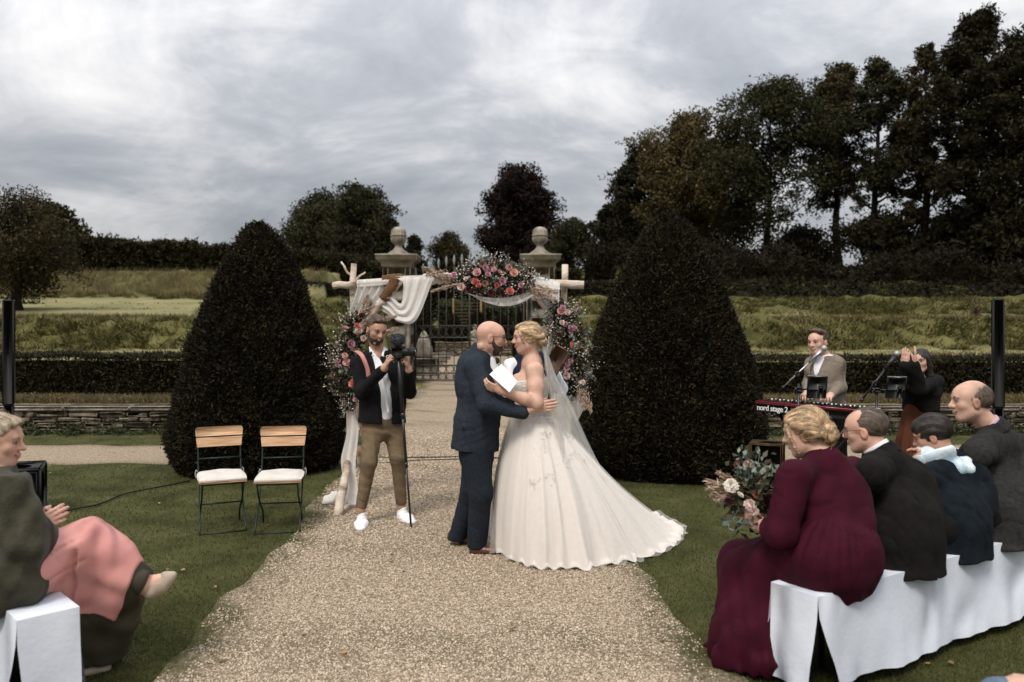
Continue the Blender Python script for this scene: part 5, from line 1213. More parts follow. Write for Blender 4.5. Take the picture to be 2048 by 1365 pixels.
arrangement('tall flower arrangement with pink roses down the left post of the arch', [at(722, 632, DA - .1), at(706, 665, DA - .12), at(692, 712, DA - .12), at(688, 765, DA - .12), at(702, 812, DA - .1)], [.08, .15, .19, .17, .05],
    [('coral', 715, 653, 13, dl), ('pink', 691, 656, 11, dl), ('blush', 727, 677, 13, dl), ('mauve', 702, 689, 16, dl - .03), ('pink', 709, 699, 12, dl), ('pink', 690, 712, 13, dl - .03), ('pink', 694, 726, 15, dl - .03), ('mauve', 677, 722, 8, dl), ('mauve', 675, 731, 8, dl), ('coral', 706, 767, 17, dl - .03),
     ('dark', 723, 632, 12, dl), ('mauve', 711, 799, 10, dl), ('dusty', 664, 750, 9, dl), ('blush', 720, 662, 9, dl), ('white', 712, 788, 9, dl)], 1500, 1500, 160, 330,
    [(at(725, 640, DA - .2), at(742, 600, DA - .25), .03), (at(718, 640, DA - .2), at(736, 590, DA - .2), .03), (at(725, 650, DA - .3), at(792, 630, DA - .35), .02), (at(730, 670, DA - .3), at(796, 655, DA - .4), .02), (at(712, 800, DA - .2), at(722, 865, DA - .2), .02)], at(705, 740, DA - .1))
dr = DA - .26
arrangement('tall flower arrangement with mauve and coral roses down the right post of the arch', [at(1112, 612, DA - .1), at(1128, 650, DA - .12), at(1140, 700, DA - .12), at(1143, 745, DA - .12), at(1140, 785, DA - .1)], [.09, .17, .22, .19, .07],
    [('pink', 1122, 623, 14, dr), ('mauve', 1126, 616, 11, dr), ('blush', 1135, 625, 13, dr), ('blush', 1124, 646, 10, dr), ('mauve', 1131, 649, 10, dr), ('mauve', 1141, 655, 9, dr), ('mauve', 1149, 657, 10, dr), ('mauve', 1142, 664, 9, dr), ('coral', 1145, 691, 15, dr - .03), ('coral', 1122, 699, 10, dr),
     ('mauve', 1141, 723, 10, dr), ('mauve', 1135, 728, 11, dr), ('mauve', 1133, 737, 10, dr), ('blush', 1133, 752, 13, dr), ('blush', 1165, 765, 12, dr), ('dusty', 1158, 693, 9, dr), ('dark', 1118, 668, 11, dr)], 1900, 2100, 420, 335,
    [(at(1150, 640, DA - .1), at(1160, 600, DA - .15), .02), (at(1160, 770, DA - .2), at(1182, 822, DA - .3), .035), (at(1158, 772, DA - .2), at(1168, 815, DA - .3), .03)], at(1135, 720, DA - .1))
# ================================================================== people: builders
def skinmat(n, a, b): return mat(n, [a, b], scale=22, detail=8, rough=.5, spec=.35, vcol=True, bump=.10, bscale=160)
M_SKIN = skinmat('skin', (.88, .84, .82), (1.08, 1.10, 1.12))
SK_FAIR = (.56, .345, .255); SK_PALE = (.60, .40, .31); SK_TAN = (.44, .25, .17); SK_RUDDY = (.56, .33, .245)
def cloth(n, a, b, scale=10, rough=.92, bump=.25, bscale=90, sheen=.0, wrinkle=(4.2, .065), **kw): return mat(n, [a, b], scale=scale, rough=rough, bump=bump, bscale=bscale, sheen=sheen * .25, spec=.15, wrinkle=wrinkle, **kw)
def hairmat(n, *c): return mat(n, c, scale=40, detail=4, rough=.5, spec=.35, bump=.25, bscale=220, vcol=True, ramp=(.2, .8))
M_SHOE_BR = mat('brown_leather', [(.055, .018, .010), (.10, .035, .018)], scale=8, rough=.35, spec=.5)
M_SHOE_W = mat('white_leather', [(.74, .74, .74), (.80, .80, .80)], scale=10, rough=.45)
M_SOLE = mat('dark_sole', [(.01, .008, .007), (.02, .016, .013)], rough=.8)
M_GLASS = mat('dark_spectacle_frame', [(.008, .007, .008), (.02, .018, .018)], rough=.3, spec=.5)
def wob(amp, sc, seed, n=4, ax=(1, 1, 1)):
    r = np.random.default_rng(seed); W_ = [(r.normal(size=3) * sc * np.asarray(ax), r.uniform(0, 6.28)) for _ in range(n)]
    def f(P):
        o = 0
        for w, p in W_: o = o + np.sin(P @ w.astype(np.float32) + np.float32(p))
        return o * (amp / n ** .5)
    return f
def crease(amp, k, seed, warp=1.6, sc=7):
    """thin irregular fold lines across direction k"""
    k = np.asarray(k, np.float32); n = wob(warp, sc, seed)
    return lambda P: amp * (1 - np.abs(np.sin(P @ k + n(P)))) ** 4 * np.clip(.5 + n(P * 1.7) * .5, 0, 1)
def addf(*fs): return lambda P: sum(f(P) for f in fs)
def tint_white(me, v=1.0):
    a = me.color_attributes.new('Col', 'FLOAT_COLOR', 'POINT'); a.data.foreach_set('color', np.full(len(me.vertices) * 4, v, np.float32)); return me
class Fig:
    """one person: joints in world space, a continuous skin body, clothes and hair as parts"""
    def __init__(s, base, label, skin, group=None):
        s.root = empty('person', base, label, 'person', group); s.S = Sdf(.03); s.skin = skin; s.fine = []; s.pts = []
    # ---- head, local axes x left, y forward, z up
    def head(s, c, f, up=(0, 0, 1), sc=1.0, fem=False, lips=None, smile=0.0, jaw=1.0, brow=(.08, .05, .03), ears=True, stubble=None, full=1.0):
        f = unit(f); up = np.asarray(up, float); up = unit(up - f * (up @ f)); l = np.cross(up, f)
        s.M = np.stack([l, f, up], 1); s.c = np.asarray(c, float); s.sc = sc; S = s.S; E = lambda *p: s.c + s.M @ (np.array(p) * sc)
        s.E = E; M = s.M; q = lambda *r: np.array(r) * sc
        S.ell(E(0, -.012, .030), q(.078, .098, .090), M, k=.02); S.ell(E(0, .030, -.040), q(.060 * full, .062, .078), M, k=.03)
        S.ell(E(0, .045, .035), q(.062, .050, .052), M, k=.03)
        S.ell(E(0, .058, -.090), q(.026 * jaw, .022, .022), M, k=.03)
        for x in (-1, 1):
            S.cone(E(x * .048, .0, -.055), E(x * .022, .06, -.095), .022 * sc, .017 * sc, k=.025)
            S.ell(E(x * .040, .058, -.020), q(.025 * full, .024, .024), M, k=.02)
        S.cone(E(-.034, .082, .026), E(.034, .082, .026), .011 * sc, k=.018)
        for x in (-1, 1): S.ell(E(x * .032, .100, .004), q(.018, .016, .012), M, k=.014, op='-')
        S.cone(E(0, .088, .016), E(0, .112, -.024), .008 * sc, .0125 * sc, k=.012); 
        for x in (-1, 1): S.sph(E(x * .0125, .098, -.027), .0085 * sc, k=.010)
        lc = lips or ((.44, .24, .185) if not fem else (.44, .20, .165)); w = .021 + .006 * smile
        S.chain([E(-w, .082, -.056 + .006 * smile), E(-.008, .0955, -.0535), E(.008, .0955, -.0535), E(w, .082, -.056 + .006 * smile)], [.003 * sc, .0055 * sc, .0055 * sc, .003 * sc], k=.006, col=(*lc, .65))
        S.chain([E(-w * .8, .083, -.062 + .005 * smile), E(0, .0945, -.0655), E(w * .8, .083, -.062 + .005 * smile)], [.0035 * sc, .0065 * sc, .0035 * sc], k=.006, col=(*lc, .65))
        S.cone(E(-w * .9, .0865, -.0592 + .005 * smile), E(w * .9, .0865, -.0592 + .005 * smile), .0035 * sc, k=.003, col=(.10, .03, .025, .9))
        for x in (-1, 1):
            S.sph(E(x * .032, .0765, .004), .0130 * sc, k=.004, col=(.48, .44, .40, 1)); S.sph(E(x * .032, .0850, .003), .0062 * sc, k=.002, col=(.02, .015, .012, 1))
            S.chain([E(x * .019, .084, .005), E(x * .032, .0905, .0125), E(x * .046, .080, .006)], [.0022 * sc, .0036 * sc, .0022 * sc], k=.003, col=(.10, .05, .04, .9))
            S.chain([E(x * .020, .083, -.001), E(x * .032, .0875, -.0065), E(x * .044, .080, .0)], [.002 * sc, .003 * sc, .002 * sc], k=.003)
            S.chain([E(x * .016, .0925, .0235), E(x * .034, .0935, .0315), E(x * .052, .078, .025)], [.0045 * sc, .005 * sc, .003 * sc], k=.004, col=(*brow, .85))
            if ears:
                S.ell(E(x * .079, -.008, -.008), q(.010, .020, .031), M, k=.008, col=(s.skin[0] * 1.02, s.skin[1] * .78, s.skin[2] * .76, .6)); S.ell(E(x * .090, -.003, -.006), q(.006, .010, .018), M, k=.006, op='-')
        s.fine.append((s.c - .17 * sc, s.c + .17 * sc)); s.pts.append(s.c + .16); s.pts.append(s.c - .16)
        return s
    def neck(s, nb, r=.055, r2=.062):
        s.nb = np.asarray(nb, float); s.S.cone(s.E(0, -.022, -.055), s.nb, r * s.sc, r2, k=.035); s.pts.append(s.nb); return s
    def torso(s, S, hip, waist, chest, neck, ax, W, D, off=0.0, sh=None, k=.05):
        """W, D: half widths and half depths at hip, waist, chest"""
        a = unit(ax)
        S.econe(hip, waist, (W[0] + off, D[0] + off), (W[1] + off, D[1] + off), a, k=k); S.econe(waist, chest, (W[1] + off, D[1] + off), (W[2] + off, D[2] + off), a, k=k)
        S.econe(chest, lerp(np.asarray(chest, float), np.asarray(neck, float), .72), (W[2] + off, D[2] + off), (.10 + off, .075 + off), a, k=k)
        if sh is not None:
            for q in sh: S.cone(lerp(np.asarray(neck, float), np.asarray(chest, float), .10), q, .050 + off, .058 + off, k=k)
        return s
    def limb(s, S, P, Rr, off=0.0, k=.03, **kw): S.chain([np.asarray(p, float) for p in P], np.asarray(Rr) + off, k=k, **kw); return s
    def hand(s, wr, d, palm, side, curl=.35, sc=1.0, spread=.10, thumb=.7, S=None, fcurl=None, k=.008):
        """palm, four jointed fingers and a thumb; d = finger direction, palm = way the palm faces, side +1 left"""
        S = S or s.S; wr = np.asarray(wr, float); d = unit(d); pn = np.asarray(palm, float); pn = unit(pn - d * (pn @ d)); t = np.cross(d, pn) * (-side)   # towards the thumb
        K = wr + d * .088 * sc
        S.econe(wr + d * .012, K - d * .012, (.030 * sc, .017 * sc), (.041 * sc, .0145 * sc), t, k=.02)
        S.cone(wr - d * .03, wr + d * .02, .025 * sc, .024 * sc, k=.02)
        for i, (o, L, r) in enumerate(((.030, .92, .0098), (.010, 1.0, .0101), (-.011, .94, .0097), (-.031, .76, .0086))):
            b = K + t * o * sc - d * (.004 + .006 * abs(i - 1)) * sc; cu = (fcurl[i] if fcurl else curl * (1 + .12 * i)); ang = .25 * cu; dd = unit(d + t * (spread * (1.5 - i) * .6)); pts = [b - dd * .02 * sc, b]
            for seg in (.043, .027, .021):
                v = dd * math.cos(ang) + pn * math.sin(ang); pts.append(pts[-1] + v * seg * L * sc); ang += cu * 1.1
            S.chain(pts, np.array([r * 1.12, r * 1.08, r, r * .92, r * .8]) * sc, k=k * .5)
        tb = wr + d * .022 * sc + t * .022 * sc; td = unit(d * .75 + t * thumb + pn * .35); td2 = unit(d * .95 + t * thumb * .35 + pn * .45)
        S.chain([tb, tb + td * .042 * sc, tb + td * .042 * sc + td2 * .032 * sc, tb + td * .042 * sc + td2 * .055 * sc], np.array([.0155, .0118, .0100, .0082]) * sc, k=.012)
        s.fine.append((wr - .13 * sc + d * .07, wr + .13 * sc + d * .07)); s.pts += [wr + d * .2, wr - .05]
        return s
    def body(s, vox=.005, coarse=.02, mat_=None, tint=None):
        P = np.array(s.pts); lo, hi = P.min(0) - .25, P.max(0) + .25; V0 = []; Q0 = []; n = 0
        def take(V, Q):
            nonlocal n
            V0.append(V); Q0.append(Q + n); n += len(V)
        V, Q = s.S.mesh(coarse, lo, hi)
        ins = np.zeros(len(V), bool)
        for a, b in s.fine: ins |= ((V > a + .006) & (V < b - .006)).all(1)
        take(V, Q[~ins[Q].all(1)])
        done = []
        for a, b in s.fine:
            V, Q = s.S.mesh(vox, a, b); o = np.zeros(len(V), bool)
            for a2, b2 in done: o |= ((V > a2) & (V < b2)).all(1)
            take(V, Q[~o[Q].any(1)]); done.append((a, b))
        V = np.concatenate(V0); Q = np.concatenate(Q0); me = mesh_np('body', V, Q); C = s.S.colours(V, s.skin)
        if hasattr(s, 'c'):
            L = ((V - s.c) @ s.M) / s.sc; fa = np.clip(1 - np.linalg.norm((L - [0, .075, -.03]) / [.07, .06, .05], axis=1), 0, 1)[:, None]   # cheeks and nose a little redder
            C = C * (1 + fa * np.array([.03, -.10, -.12]))
            if tint is not None: C = tint(L, C)
        a = me.color_attributes.new('Col', 'FLOAT_COLOR', 'POINT'); a.data.foreach_set('color', np.hstack([C, np.ones((len(C), 1))]).astype(np.float32).ravel())
        s.bodyo = put('body', me, mat_ or M_SKIN, s.root, smooth=True); return s
    def wear(s, name, S, vox, m, lo=None, hi=None, disp=None, parent=None, label=None, **kw):
        P = np.array(s.pts) if lo is None else np.array([lo, hi])
        o = put_sdf(name, S, vox, m, parent or s.root, P.min(0) - .3, P.max(0) + .3, disp, **kw)
        if label: o['label'] = label
        return o
    def bounds(s, a, b): return s.E(0, 0, 0) - a, s.E(0, 0, 0) + b
    def hair(s, build, m, vox=.0055, ridge=.0022, freq=34, name='hair', axis='y', seed=0, rng=.3, fly=0, flym=None, streak=1.0, strands=800, swid=.0012):
        """hair volume; ridges run along the combing direction"""
        S = Sdf(.014); build(S, s.E, s.M, s.sc); nz = wob(1, 13, seed); nz2 = wob(1, 60, seed + 1)
        def flow(P):
            L = ((P - s.c.astype(np.float32)) @ s.M.astype(np.float32)) / np.float32(s.sc); x, y, z = L[..., 0], L[..., 1], L[..., 2]
            if axis == 'y': th = np.arctan2(x, z + .05)
            elif axis == 'z': th = np.arctan2(x, y)
            elif axis == 'back':
                d = np.sqrt(x * x + (z + .01) ** 2); w = np.clip((-y - .085) / .03, 0, 1); th = np.arctan2(x, z + .05) * (1 - w) + (np.arctan2(z + .01, x) * .5 + d * 22) * w
            else: th = np.arctan2(y + .02, z + .02)
            return th * freq + nz(P) * 1.3
        def disp(P):
            t = flow(P); return ridge * s.sc * (np.sin(t) + .5 * np.sin(t * 2.3 + 1))
        V, Q = S.mesh(vox, s.c - rng, s.c + rng, disp); me = mesh_np(name, V, Q)
        t = flow(V.astype(np.float32)); r_ = nz2(V) * .14; st = 1 + .20 * np.sin(t * .5 + 1) + .20 * np.sin(t * 1.7) + r_ * streak
        a = me.color_attributes.new('Col', 'FLOAT_COLOR', 'POINT'); st = np.clip(1 + (st - 1) * streak, .35, 1.7); a.data.foreach_set('color', np.repeat(np.stack([st, st, st, np.ones_like(st)], 1), 1, 0).astype(np.float32).ravel())
        o = put(name, me, m, s.root, smooth=True)
        if strands:
            r = np.random.default_rng(seed + 9); P = V[r.integers(0, len(V), strands)].astype(np.float32); e = np.float32(.002); st_ = .010 * s.sc; rows = []; prev = None; off = r.uniform(-.0005, .0035, strands).astype(np.float32)
            def grad(fn, Q): f0 = fn(Q); return f0, np.stack([(fn(Q + np.eye(3, dtype=np.float32)[k] * e) - f0) / e for k in range(3)], 1)
            pref = (-s.M[:, 1] * .6 - s.M[:, 2] * .8)
            for _ in range(7):
                D, g_ = grad(S.field, P); nn = g_ / (np.linalg.norm(g_, axis=1, keepdims=True) + 1e-6); P = P - nn * np.clip(D - off, -.01, .01)[:, None]
                _, gt = grad(flow, P); d_ = np.cross(nn, gt); d_ /= np.linalg.norm(d_, axis=1, keepdims=True) + 1e-6
                d_ *= np.sign((d_ * (pref if prev is None else prev)).sum(1, keepdims=True) + 1e-6); prev = d_
                rows.append((P.copy(), np.cross(nn, d_))); P = P + d_ * st_
            w = (np.array([.35, 1, 1, 1, .9, .6, .2]) * swid * s.sc)[:, None, None]; C = np.stack([q[0] for q in rows]); Sd = np.stack([q[1] for q in rows]); W2 = np.stack([C - Sd * w, C + Sd * w], 2).transpose(1, 0, 2, 3)
            n_ = strands; base = (np.arange(n_) * 14)[:, None]; f_ = np.array([[2 * k, 2 * k + 1, 2 * k + 3, 2 * k + 2] for k in range(6)]); Q2 = (base[:, :, None] + f_[None]).reshape(-1, 4)
            ms = mesh_np('strands', W2.reshape(-1, 3), Q2); cc = np.repeat(np.clip(r.normal(1, .30 * streak, n_), .35, 1.9), 14); ca = ms.color_attributes.new('Col', 'FLOAT_COLOR', 'POINT'); ca.data.foreach_set('color', np.stack([cc, cc, cc, np.ones_like(cc)], 1).astype(np.float32).ravel())
            put('strands', ms, m, o, smooth=True)
        if fly:
            r = np.random.default_rng(seed + 5); N = len(V); ii = r.integers(0, N, fly); G = []
            cen = V.mean(0)
            for i in ii:
                p = V[i]; nrm = unit(p - cen); L = r.uniform(.015, .045); t = unit(np.cross(nrm, r.normal(size=3)) + nrm * .25 - s.M[:, 2] * .3)
                pts = smooth_path([p - nrm * .003, p + t * L * .5 + nrm * r.uniform(.002, .008), p + t * L + nrm * r.uniform(-.002, .008)], 4); G.append(tube(pts, [.0011, .001, .0008, .0004], 3, False))
            put('loose_strands', tint_white(merge(*G).mesh('strands'), 1.15), flym or m, o, smooth=True)
        return o
    def glasses(s, m=M_GLASS, w=.030, full=True):
        E = s.E; th = np.linspace(0, 2 * np.pi, 17); G = []
        for x in (-1, 1):
            c = np.array([x * .033, .100, .0]); P = [E(c[0] + w * .9 * math.copysign(abs(math.cos(a)) ** .7, math.cos(a)), c[1] - abs(math.cos(a) * .5 + .5 * x * 1) * .004, c[2] + w * .70 * math.copysign(abs(math.sin(a)) ** .7, math.sin(a))) for a in th]
            G.append(tube(np.array(P), .0022 * s.sc, 5, False)); G.append(tube(np.array([E(x * .060, .096, .010), E(x * .078, .06, .012), E(x * .083, .0, .012), E(x * .082, -.022, .0)]), .0021 * s.sc, 5))
        G.append(tube(np.array([E(-.007, .101, .006), E(0, .104, .009), E(.007, .101, .006)]), .002 * s.sc, 5))
        put('spectacles', merge(*G), m, s.root, smooth=True); return s
    def beard(s, m, full=.007, low=0.0, seed=0):
        E = s.E; S = Sdf(.012); q = lambda *r: np.array(r) * s.sc; M = s.M
        S.ell(E(0, .031, -.044), q(.0605 + full, .0625 + full, .078 + full), M, k=.02); S.ell(E(0, .056, -.094 - low), q(.028, .024 + full, .022 + full), M, k=.03)
        for x in (-1, 1): S.cone(E(x * .064, .006, .010), E(x * .058, .008, -.045), .012 * s.sc, .018 * s.sc, k=.02); S.cone(E(x * .056, .006, -.045), E(x * .03, .045, -.09), .020 * s.sc, .022 * s.sc, k=.02)
        # bare cheeks, lips and brow
        for x in (-1, 1): S.ell(E(x * .044, .072, -.012), q(.044, .055, .042), M, k=.012, op='-')
        S.ell(E(0, .105, -.024), q(.028, .05, .026), M, k=.006, op='-'); S.ell(E(0, .110, -.059), q(.021, .035, .0085), M, k=.005, op='-')
        S.cut(E(0, .02, .012), M @ np.array([0, .55, 1.0])); S.cut(E(0, -.006, 0), M @ np.array([0, -1, -.25]))
        nz = wob(.0016, 260, seed, 6); V, Q = S.mesh(.0042, s.c - .18, s.c + .18, nz)
        put('beard', tint_white(mesh_np('beard', V, Q)), m, s.root, smooth=True); return s
def shoe(fig, heel, d, L, m, sole=.02, w=.042, h=.075, name='shoe', tip=.8, laces=False, pitch=0.0, vox=.008):
    """a shoe resting on its sole; heel = heel point on the ground"""
    heel = np.asarray(heel, float); d = unit(d); d3 = unit(d + np.array([0, 0, -pitch])); up = np.array([0, 0, 1.]); up = unit(up - d3 * (up @ d3)); ax = np.cross(up, d3); S = Sdf(.03)
    S.econe(heel + d3 * .045 + up * .030, heel + d3 * (L * .55) + up * .030, (w * .85, .040), (w * 1.08, .032), ax); S.econe(heel + d3 * (L * .5) + up * .028, heel + d3 * (L - w * tip) + up * .022, (w * 1.08, .034), (w * .80, .024), ax)
    S.cone(heel + d3 * .045 + up * .04, heel + d3 * .06 + up * (h + .02), .038, .036, clip=[(heel + up * (h + .02) + d3 * .05, up)])
    S.cut(heel + up * sole * .5, -up)
    o = fig.wear(name, S, vox, m, heel - .3, heel + .35)
    S2 = Sdf(.02); S2.econe(heel + d3 * .04 + up * sole * .5, heel + d3 * (L * .6) + up * sole * .5, (w * .92, .05), (w * 1.14, .05), ax, clip=[(heel + up * sole, up), (heel, -up)]); S2.econe(heel + d3 * (L * .5) + up * sole * .5, heel + d3 * (L - w * tip) + up * sole * .5, (w * 1.14, .05), (w * .86, .05), ax, clip=[(heel + up * sole, up), (heel, -up)])
    fig.wear('sole', S2, vox * 1.15, m if laces else M_SOLE, heel - .3, heel + .35, parent=o)
    if laces:
        G = [rod(heel + d3 * (L * (.38 + .06 * i)) + up * (h * .98 - .006 * i * 1.6) - ax * .02, heel + d3 * (L * (.39 + .06 * i)) + up * (h * .98 - .006 * i * 1.6) + ax * .02, .003, sides=4) for i in range(5)]
        put('laces', merge(*G), MATS['white_paint'], o)
    return o
def flat_quads(C, N_, L, Wd, rng=RNG):
    n = len(C); a = rng.normal(size=(n, 3)); d = np.cross(N_, a); d /= np.linalg.norm(d, axis=1, keepdims=True) + 1e-9; s = np.cross(N_, d)
    L = np.broadcast_to(L, (n,))[:, None] / 2; Wd = np.broadcast_to(Wd, (n,))[:, None] / 2
    return np.stack([C - d * L, C + s * Wd, C + d * L, C - s * Wd], 1).reshape(-1, 3), np.arange(4 * n).reshape(n, 4)
def ribbon(P, N_, w, th=.004, n=20):
    """flat strip following a path, facing N_"""
    p = smooth_path(P, n); T = np.gradient(p, axis=0); T /= np.linalg.norm(T, axis=1, keepdims=True); nn = smooth_path(N_, n) if len(np.shape(N_)) == 2 else np.tile(np.asarray(N_, float), (n, 1))
    s = np.cross(T, nn); s /= np.linalg.norm(s, axis=1, keepdims=True) + 1e-9; nn = np.cross(s, T); w = np.broadcast_to(w, (n,))[:, None] / 2
    V = np.stack([p - s * w, p + s * w, p + s * w + nn * th, p - s * w + nn * th], 1).reshape(-1, 3); g = Geo(); g.add(V, grid_faces(n, 4, True)); g.f[(4, 0)].append(np.array([[3, 2, 1, 0], [4 * n - 4, 4 * n - 3, 4 * n - 2, 4 * n - 1]])); return g
# ================================================================== the groom
M_TWEED = cloth('blue_tweed', (.014, .0185, .026), (.028, .036, .049), scale=170, detail=2, bump=.2, bscale=260, stretch=(1, 1, .35), ramp=(.35, .65))
M_SHIRT = cloth('white_shirt', (.70, .70, .72), (.78, .78, .80), scale=6, bump=.12, bscale=30)
M_BEARD = hairmat('brown_beard', (.028, .016, .011), (.062, .038, .026))
def groom():
    f = Fig(gnd(950, 1108), 'bald bearded man in a blue tweed suit embracing the bride', SK_RUDDY)
    f.head(at(982, 676, 6.08), (1, .10, -.10), (-.05, 0, 1), 1.05, brow=(.09, .05, .035)).neck(at(963, 707, 6.10), .064, .074)
    S = f.S; c = f.E
    S.cone(f.E(-.04, -.068, -.070), f.E(.04, -.068, -.070), .028, k=.012)          # roll of the neck
    hip, waist, chest = at(952, 892, 6.10), at(955, 835, 6.10), at(955, 768, 6.10); ax = (0.05, 1, 0)
    shR, shL = at(951, 732, 5.93), at(956, 730, 6.28); elR, wrR = at(974, 810, 5.80), at(1046, 826, 5.80); elL, wrL = at(990, 806, 6.36), at(1050, 815, 6.30)
    W_, D_ = (.17, .19, .20), (.135, .15, .14)
    f.torso(S, hip, waist, chest, f.nb, ax, W_, D_, -.015, (shR, shL))
    f.limb(S, [shR, elR, wrR], (.055, .045, .032), -.004); f.limb(S, [shL, elL, wrL], (.055, .045, .032), -.004)
    knR, anR, knL, anL = at(961, 985, 5.98), at(953, 1085, 6.02), at(945, 975, 6.18), at(914, 1078, 6.24); hR, hL = at(953, 900, 6.01), at(953, 900, 6.19)
    f.limb(S, [hR, knR, anR], (.085, .055, .04)); f.limb(S, [hL, knL, anL], (.085, .055, .04)); f.pts += [anR, anL, hip, elR]
    f.hand(at(1066, 816, 5.84), (1, .16, .12), (0.1, 1, 0), -1, .10, 1.08, .03, .35)
    f.fine[-1] = (f.fine[-1][0], f.fine[-1][1]); S.cone(wrR, at(1068, 817, 5.84), .03, .027)
    def tint(L, C):
        st = np.clip((.065 - L[:, 2]) / .03, 0, 1) * np.clip((.03 - L[:, 1]) / .03, 0, 1) * np.clip((L[:, 2] + .075) / .02, 0, 1)
        return C * (1 - .16 * st[:, None])
    f.body(.0048, tint=tint); f.beard(M_BEARD, .0045, .004, 1).glasses()
    J = Sdf(.03); up = np.array([0, 0, 1.])
    f.torso(J, hip, waist, chest, f.nb, ax, W_, D_, .010, (shR, shL), .06)
    J.econe(at(953, 893, 6.10), at(955, 840, 6.10), (.205, .165), (.20, .155), ax, k=.05)
    J.ell(at(930, 752, 6.1), (.07, .17, .15), k=.06); J.econe(at(962, 704, 6.1), at(948, 722, 6.1), (.075, .085), (.12, .11), ax, k=.04); J.econe(at(940, 893, 6.1), at(948, 840, 6.1), (.19, .14), (.18, .12), ax, k=.05)
    J.limb = None
    for (a, b, c_) in ((shR, elR, wrR), (shL, elL, wrL)): J.chain([a, b, c_], [.082, .064, .050], k=.04, clip=[(c_, c_ - b)] if False else None)
    J.cut(at(955, 899, 6.1), (-.06, 0, -1)); J.cut(f.nb + up * .045 + np.array([.0, 0, 0]), (.75, 0, 1)); J.cut(wrR + unit(wrR - elR) * .02, wrR - elR) if False else None
    fo = wob(.0035, 26, 3, 4, (1, .4, .5)); fo2 = addf(wob(.0012, 60, 4, 3), crease(.006, (14, 5, 22), 3), crease(.004, (20, 0, -26), 4))
    j = f.wear('jacket', J, .0095, M_TWEED, disp=lambda P: fo(P) + fo2(P))
    # cuff of the near sleeve, back vent, flap pocket
    put('sleeve_button', merge(*[lathe([(.007, 0), (.006, .004)], wrR + np.array([-.02 - .02 * i, -.052, -.012]), 8) for i in range(3)]), M_SOLE, j)
    put('pocket_flap', ribbon([at(925, 853, 5.895), at(950, 857, 5.885)], (0, -1, 0), .05, .006), M_TWEED, j)
    C = Sdf(.01); C.cone(f.nb + (.0, 0, -.02), f.nb + (.035, .0, .05), .084, .076, clip=[(f.nb + (.03, 0, .030), (.55, 0, 1)), (f.nb + (0, 0, -.06), (0, 0, -1))]); f.wear('shirt_collar', C, .006, M_SHIRT, f.nb - .15, f.nb + .15)
    C = Sdf(.03); C.cone(at(980, 722, 6.09), at(990, 770, 6.09), .05, .075); f.wear('shirt', C, .008, M_SHIRT, at(988, 757, 6.0) - .25, at(988, 757, 6.0) + .25)
    tk = at(992, 722, 6.03); put('bow_tie', merge(ribbon([tk + (.0, -.06, 0), tk + (.012, -.03, 0), tk + (.016, 0, 0)], (1, 0, .2), np.linspace(.045, .018, 20), .012), ribbon([tk + (.016, 0, 0), tk + (.012, .03, 0), tk + (0, .06, 0)], (1, 0, .2), np.linspace(.018, .045, 20), .012)), M_SOLE, f.root)
    T = Sdf(.03); T.econe(at(954, 875, 6.1), at(953, 912, 6.1), (.175, .14), (.17, .135), ax)
    f.limb(T, [hR, knR, anR + (0, 0, -.01)], (.122, .088, .074), k=.04); f.limb(T, [hL, knL, anL + (0, 0, -.01)], (.118, .086, .072), k=.04)
    T.cut((0, 0, .045), (0, 0, -1)); fo3 = addf(wob(.003, 30, 5, 4), crease(.006, (9, 4, 24), 5))
    f.wear('trousers', T, .0105, cloth('dark_blue_tweed', (.008, .011, .016), (.020, .026, .035), scale=170, detail=2, bump=.2, bscale=260, stretch=(1, 1, .35)), disp=fo3)
    p = gnd(938, 1109); shoe(f, p, (1, .05, 0), .31, M_SHOE_BR, .02); p = at(893, 1078, 6.24); shoe(f, p, (1, .1, 0), .29, M_SHOE_BR, .02, pitch=.22)
groom()
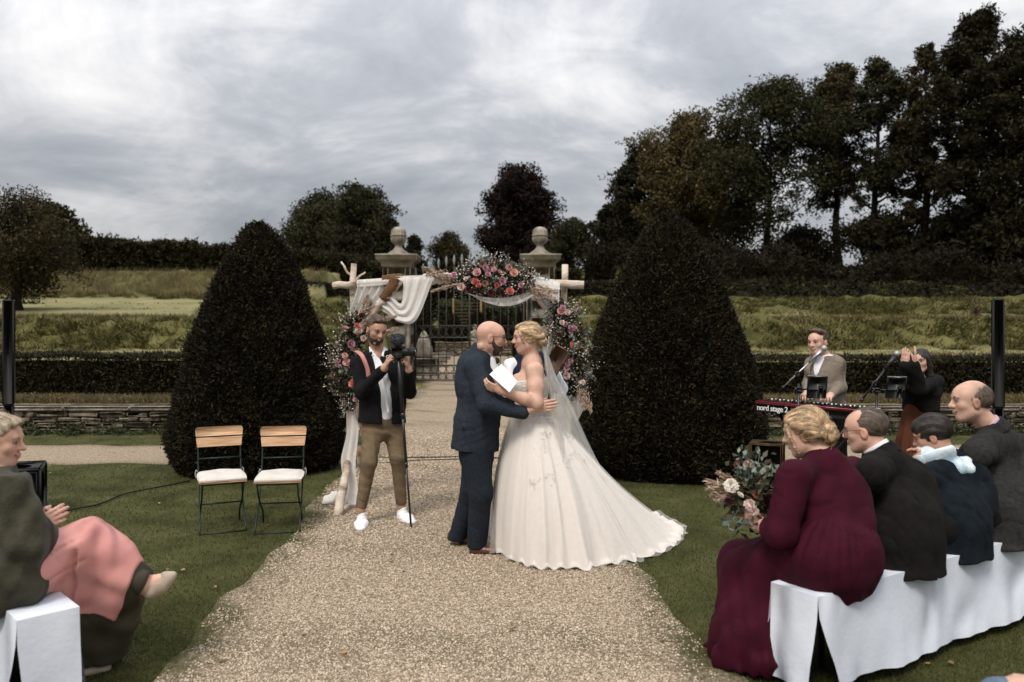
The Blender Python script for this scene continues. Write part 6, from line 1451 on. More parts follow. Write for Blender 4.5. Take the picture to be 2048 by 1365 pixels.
# ================================================================== the bride
M_DRESS = mat('ivory_tulle', [(.72, .668, .61), (.77, .72, .665)], scale=30, rough=.85, bump=.08, bscale=200, sheen=.2, trans=.10, spec=.2)
M_LACE = mat('ivory_lace', [(.74, .68, .61), (.84, .79, .73)], scale=40, rough=.8, bump=1, bscale=120)
M_VEIL = mat('veil_tulle', [(.78, .75, .71), (.84, .82, .78)], scale=30, rough=.9, alpha=.36, trans=.45)
M_BLONDE = hairmat('blonde_hair', (.20, .12, .055), (.42, .29, .16), (.60, .46, .29))
def braid(S, E, pts, r, k=.006, **kw): S.chain([E(*p) for p in pts], r, k=k, **kw)
def bride():
    f = Fig(gnd(1075, 1100), 'blonde bride in an ivory strapless gown and veil holding white paper', SK_FAIR)
    f.head(at(1054, 677, 6.10), (-1, -.08, -.06), (.02, 0, 1), .98, fem=True, smile=1, brow=(.16, .09, .05), lips=(.40, .15, .14), full=1.12).neck(at(1064, 722, 6.12), .054, .06)
    S = f.S; ax = (0, -1, 0); hip, waist, chest = at(1064, 875, 6.12), at(1063, 826, 6.12), at(1063, 770, 6.12)
    shL, shR = at(1069, 742, 5.93), at(1060, 742, 6.30); elL, wrL = at(1073, 808, 5.84), at(1004, 782, 5.74); elR, wrR = at(1028, 790, 6.42), at(985, 765, 6.42)
    W_, D_ = (.185, .155, .165), (.14, .118, .115)
    f.torso(S, hip, waist, chest, f.nb, ax, W_, D_, 0, (shL, shR)); S.ell(at(1036, 768, 6.04), (.07, .075, .075), k=.05); S.ell(at(1036, 768, 6.20), (.07, .075, .075), k=.05)
    f.limb(S, [shL, lerp(shL, elL, .5), elL], (.064, .061, .046)); f.limb(S, [elL, lerp(elL, wrL, .35), wrL], (.046, .045, .030)); f.limb(S, [shR, elR, wrR], (.066, .05, .03)); f.pts += [elL, elR, hip, shL, shR]
    S.limb = None; f.limb(S, [at(1060, 890, 6.05), gnd(1055, 1090) + (0, 0, .08)], (.09, .045)); f.limb(S, [at(1060, 890, 6.2), gnd(1060, 1075) + (0, 0, .08)], (.09, .045)); f.pts.append(gnd(1055, 1090))
    f.hand(at(1003, 782, 5.735), (-.95, .0, .35), (.25, .8, .5), 1, .45, .92, .10, .9)
    f.hand(at(985, 765, 6.42), (-1, -.2, .2), (-.2, -1, 0), -1, .2, .9)
    f.fine.append((at(1110, 850, 5.7) * (0, 0, 0) + np.array([-.25, 5.6, 1.0]), np.array([.36, 6.5, 1.50])))
    f.body(.0062)
    def h(S, E, M, sc):
        q = lambda *r: np.array(r) * sc
        S.ell(E(0, -.020, .040), q(.086, .106, .092), M); S.ell(E(0, .02, .085), q(.06, .07, .035), M)
        for x in (-1, 1): S.ell(E(x * .072, -.025, .012), q(.022, .050, .05), M)
        S.cut(E(0, .062, .03), M @ np.array([0, 1, -.52])); S.cut(E(0, -.02, -.055), M @ np.array([0, .25, -1]))
        # rolled and pinned knot
        for (p, r) in (((0, -.115, -.015), .040), ((.030, -.118, .010), .026), ((-.03, -.118, .01), .026), ((.02, -.130, -.03), .028), ((-.02, -.13, -.03), .028), ((.035, -.10, -.035), .024), ((0, -.105, .03), .03), ((.02, -.11, -.06), .022), ((-.02, -.11, -.06), .022)): S.sph(E(*p), r * sc, k=.006)
        for x in (-1, 1):
            braid(S, E, [(x * .030, .070, .085), (x * .070, .035, .060), (x * .088, -.02, .030), (x * .075, -.075, .005), (x * .03, -.118, .0)], [.012, .015, .017, .016, .014])
            braid(S, E, [(x * .05, .062, .058), (x * .078, .055, .02), (x * .082, .035, -.03), (x * .078, .028, -.062)], [.010, .007, .005, .002], k=.004)
    f.hair(h, M_BLONDE, .0045, .0020, 22, axis='back', fly=70, seed=2)
    # bodice and lace
    B = Sdf(.03); f.torso(B, hip, waist, chest, f.nb, ax, W_, D_, .008, None, .05); B.ell(at(1036, 768, 6.04), (.076, .082, .08), k=.05); B.ell(at(1036, 768, 6.20), (.076, .082, .08), k=.05)
    B.cut(at(1063, 757, 6.12), (-.10, 0, 1)); B.cut(at(1063, 880, 6.12), (0, 0, -1))
    b = f.wear('bodice', B, .009, M_LACE, disp=wob(.0012, 180, 2, 5))
    # skirt with train: waist ring to hem line on the ground
    wc = at(1063, 828, 6.12); n = 320; k = 50
    hem = np.array([gnd(982, 1078), gnd(994, 1100), gnd(1020, 1126), gnd(1062, 1139), (gnd(1115, 1144)), gnd(1172, 1143), gnd(1238, 1132), gnd(1295, 1119), gnd(1345, 1096), gnd(1370, 1073), gnd(1343, 1049), gnd(1305, 1034), gnd(1235, 1022), gnd(1150, 1020), gnd(1070, 1028), gnd(1005, 1044), gnd(984, 1060)])
    m = len(hem); cl = np.vstack([hem[-2:], hem, hem[:3]]); full = smooth_path(cl, (m + 4) * 40); i0 = 2 * ((m + 4) * 40 - 1) // (m + 4); hs = full[np.linspace(i0, i0 + m * ((m + 4) * 40 - 1) / (m + 4), n, endpoint=False).astype(int)]
    th = np.arctan2(hs[:, 1] - wc[1], hs[:, 0] - wc[0]); wr = np.stack([np.cos(th) * .15, np.sin(th) * .178, 0 * th], 1) + wc
    dist = np.linalg.norm((hs - wc)[:, :2], axis=1); tr = np.clip((dist - .45) / .8, 0, 1.2); ph = np.arange(n) / n * 2 * np.pi
    rows = []
    for t in np.linspace(0, 1, k):
        s = (1 - tr) * (t ** .80) + tr * t; z = wc[2] * (1 - t) ** (1 + .27 * tr)
        p = wr * (1 - s)[:, None] + hs * s[:, None]
        bulge = .05 * np.sin(np.pi * t) * (1 - .6 * tr); rad = (hs - wc)[:, :2] / dist[:, None]
        fold = t ** 1.1 * (.020 * np.sin(ph * 11 + 1.2 * np.sin(ph * 3) + .8 * t) + .013 * np.sin(ph * 23 + 2 + t) + .006 * np.sin(ph * 47 + 3 * t)) + .10 * np.clip(t - .80, 0, 1) ** 1.3 * np.sin(ph * 27 + 1.5 * np.sin(ph * 7))
        p[:, :2] += rad * (bulge + fold)[:, None]
        p[:, 2] = np.maximum(z + np.where(tr > .15, .035 * np.sin(ph * 17) * t * (1 - t) * 2, 0) + (1 - t) * 0, .014 + .022 * (t > .9) * (1 + np.sin(ph * 33 + 1))) if t < 1 else .012 + .012 * (1 + np.sin(ph * 33 + 1))
        rows.append(p)
    V = np.array(rows).reshape(-1, 3)
    sk = put('skirt', (V, grid_faces(k, n, True)), M_DRESS, f.root, smooth=True)
    # outer tulle layer of the skirt, a little longer and looser
    V2 = np.array(rows); rad3 = np.zeros((n, 3)); rad3[:, :2] = (hs - wc)[:, :2] / dist[:, None]
    for i in range(k): V2[i] += rad3 * (.012 + .03 * (i / k) ** 3 * (1 + .6 * np.sin(ph * 29)))[:, None]; V2[i, :, 2] += .006
    put('tulle_overlay', (V2.reshape(-1, 3), grid_faces(k, n, True)), mat('tulle_overlay', [(.74, .69, .64), (.80, .76, .71)], scale=40, rough=.9, alpha=.22), sk, smooth=True)
    # lace sprays on bodice and skirt
    r = np.random.default_rng(8); pts = []; nrs = []; Vr = np.array(rows)
    for _ in range(120):
        i = int(r.uniform(0, 1) ** 2 * 22); j = r.integers(0, n)
        if r.uniform() < .55: i, j = int(r.uniform(2, 34)), int(r.normal(6, 7)) % n
        c = Vr[i, j]; q = c + r.normal(0, .022, (16, 3)); dd = ((q[:, None] - Vr[max(0, i - 3):i + 4][:, [(j + o) % n for o in range(-16, 17, 2)]].reshape(1, -1, 3)) ** 2).sum(-1).argmin(1)
        pts.append(Vr[max(0, i - 3):i + 4][:, [(j + o) % n for o in range(-16, 17, 2)]].reshape(-1, 3)[dd] + rad3[j] * .006 + r.normal(0, .004, (16, 3))); nrs.append(np.tile(rad3[j] + [0, 0, .35], (16, 1)))
    P = np.concatenate(pts); N_ = np.concatenate(nrs) + r.normal(0, .12, (len(P), 3)); put('lace_sprays', flat_quads(P, N_, r.uniform(.012, .026, len(P)), .011, r), M_LACE, sk)
    # veil
    A = [f.E(.02, -.12, -.035), at(1092, 746, 5.98), at(1108, 832, 5.90), at(1124, 910, 5.82), at(1140, 965, 5.80)]; Bq = [f.E(-.03, -.125, -.03), at(1113, 757, 6.30), at(1140, 806, 6.36), at(1178, 890, 6.44), at(1206, 946, 6.48)]
    put('veil', sheet(A, Bq, 40, 40, .020, 4, seed=11), M_VEIL, f.root, smooth=True); put('veil_layer', sheet([p + (.012, .02, -.01) for p in A], [p + (.0, -.05, .0) for p in Bq], 36, 34, .022, 5, seed=12), M_VEIL, f.root, smooth=True)
    put('hair_comb', merge(*[(leaf_quads(f.E(.015, -.135, .005) + r.normal(0, .02, (26, 3)), .018, .01, rng=r))]), M_LACE, f.root)
bride()
def vows():
    c = [at(1003, 728, 5.80), at(979, 749, 5.72), at(1019, 785, 5.66), at(1035, 763, 5.76)]; u = np.linspace(0, 1, 8); U, Vv = np.meshgrid(u, u, indexing='ij')
    P = (1 - U)[..., None] * ((1 - Vv)[..., None] * c[0] + Vv[..., None] * c[1]) + U[..., None] * ((1 - Vv)[..., None] * c[3] + Vv[..., None] * c[2]); P[..., 1] -= .012 * np.sin(U * 3.1)
    n_ = unit(np.cross(c[1] - c[0], c[3] - c[0])); n_ = n_ if n_[1] < 0 else -n_
    g = Geo(); g.add(P.reshape(-1, 3), grid_faces(8, 8)); g.add((P - n_ * .003 + [0, 0, 0]).reshape(-1, 3), grid_faces(8, 8)); g.add((P * 1.0 - n_ * .006 + (c[0] - c[1]) * .015).reshape(-1, 3), grid_faces(8, 8))
    tag(put('paper', g, mat('writing_paper', [(.74, .75, .80), (.78, .79, .84)], scale=9, rough=.8), smooth=True), 'folded white paper sheets with vows held in the hand of the bride', 'paper')
vows()
# ================================================================== the man filming
M_BLAZER = cloth('black_blazer', (.005, .005, .006), (.011, .010, .011), scale=20, bump=.25)
M_CHINO = cloth('khaki_chino', (.125, .088, .052), (.185, .135, .083), scale=9, bump=.3)
M_BROWNHAIR = hairmat('brown_hair', (.030, .017, .010), (.085, .050, .030), (.13, .082, .05))
M_PINKSTRAP = mat('pink_leather', [(.36, .15, .13), (.46, .21, .18)], scale=9, rough=.5)
def videographer():
    f = Fig(gnd(765, 1043), 'bearded man in a black blazer and khaki trousers filming with a camera on a monopod', SK_TAN)
    d = 7.0; f.head(at(753, 661, d - .03), (.52, -.80, -.30), (.10, 0, 1), 1.0, brow=(.03, .018, .012)).neck(at(756, 707, d + .03), .055, .06)
    S = f.S; ax = unit([.93, .36, 0]); hip, waist, chest = at(765, 845, d + .02), at(766, 800, d + .02), at(760, 748, d + .02)
    shR, shL = at(717, 728, d - .05), at(797, 728, d + .10); elR, wrR = at(722, 785, d - .16), at(768, 738, d - .34); elL, wrL = at(819, 785, d - .06), at(818, 742, d - .28)
    W_, D_ = (.165, .155, .175), (.11, .105, .115)
    f.torso(S, hip, waist, chest, f.nb, ax, W_, D_, -.012, (shR, shL)); f.limb(S, [shR, elR, wrR], (.05, .042, .03)); f.limb(S, [shL, elL, wrL], (.05, .042, .03))
    hR, hL = at(746, 850, d), at(785, 850, d + .06); knR, anR = at(738, 925, d - .12), at(722, 1016, d - .10); knL, anL = at(795, 915, d + .02), at(803, 1008, d + .10)
    f.limb(S, [hR, knR, anR, anR - (0, 0, .04)], (.08, .05, .036, .036)); f.limb(S, [hL, knL, anL, anL - (0, 0, .04)], (.08, .05, .036, .036)); f.pts += [anR, anL, hip, elR, elL]
    f.hand(wrR, (.45, -.15, .85), (.8, .35, -.1), -1, .75, 1.0, .06, .8); f.hand(wrL, (-.15, -.35, .85), (-.85, .1, .1), 1, .95, 1.0, .05, .8)
    f.body(.0055); f.beard(MATS['brown_beard'], .0035, .0, 3)
    def h(S, E, M, sc):
        q = lambda *r: np.array(r) * sc
        S.ell(E(0, -.018, .040), q(.083, .105, .090), M); S.ell(E(.01, .024, .100), q(.064, .066, .036), M); S.ell(E(-.015, .048, .096), q(.05, .038, .028), M); S.ell(E(0, -.03, .10), q(.06, .06, .03), M)
        S.cut(E(0, .052, .048), M @ np.array([0, 1, -1.0]), .02); S.cut(E(0, .01, -.01), M @ np.array([0, .9, -.6]), .012); S.cut(E(0, 0, -.065), M @ np.array([0, .3, -1]))
    f.hair(h, M_BROWNHAIR, .0055, .0032, 15, axis='y', fly=60, seed=7)
    Sh = Sdf(.03); f.torso(Sh, hip, waist, chest, f.nb, ax, W_, D_, .004, (shR, shL), .05); Sh.cut(at(766, 838, d), (0, 0, -1)); Sh.cut(f.nb + (0, 0, .02), (.05, -.15, 1))
    Sh.cone(f.nb + (.01, -.06, .02), at(764, 738, d - .14), .034, .012, op='-', k=.01) ; Sh.cut((0, 0, 9), (0, 0, 1))
    sh = f.wear('shirt', Sh, .0095, M_SHIRT, disp=wob(.004, 38, 6, 4, (1, 1, .35)))
    fr = unit([.36, -.93, 0])
    put('shirt_collar', merge(ribbon([f.nb + (-.055, -.02, .05), f.nb + (-.045, -.065, .02), f.nb + (-.03, -.095, -.02)], fr, np.linspace(.045, .03, 20), .005), ribbon([f.nb + (.07, -.01, .045), f.nb + (.065, -.05, .015), f.nb + (.055, -.085, -.025)], fr, np.linspace(.045, .03, 20), .005)), M_SHIRT, sh)
    put('button_placket', ribbon([at(758, 735, d - .135), at(768, 780, d - .125), at(778, 828, d - .12)], fr, .03, .004), M_SHIRT, sh)
    J = Sdf(.03); f.torso(J, hip, waist, chest, f.nb, ax, W_, D_, .022, (shR, shL), .05); J.econe(at(764, 842, d + .02), at(765, 790, d + .02), (.20, .14), (.185, .13), ax, k=.05)
    # open front over the shirt
    c1, c2, c3 = at(752, 712, d - .2), at(772, 770, d - .2), at(777, 850, d - .2)
    J.econe(c1, c2, (.045, .17), (.062, .17), (1, .2, 0), op='-', k=.012); J.econe(c2, c3, (.062, .17), (.064, .17), (1, .2, 0), op='-', k=.012); J.cone(f.nb + (.01, -.05, .06), c1 + (0, .10, 0), .062, .05, op='-', k=.012)
    for (a, b, c_) in ((shR, elR, wrR), (shL, elL, wrL)): J.chain([a, b, lerp(b, c_, .92)], [.068, .056, .046], k=.03)
    J.cut(at(766, 846, d), (-.05, 0, -1)); J.cut(f.nb + (0, 0, .035), (.0, -.25, 1))
    fo = addf(wob(.0025, 30, 8, 4), crease(.006, (12, 4, 20), 8)); f.wear('blazer', J, .0095, M_BLAZER, disp=fo)
    put('camera_strap', ribbon([at(715, 708, d + .12), at(712, 703, d), at(724, 712, d - .12), at(735, 738, d - .155), at(737, 755, d - .16)], [(0, .2, 1), (-.2, -.2, 1), (-.1, -.8, .6), (0, -1, 0), (0, -1, 0)], .036, .006), M_PINKSTRAP, f.root)
    T = Sdf(.03); T.econe(at(765, 836, d + .02), at(766, 858, d + .02), (.166, .112), (.168, .114), ax); f.limb(T, [hR, knR, lerp(knR, anR, .95)], (.098, .068, .050), k=.03); f.limb(T, [hL, knL, lerp(knL, anL, .95)], (.098, .068, .050), k=.03)
    T.cut(at(765, 829, d), (0, 0, 1)); f.wear('trousers', T, .0095, M_CHINO, disp=addf(wob(.0018, 40, 9, 5), crease(.007, (6, 3, 27), 9), crease(.005, (16, 3, 19), 10)))
    p = anR * (1, 1, 0) + (0, .06, 0); shoe(f, p, (.14, -1, 0), .30, MATS['white_leather'], .03, .05, .085, 'sneaker', .8, True); p = anL * (1, 1, 0) + (-.02, .05, 0); shoe(f, p, (.50, -.86, 0), .30, MATS['white_leather'], .03, .05, .085, 'sneaker', .8, True)
    put('ring', tube([wrR + (.035 + .012 * math.cos(a), -.03 + .004 * math.sin(a), .10 + .012 * math.sin(a)) for a in np.linspace(0, 6.28, 12)], .0022, 5), M_CHROME, f.root)
videographer()
def film_camera():
    t = empty('video_camera', gnd(822, 1057), 'black camera with a furry microphone on a monopod held by the bearded man', 'camera'); foot = gnd(822, 1057)
    top = at(797, 716, 6.66); A, B_, C_ = lerp(top, foot, .33), lerp(top, foot, .62), lerp(top, foot, .64)
    put('monopod', merge(rod(top, A, .016, sides=10), rod(A, B_, .012, sides=10), rod(B_, foot + (0, 0, .02), .009, sides=10), rod(lerp(top, foot, .32), lerp(top, foot, .35), .017, sides=10), rod(lerp(top, foot, .61), lerp(top, foot, .64), .014, sides=10), rod(foot, foot + (0, 0, .03), .014, .011, sides=10)), M_BLACKM, t, smooth=False)
    Rm = rotz(R(-14)); put('head', merge(xform(bbox_((0, 0, 0), (.07, .08, .03), .008), Rm, top + (0, 0, .012)), rod(top + (.0, 0, 0), top + (-.06, -.08, -.03), .006)), M_BLACKM, t)
    c = at(797, 703, 6.66); put('camera_body', merge(xform(bbox_((0, 0, 0), (.125, .06, .085), .014), Rm, c), xform(bbox_((0, 0, 0), (.05, .05, .03), .01), Rm, c + (0, 0, .05))), M_BLACK, t)
    l = lathe([(.030, 0), (.036, .01), (.036, .05), (.033, .055), (.037, .06), (.037, .095), (.039, .10), (.037, .118), (.028, .115)], (0, 0, 0), 20); Ml = basis((0, 0, 1), (0, 0, 1)) if False else np.array([[0, 0, 1.], [1, 0, 0], [0, 1, 0]])
    put('lens', xform(l, Rm @ Ml, c + Rm @ np.array([.035, .0, -.005])), M_BLACK, t, smooth=False)
    put('glass', xform(lathe([(.001, 0), (.028, .002)], (0, 0, 0), 16), Rm @ Ml, c + Rm @ np.array([.152, 0, -.005])), mat('lens_glass', [(.01, .012, .02)], rough=.05, spec=.8), t)
    s = Sdf(.02); m = at(795, 680, 6.64); s.ell(m, (.052, .045, .042)); V, Q = s.mesh(.008, m - .12, m + .12, wob(.003, 90, 4, 5))
    M_FUR = mat('grey_fur', [(.035, .037, .045), (.10, .105, .12)], scale=60, rough=.95, bump=.5)
    fu = put('furry_microphone', (V, Q), M_FUR, t, smooth=True); r = np.random.default_rng(4); ii = r.integers(0, len(V), 900); N_ = V[ii] - m; N_ /= np.linalg.norm(N_, axis=1, keepdims=True)
    put('fur', leaf_quads(V[ii] + N_ * .006, .024, .004, N_ * 1.5, .7, r), M_FUR, fu); put('mic_mount', rod(m - (0, 0, .05), c + (0, 0, .04), .009), M_BLACKM, t)
film_camera()
# ================================================================== the officiant, mostly hidden behind the bride
M_NAVY = cloth('navy_waistcoat', (.008, .010, .018), (.016, .020, .034), scale=14)
M_DARKHAIR = hairmat('dark_hair', (.008, .006, .005), (.022, .016, .013), (.045, .034, .028))
def officiant():
    d = 7.05; f = Fig(np.array([at(1062, 700, d)[0], d, 0]), 'person in a white shirt and navy waistcoat with a brown folder behind the bride', SK_FAIR)
    f.head(at(1063, 671, d), (-.2, -.95, -.2), (0, 0, 1), .95, brow=(.05, .03, .02)).neck(at(1062, 712, d + .03)); S = f.S; ax = (1, 0, 0); hip, waist, chest = at(1060, 845, d), at(1060, 800, d), at(1060, 750, d)
    shR, shL = at(1023, 733, d), at(1100, 733, d); elR, wrR = at(1016, 782, d - .06), at(1050, 800, d - .26); elL, wrL = at(1122, 778, d - .03), at(1108, 742, d - .24); W_, D_ = (.16, .15, .165), (.11, .10, .11)
    f.torso(S, hip, waist, chest, f.nb, ax, W_, D_, -.01, (shR, shL)); f.limb(S, [shR, elR, wrR], (.05, .042, .03)); f.limb(S, [shL, elL, wrL], (.05, .042, .03)); f.pts += [hip, gnd(1055, 1040)]
    hR, hL = at(1042, 850, d), at(1080, 850, d); f.limb(S, [hR, at(1040, 925, d - .03), at(1040, 1025, d)], (.08, .05, .04)); f.limb(S, [hL, at(1082, 925, d - .03), at(1082, 1025, d)], (.08, .05, .04))
    f.hand(wrL, (.1, -.25, .9), (-.3, .9, .2), 1, .7, .95); f.hand(wrR, (.7, -.6, .1), (0, .3, 1), -1, .5, .95); f.body(.006)
    f.hair(lambda S, E, M, sc: (S.ell(E(0, -.018, .040), np.array((.083, .103, .09)) * sc, M), S.cut(E(0, .052, .045), M @ np.array([0, 1, -.75])), S.cut(E(0, 0, -.05), M @ np.array([0, .3, -1]))), M_DARKHAIR, .006, .0025, 18, seed=9)
    A = Sdf(.03); f.torso(A, hip, waist, chest, f.nb, ax, W_, D_, .002, (shR, shL), .05)
    for (a, b, c_) in ((shR, elR, wrR), (shL, elL, wrL)): A.chain([a, b, lerp(b, c_, .88)], [.066, .056, .042], k=.03)
    A.cut(f.nb + (0, 0, .025), (0, -.2, 1)); f.wear('shirt', A, .011, M_SHIRT, disp=wob(.004, 34, 12, 4))
    B = Sdf(.03); f.torso(B, hip, waist, chest, f.nb, ax, W_, D_, .016, None, .05)
    for s_ in (-1, 1): B.cone(at(1061 + s_ * 22, 720, d + .0), chest, .055, .07)
    B.cone(at(1061, 705, d - .12), at(1061, 765, d - .14), .06, .02, op='-', k=.01); B.cut(at(1060, 860, d), (0, 0, -1)); f.wear('waistcoat', B, .011, M_NAVY)
    T = Sdf(.03); T.econe(at(1060, 835, d), at(1060, 865, d), (.17, .12), (.175, .125), ax); f.limb(T, [hR, at(1040, 925, d - .03), at(1040, 1030, d)], (.105, .08, .065)); f.limb(T, [hL, at(1082, 925, d - .03), at(1082, 1030, d)], (.105, .08, .065)); f.wear('trousers', T, .016, M_NAVY, disp=wob(.004, 34, 13, 4))
    for px in (1040, 1082): p = gnd(px, 1038); shoe(f, np.array([p[0], d + .06, 0]), (0, -1, 0), .28, M_SHOE_BR)
    t = empty('book_folder', at(1112, 722, d - .3), 'slim brown leather folder held up behind the shoulder of the bride', 'folder'); c = at(1112, 722, d - .30); Rm = basis((.55, .0, .85), (-.6, -.7, .4))
    ML = mat('brown_cover', [(.10, .045, .02), (.17, .08, .038)], scale=6, rough=.55)
    put('cover', merge(xform(bbox_((0, 0, 0), (.24, .17, .006), .002), Rm, c + Rm @ np.array([0, 0, .012])), xform(bbox_((0, 0, 0), (.24, .17, .006), .002), Rm, c - Rm @ np.array([0, 0, .012])), xform(bbox_((0, 0, 0), (.24, .006, .03), .002), Rm, c + Rm @ np.array([0, .085, 0]))), ML, t); put('pages', xform(bbox_((0, 0, 0), (.23, .155, .017), .002), Rm, c), M_SHIRT, t)
officiant()
# ================================================================== the musicians
M_BEIGE = cloth('beige_jacket', (.155, .125, .098), (.215, .178, .142), scale=60, bump=.25)
M_BLACKCLOTH = cloth('black_cloth', (.004, .004, .004), (.010, .009, .009), scale=16)
def singer_man():
    d = 7.68; f = Fig(np.array([at(1652, 800, d)[0], d, 0]), 'young man in a beige jacket standing at the red keyboard', SK_FAIR)
    f.head(at(1636, 685, d - .04), (-.80, -.58, -.08), (-.05, 0, 1), 1.0, brow=(.06, .04, .025), smile=.8).neck(at(1649, 716, d + .02), .052, .058)
    S = f.S; ax = unit([.70, -.62, 0]) * -1; ax = unit([.78, -.5, 0]); hip, waist, chest = at(1654, 815, d), at(1653, 780, d), at(1650, 748, d); shR, shL = at(1626, 729, d + .05), at(1675, 729, d - .07)
    elR, wrR = at(1616, 768, d - .04), at(1614, 788, d - .32); elL, wrL = at(1682, 775, d - .12), at(1660, 792, d - .38); W_, D_ = (.135, .128, .135), (.10, .095, .105)
    f.torso(S, hip, waist, chest, f.nb, ax, W_, D_, -.012, (shR, shL)); f.limb(S, [shR, elR, wrR], (.05, .042, .03)); f.limb(S, [shL, elL, wrL], (.05, .042, .03)); f.pts += [hip, np.array([hip[0], d, .0])]
    b = f.root.location; hR, hL = np.array([b[0] - .08, d + .03, .88]), np.array([b[0] + .09, d - .04, .88])
    for q in (hR, hL): f.limb(S, [q, q * (1, 1, 0) + (0, -.02, .47), q * (1, 1, 0) + (0, 0, .08)], (.08, .05, .04))
    f.hand(wrR, (-.5, -.85, -.05), (0, 0, -1), -1, .45, .98); f.hand(wrL, (-.55, -.8, -.05), (0, 0, -1), 1, .45, .98); f.body(.006)
    def h(S, E, M, sc):
        q = lambda *r: np.array(r) * sc
        S.ell(E(0, -.020, .040), q(.082, .104, .090), M); S.ell(E(.01, .035, .100), q(.064, .062, .034), M); S.ell(E(.02, .066, .088), q(.045, .035, .026), M)
        S.cut(E(0, .055, .050), M @ np.array([0, 1, -.8])); S.cut(E(0, .005, -.005), M @ np.array([0, .9, -.5])); S.cut(E(0, 0, -.055), M @ np.array([0, .3, -1]))
    f.hair(h, M_BROWNHAIR, .006, .0032, 14, axis='y', seed=17, fly=40)
    A = Sdf(.03); f.torso(A, hip, waist, chest, f.nb, ax, W_, D_, .004, (shR, shL), .05); A.cut(f.nb + (0, 0, .03), (-.1, -.1, 1)); A.cone(f.nb + (0, 0, -.02), f.E(0, -.02, -.085), .062, .058, clip=[(f.nb + (0, 0, .035), (-.1, -.1, 1))]); f.wear('shirt', A, .012, M_SHIRT)
    J = Sdf(.03); f.torso(J, hip, waist, chest, f.nb, ax, W_, D_, .022, (shR, shL), .05); J.econe(at(1655, 825, d), at(1653, 780, d), (.18, .135), (.165, .125), ax, k=.04); fr = unit([-.78, -.62, 0])
    o = fr * .16; J.econe(f.nb + o * .6 + (0, 0, .0), at(1640, 748, d) + o, (.044, .12), (.036, .12), ax, op='-', k=.01); J.econe(at(1640, 748, d) + o, at(1646, 786, d) + o, (.036, .12), (.008, .1), ax, op='-', k=.01)
    for (a, b_, c_) in ((shR, elR, wrR), (shL, elL, wrL)): J.chain([a, b_, lerp(b_, c_, .88)], [.056, .050, .040], k=.03)
    J.cut(f.nb + (0, 0, .035), (-.1, -.15, 1)); J.cut(at(1655, 828, d), (0, 0, -1)); j = f.wear('jacket', J, .0105, M_BEIGE, disp=addf(wob(.0025, 32, 18, 4), crease(.006, (10, 4, 20), 18)))
    a1 = f.nb + (-.02, -.05, .02); put('lapel', merge(ribbon([f.nb + (.055, -.045, .03), at(1661, 735, d) + fr * .135, at(1649, 772, d) + fr * .14], fr, np.concatenate([np.linspace(.03, .075, 10), np.linspace(.072, .02, 10)]), .006), ribbon([f.nb + (-.06, -.0, .03), at(1628, 735, d) + fr * .12, at(1643, 772, d) + fr * .14], fr, np.concatenate([np.linspace(.03, .07, 10), np.linspace(.068, .02, 10)]), .006)), M_BEIGE, j)
    T = Sdf(.03); T.econe(hip + (0, 0, -.05), hip + (0, 0, -.12), (.165, .12), (.17, .125), ax)
    for q in (hR, hL): f.limb(T, [q + (0, 0, -.02), q * (1, 1, 0) + (0, -.02, .47), q * (1, 1, 0) + (0, 0, .06)], (.105, .08, .06))
    f.wear('trousers', T, .016, M_BLACKCLOTH)
    for q in (hR, hL): shoe(f, q * (1, 1, 0) + (.04, .05, 0), (-.6, -.8, 0), .28, M_BLACK)
singer_man()
M_RUST = cloth('rust_skirt', (.060, .020, .010), (.10, .036, .018), scale=5, bump=.2)
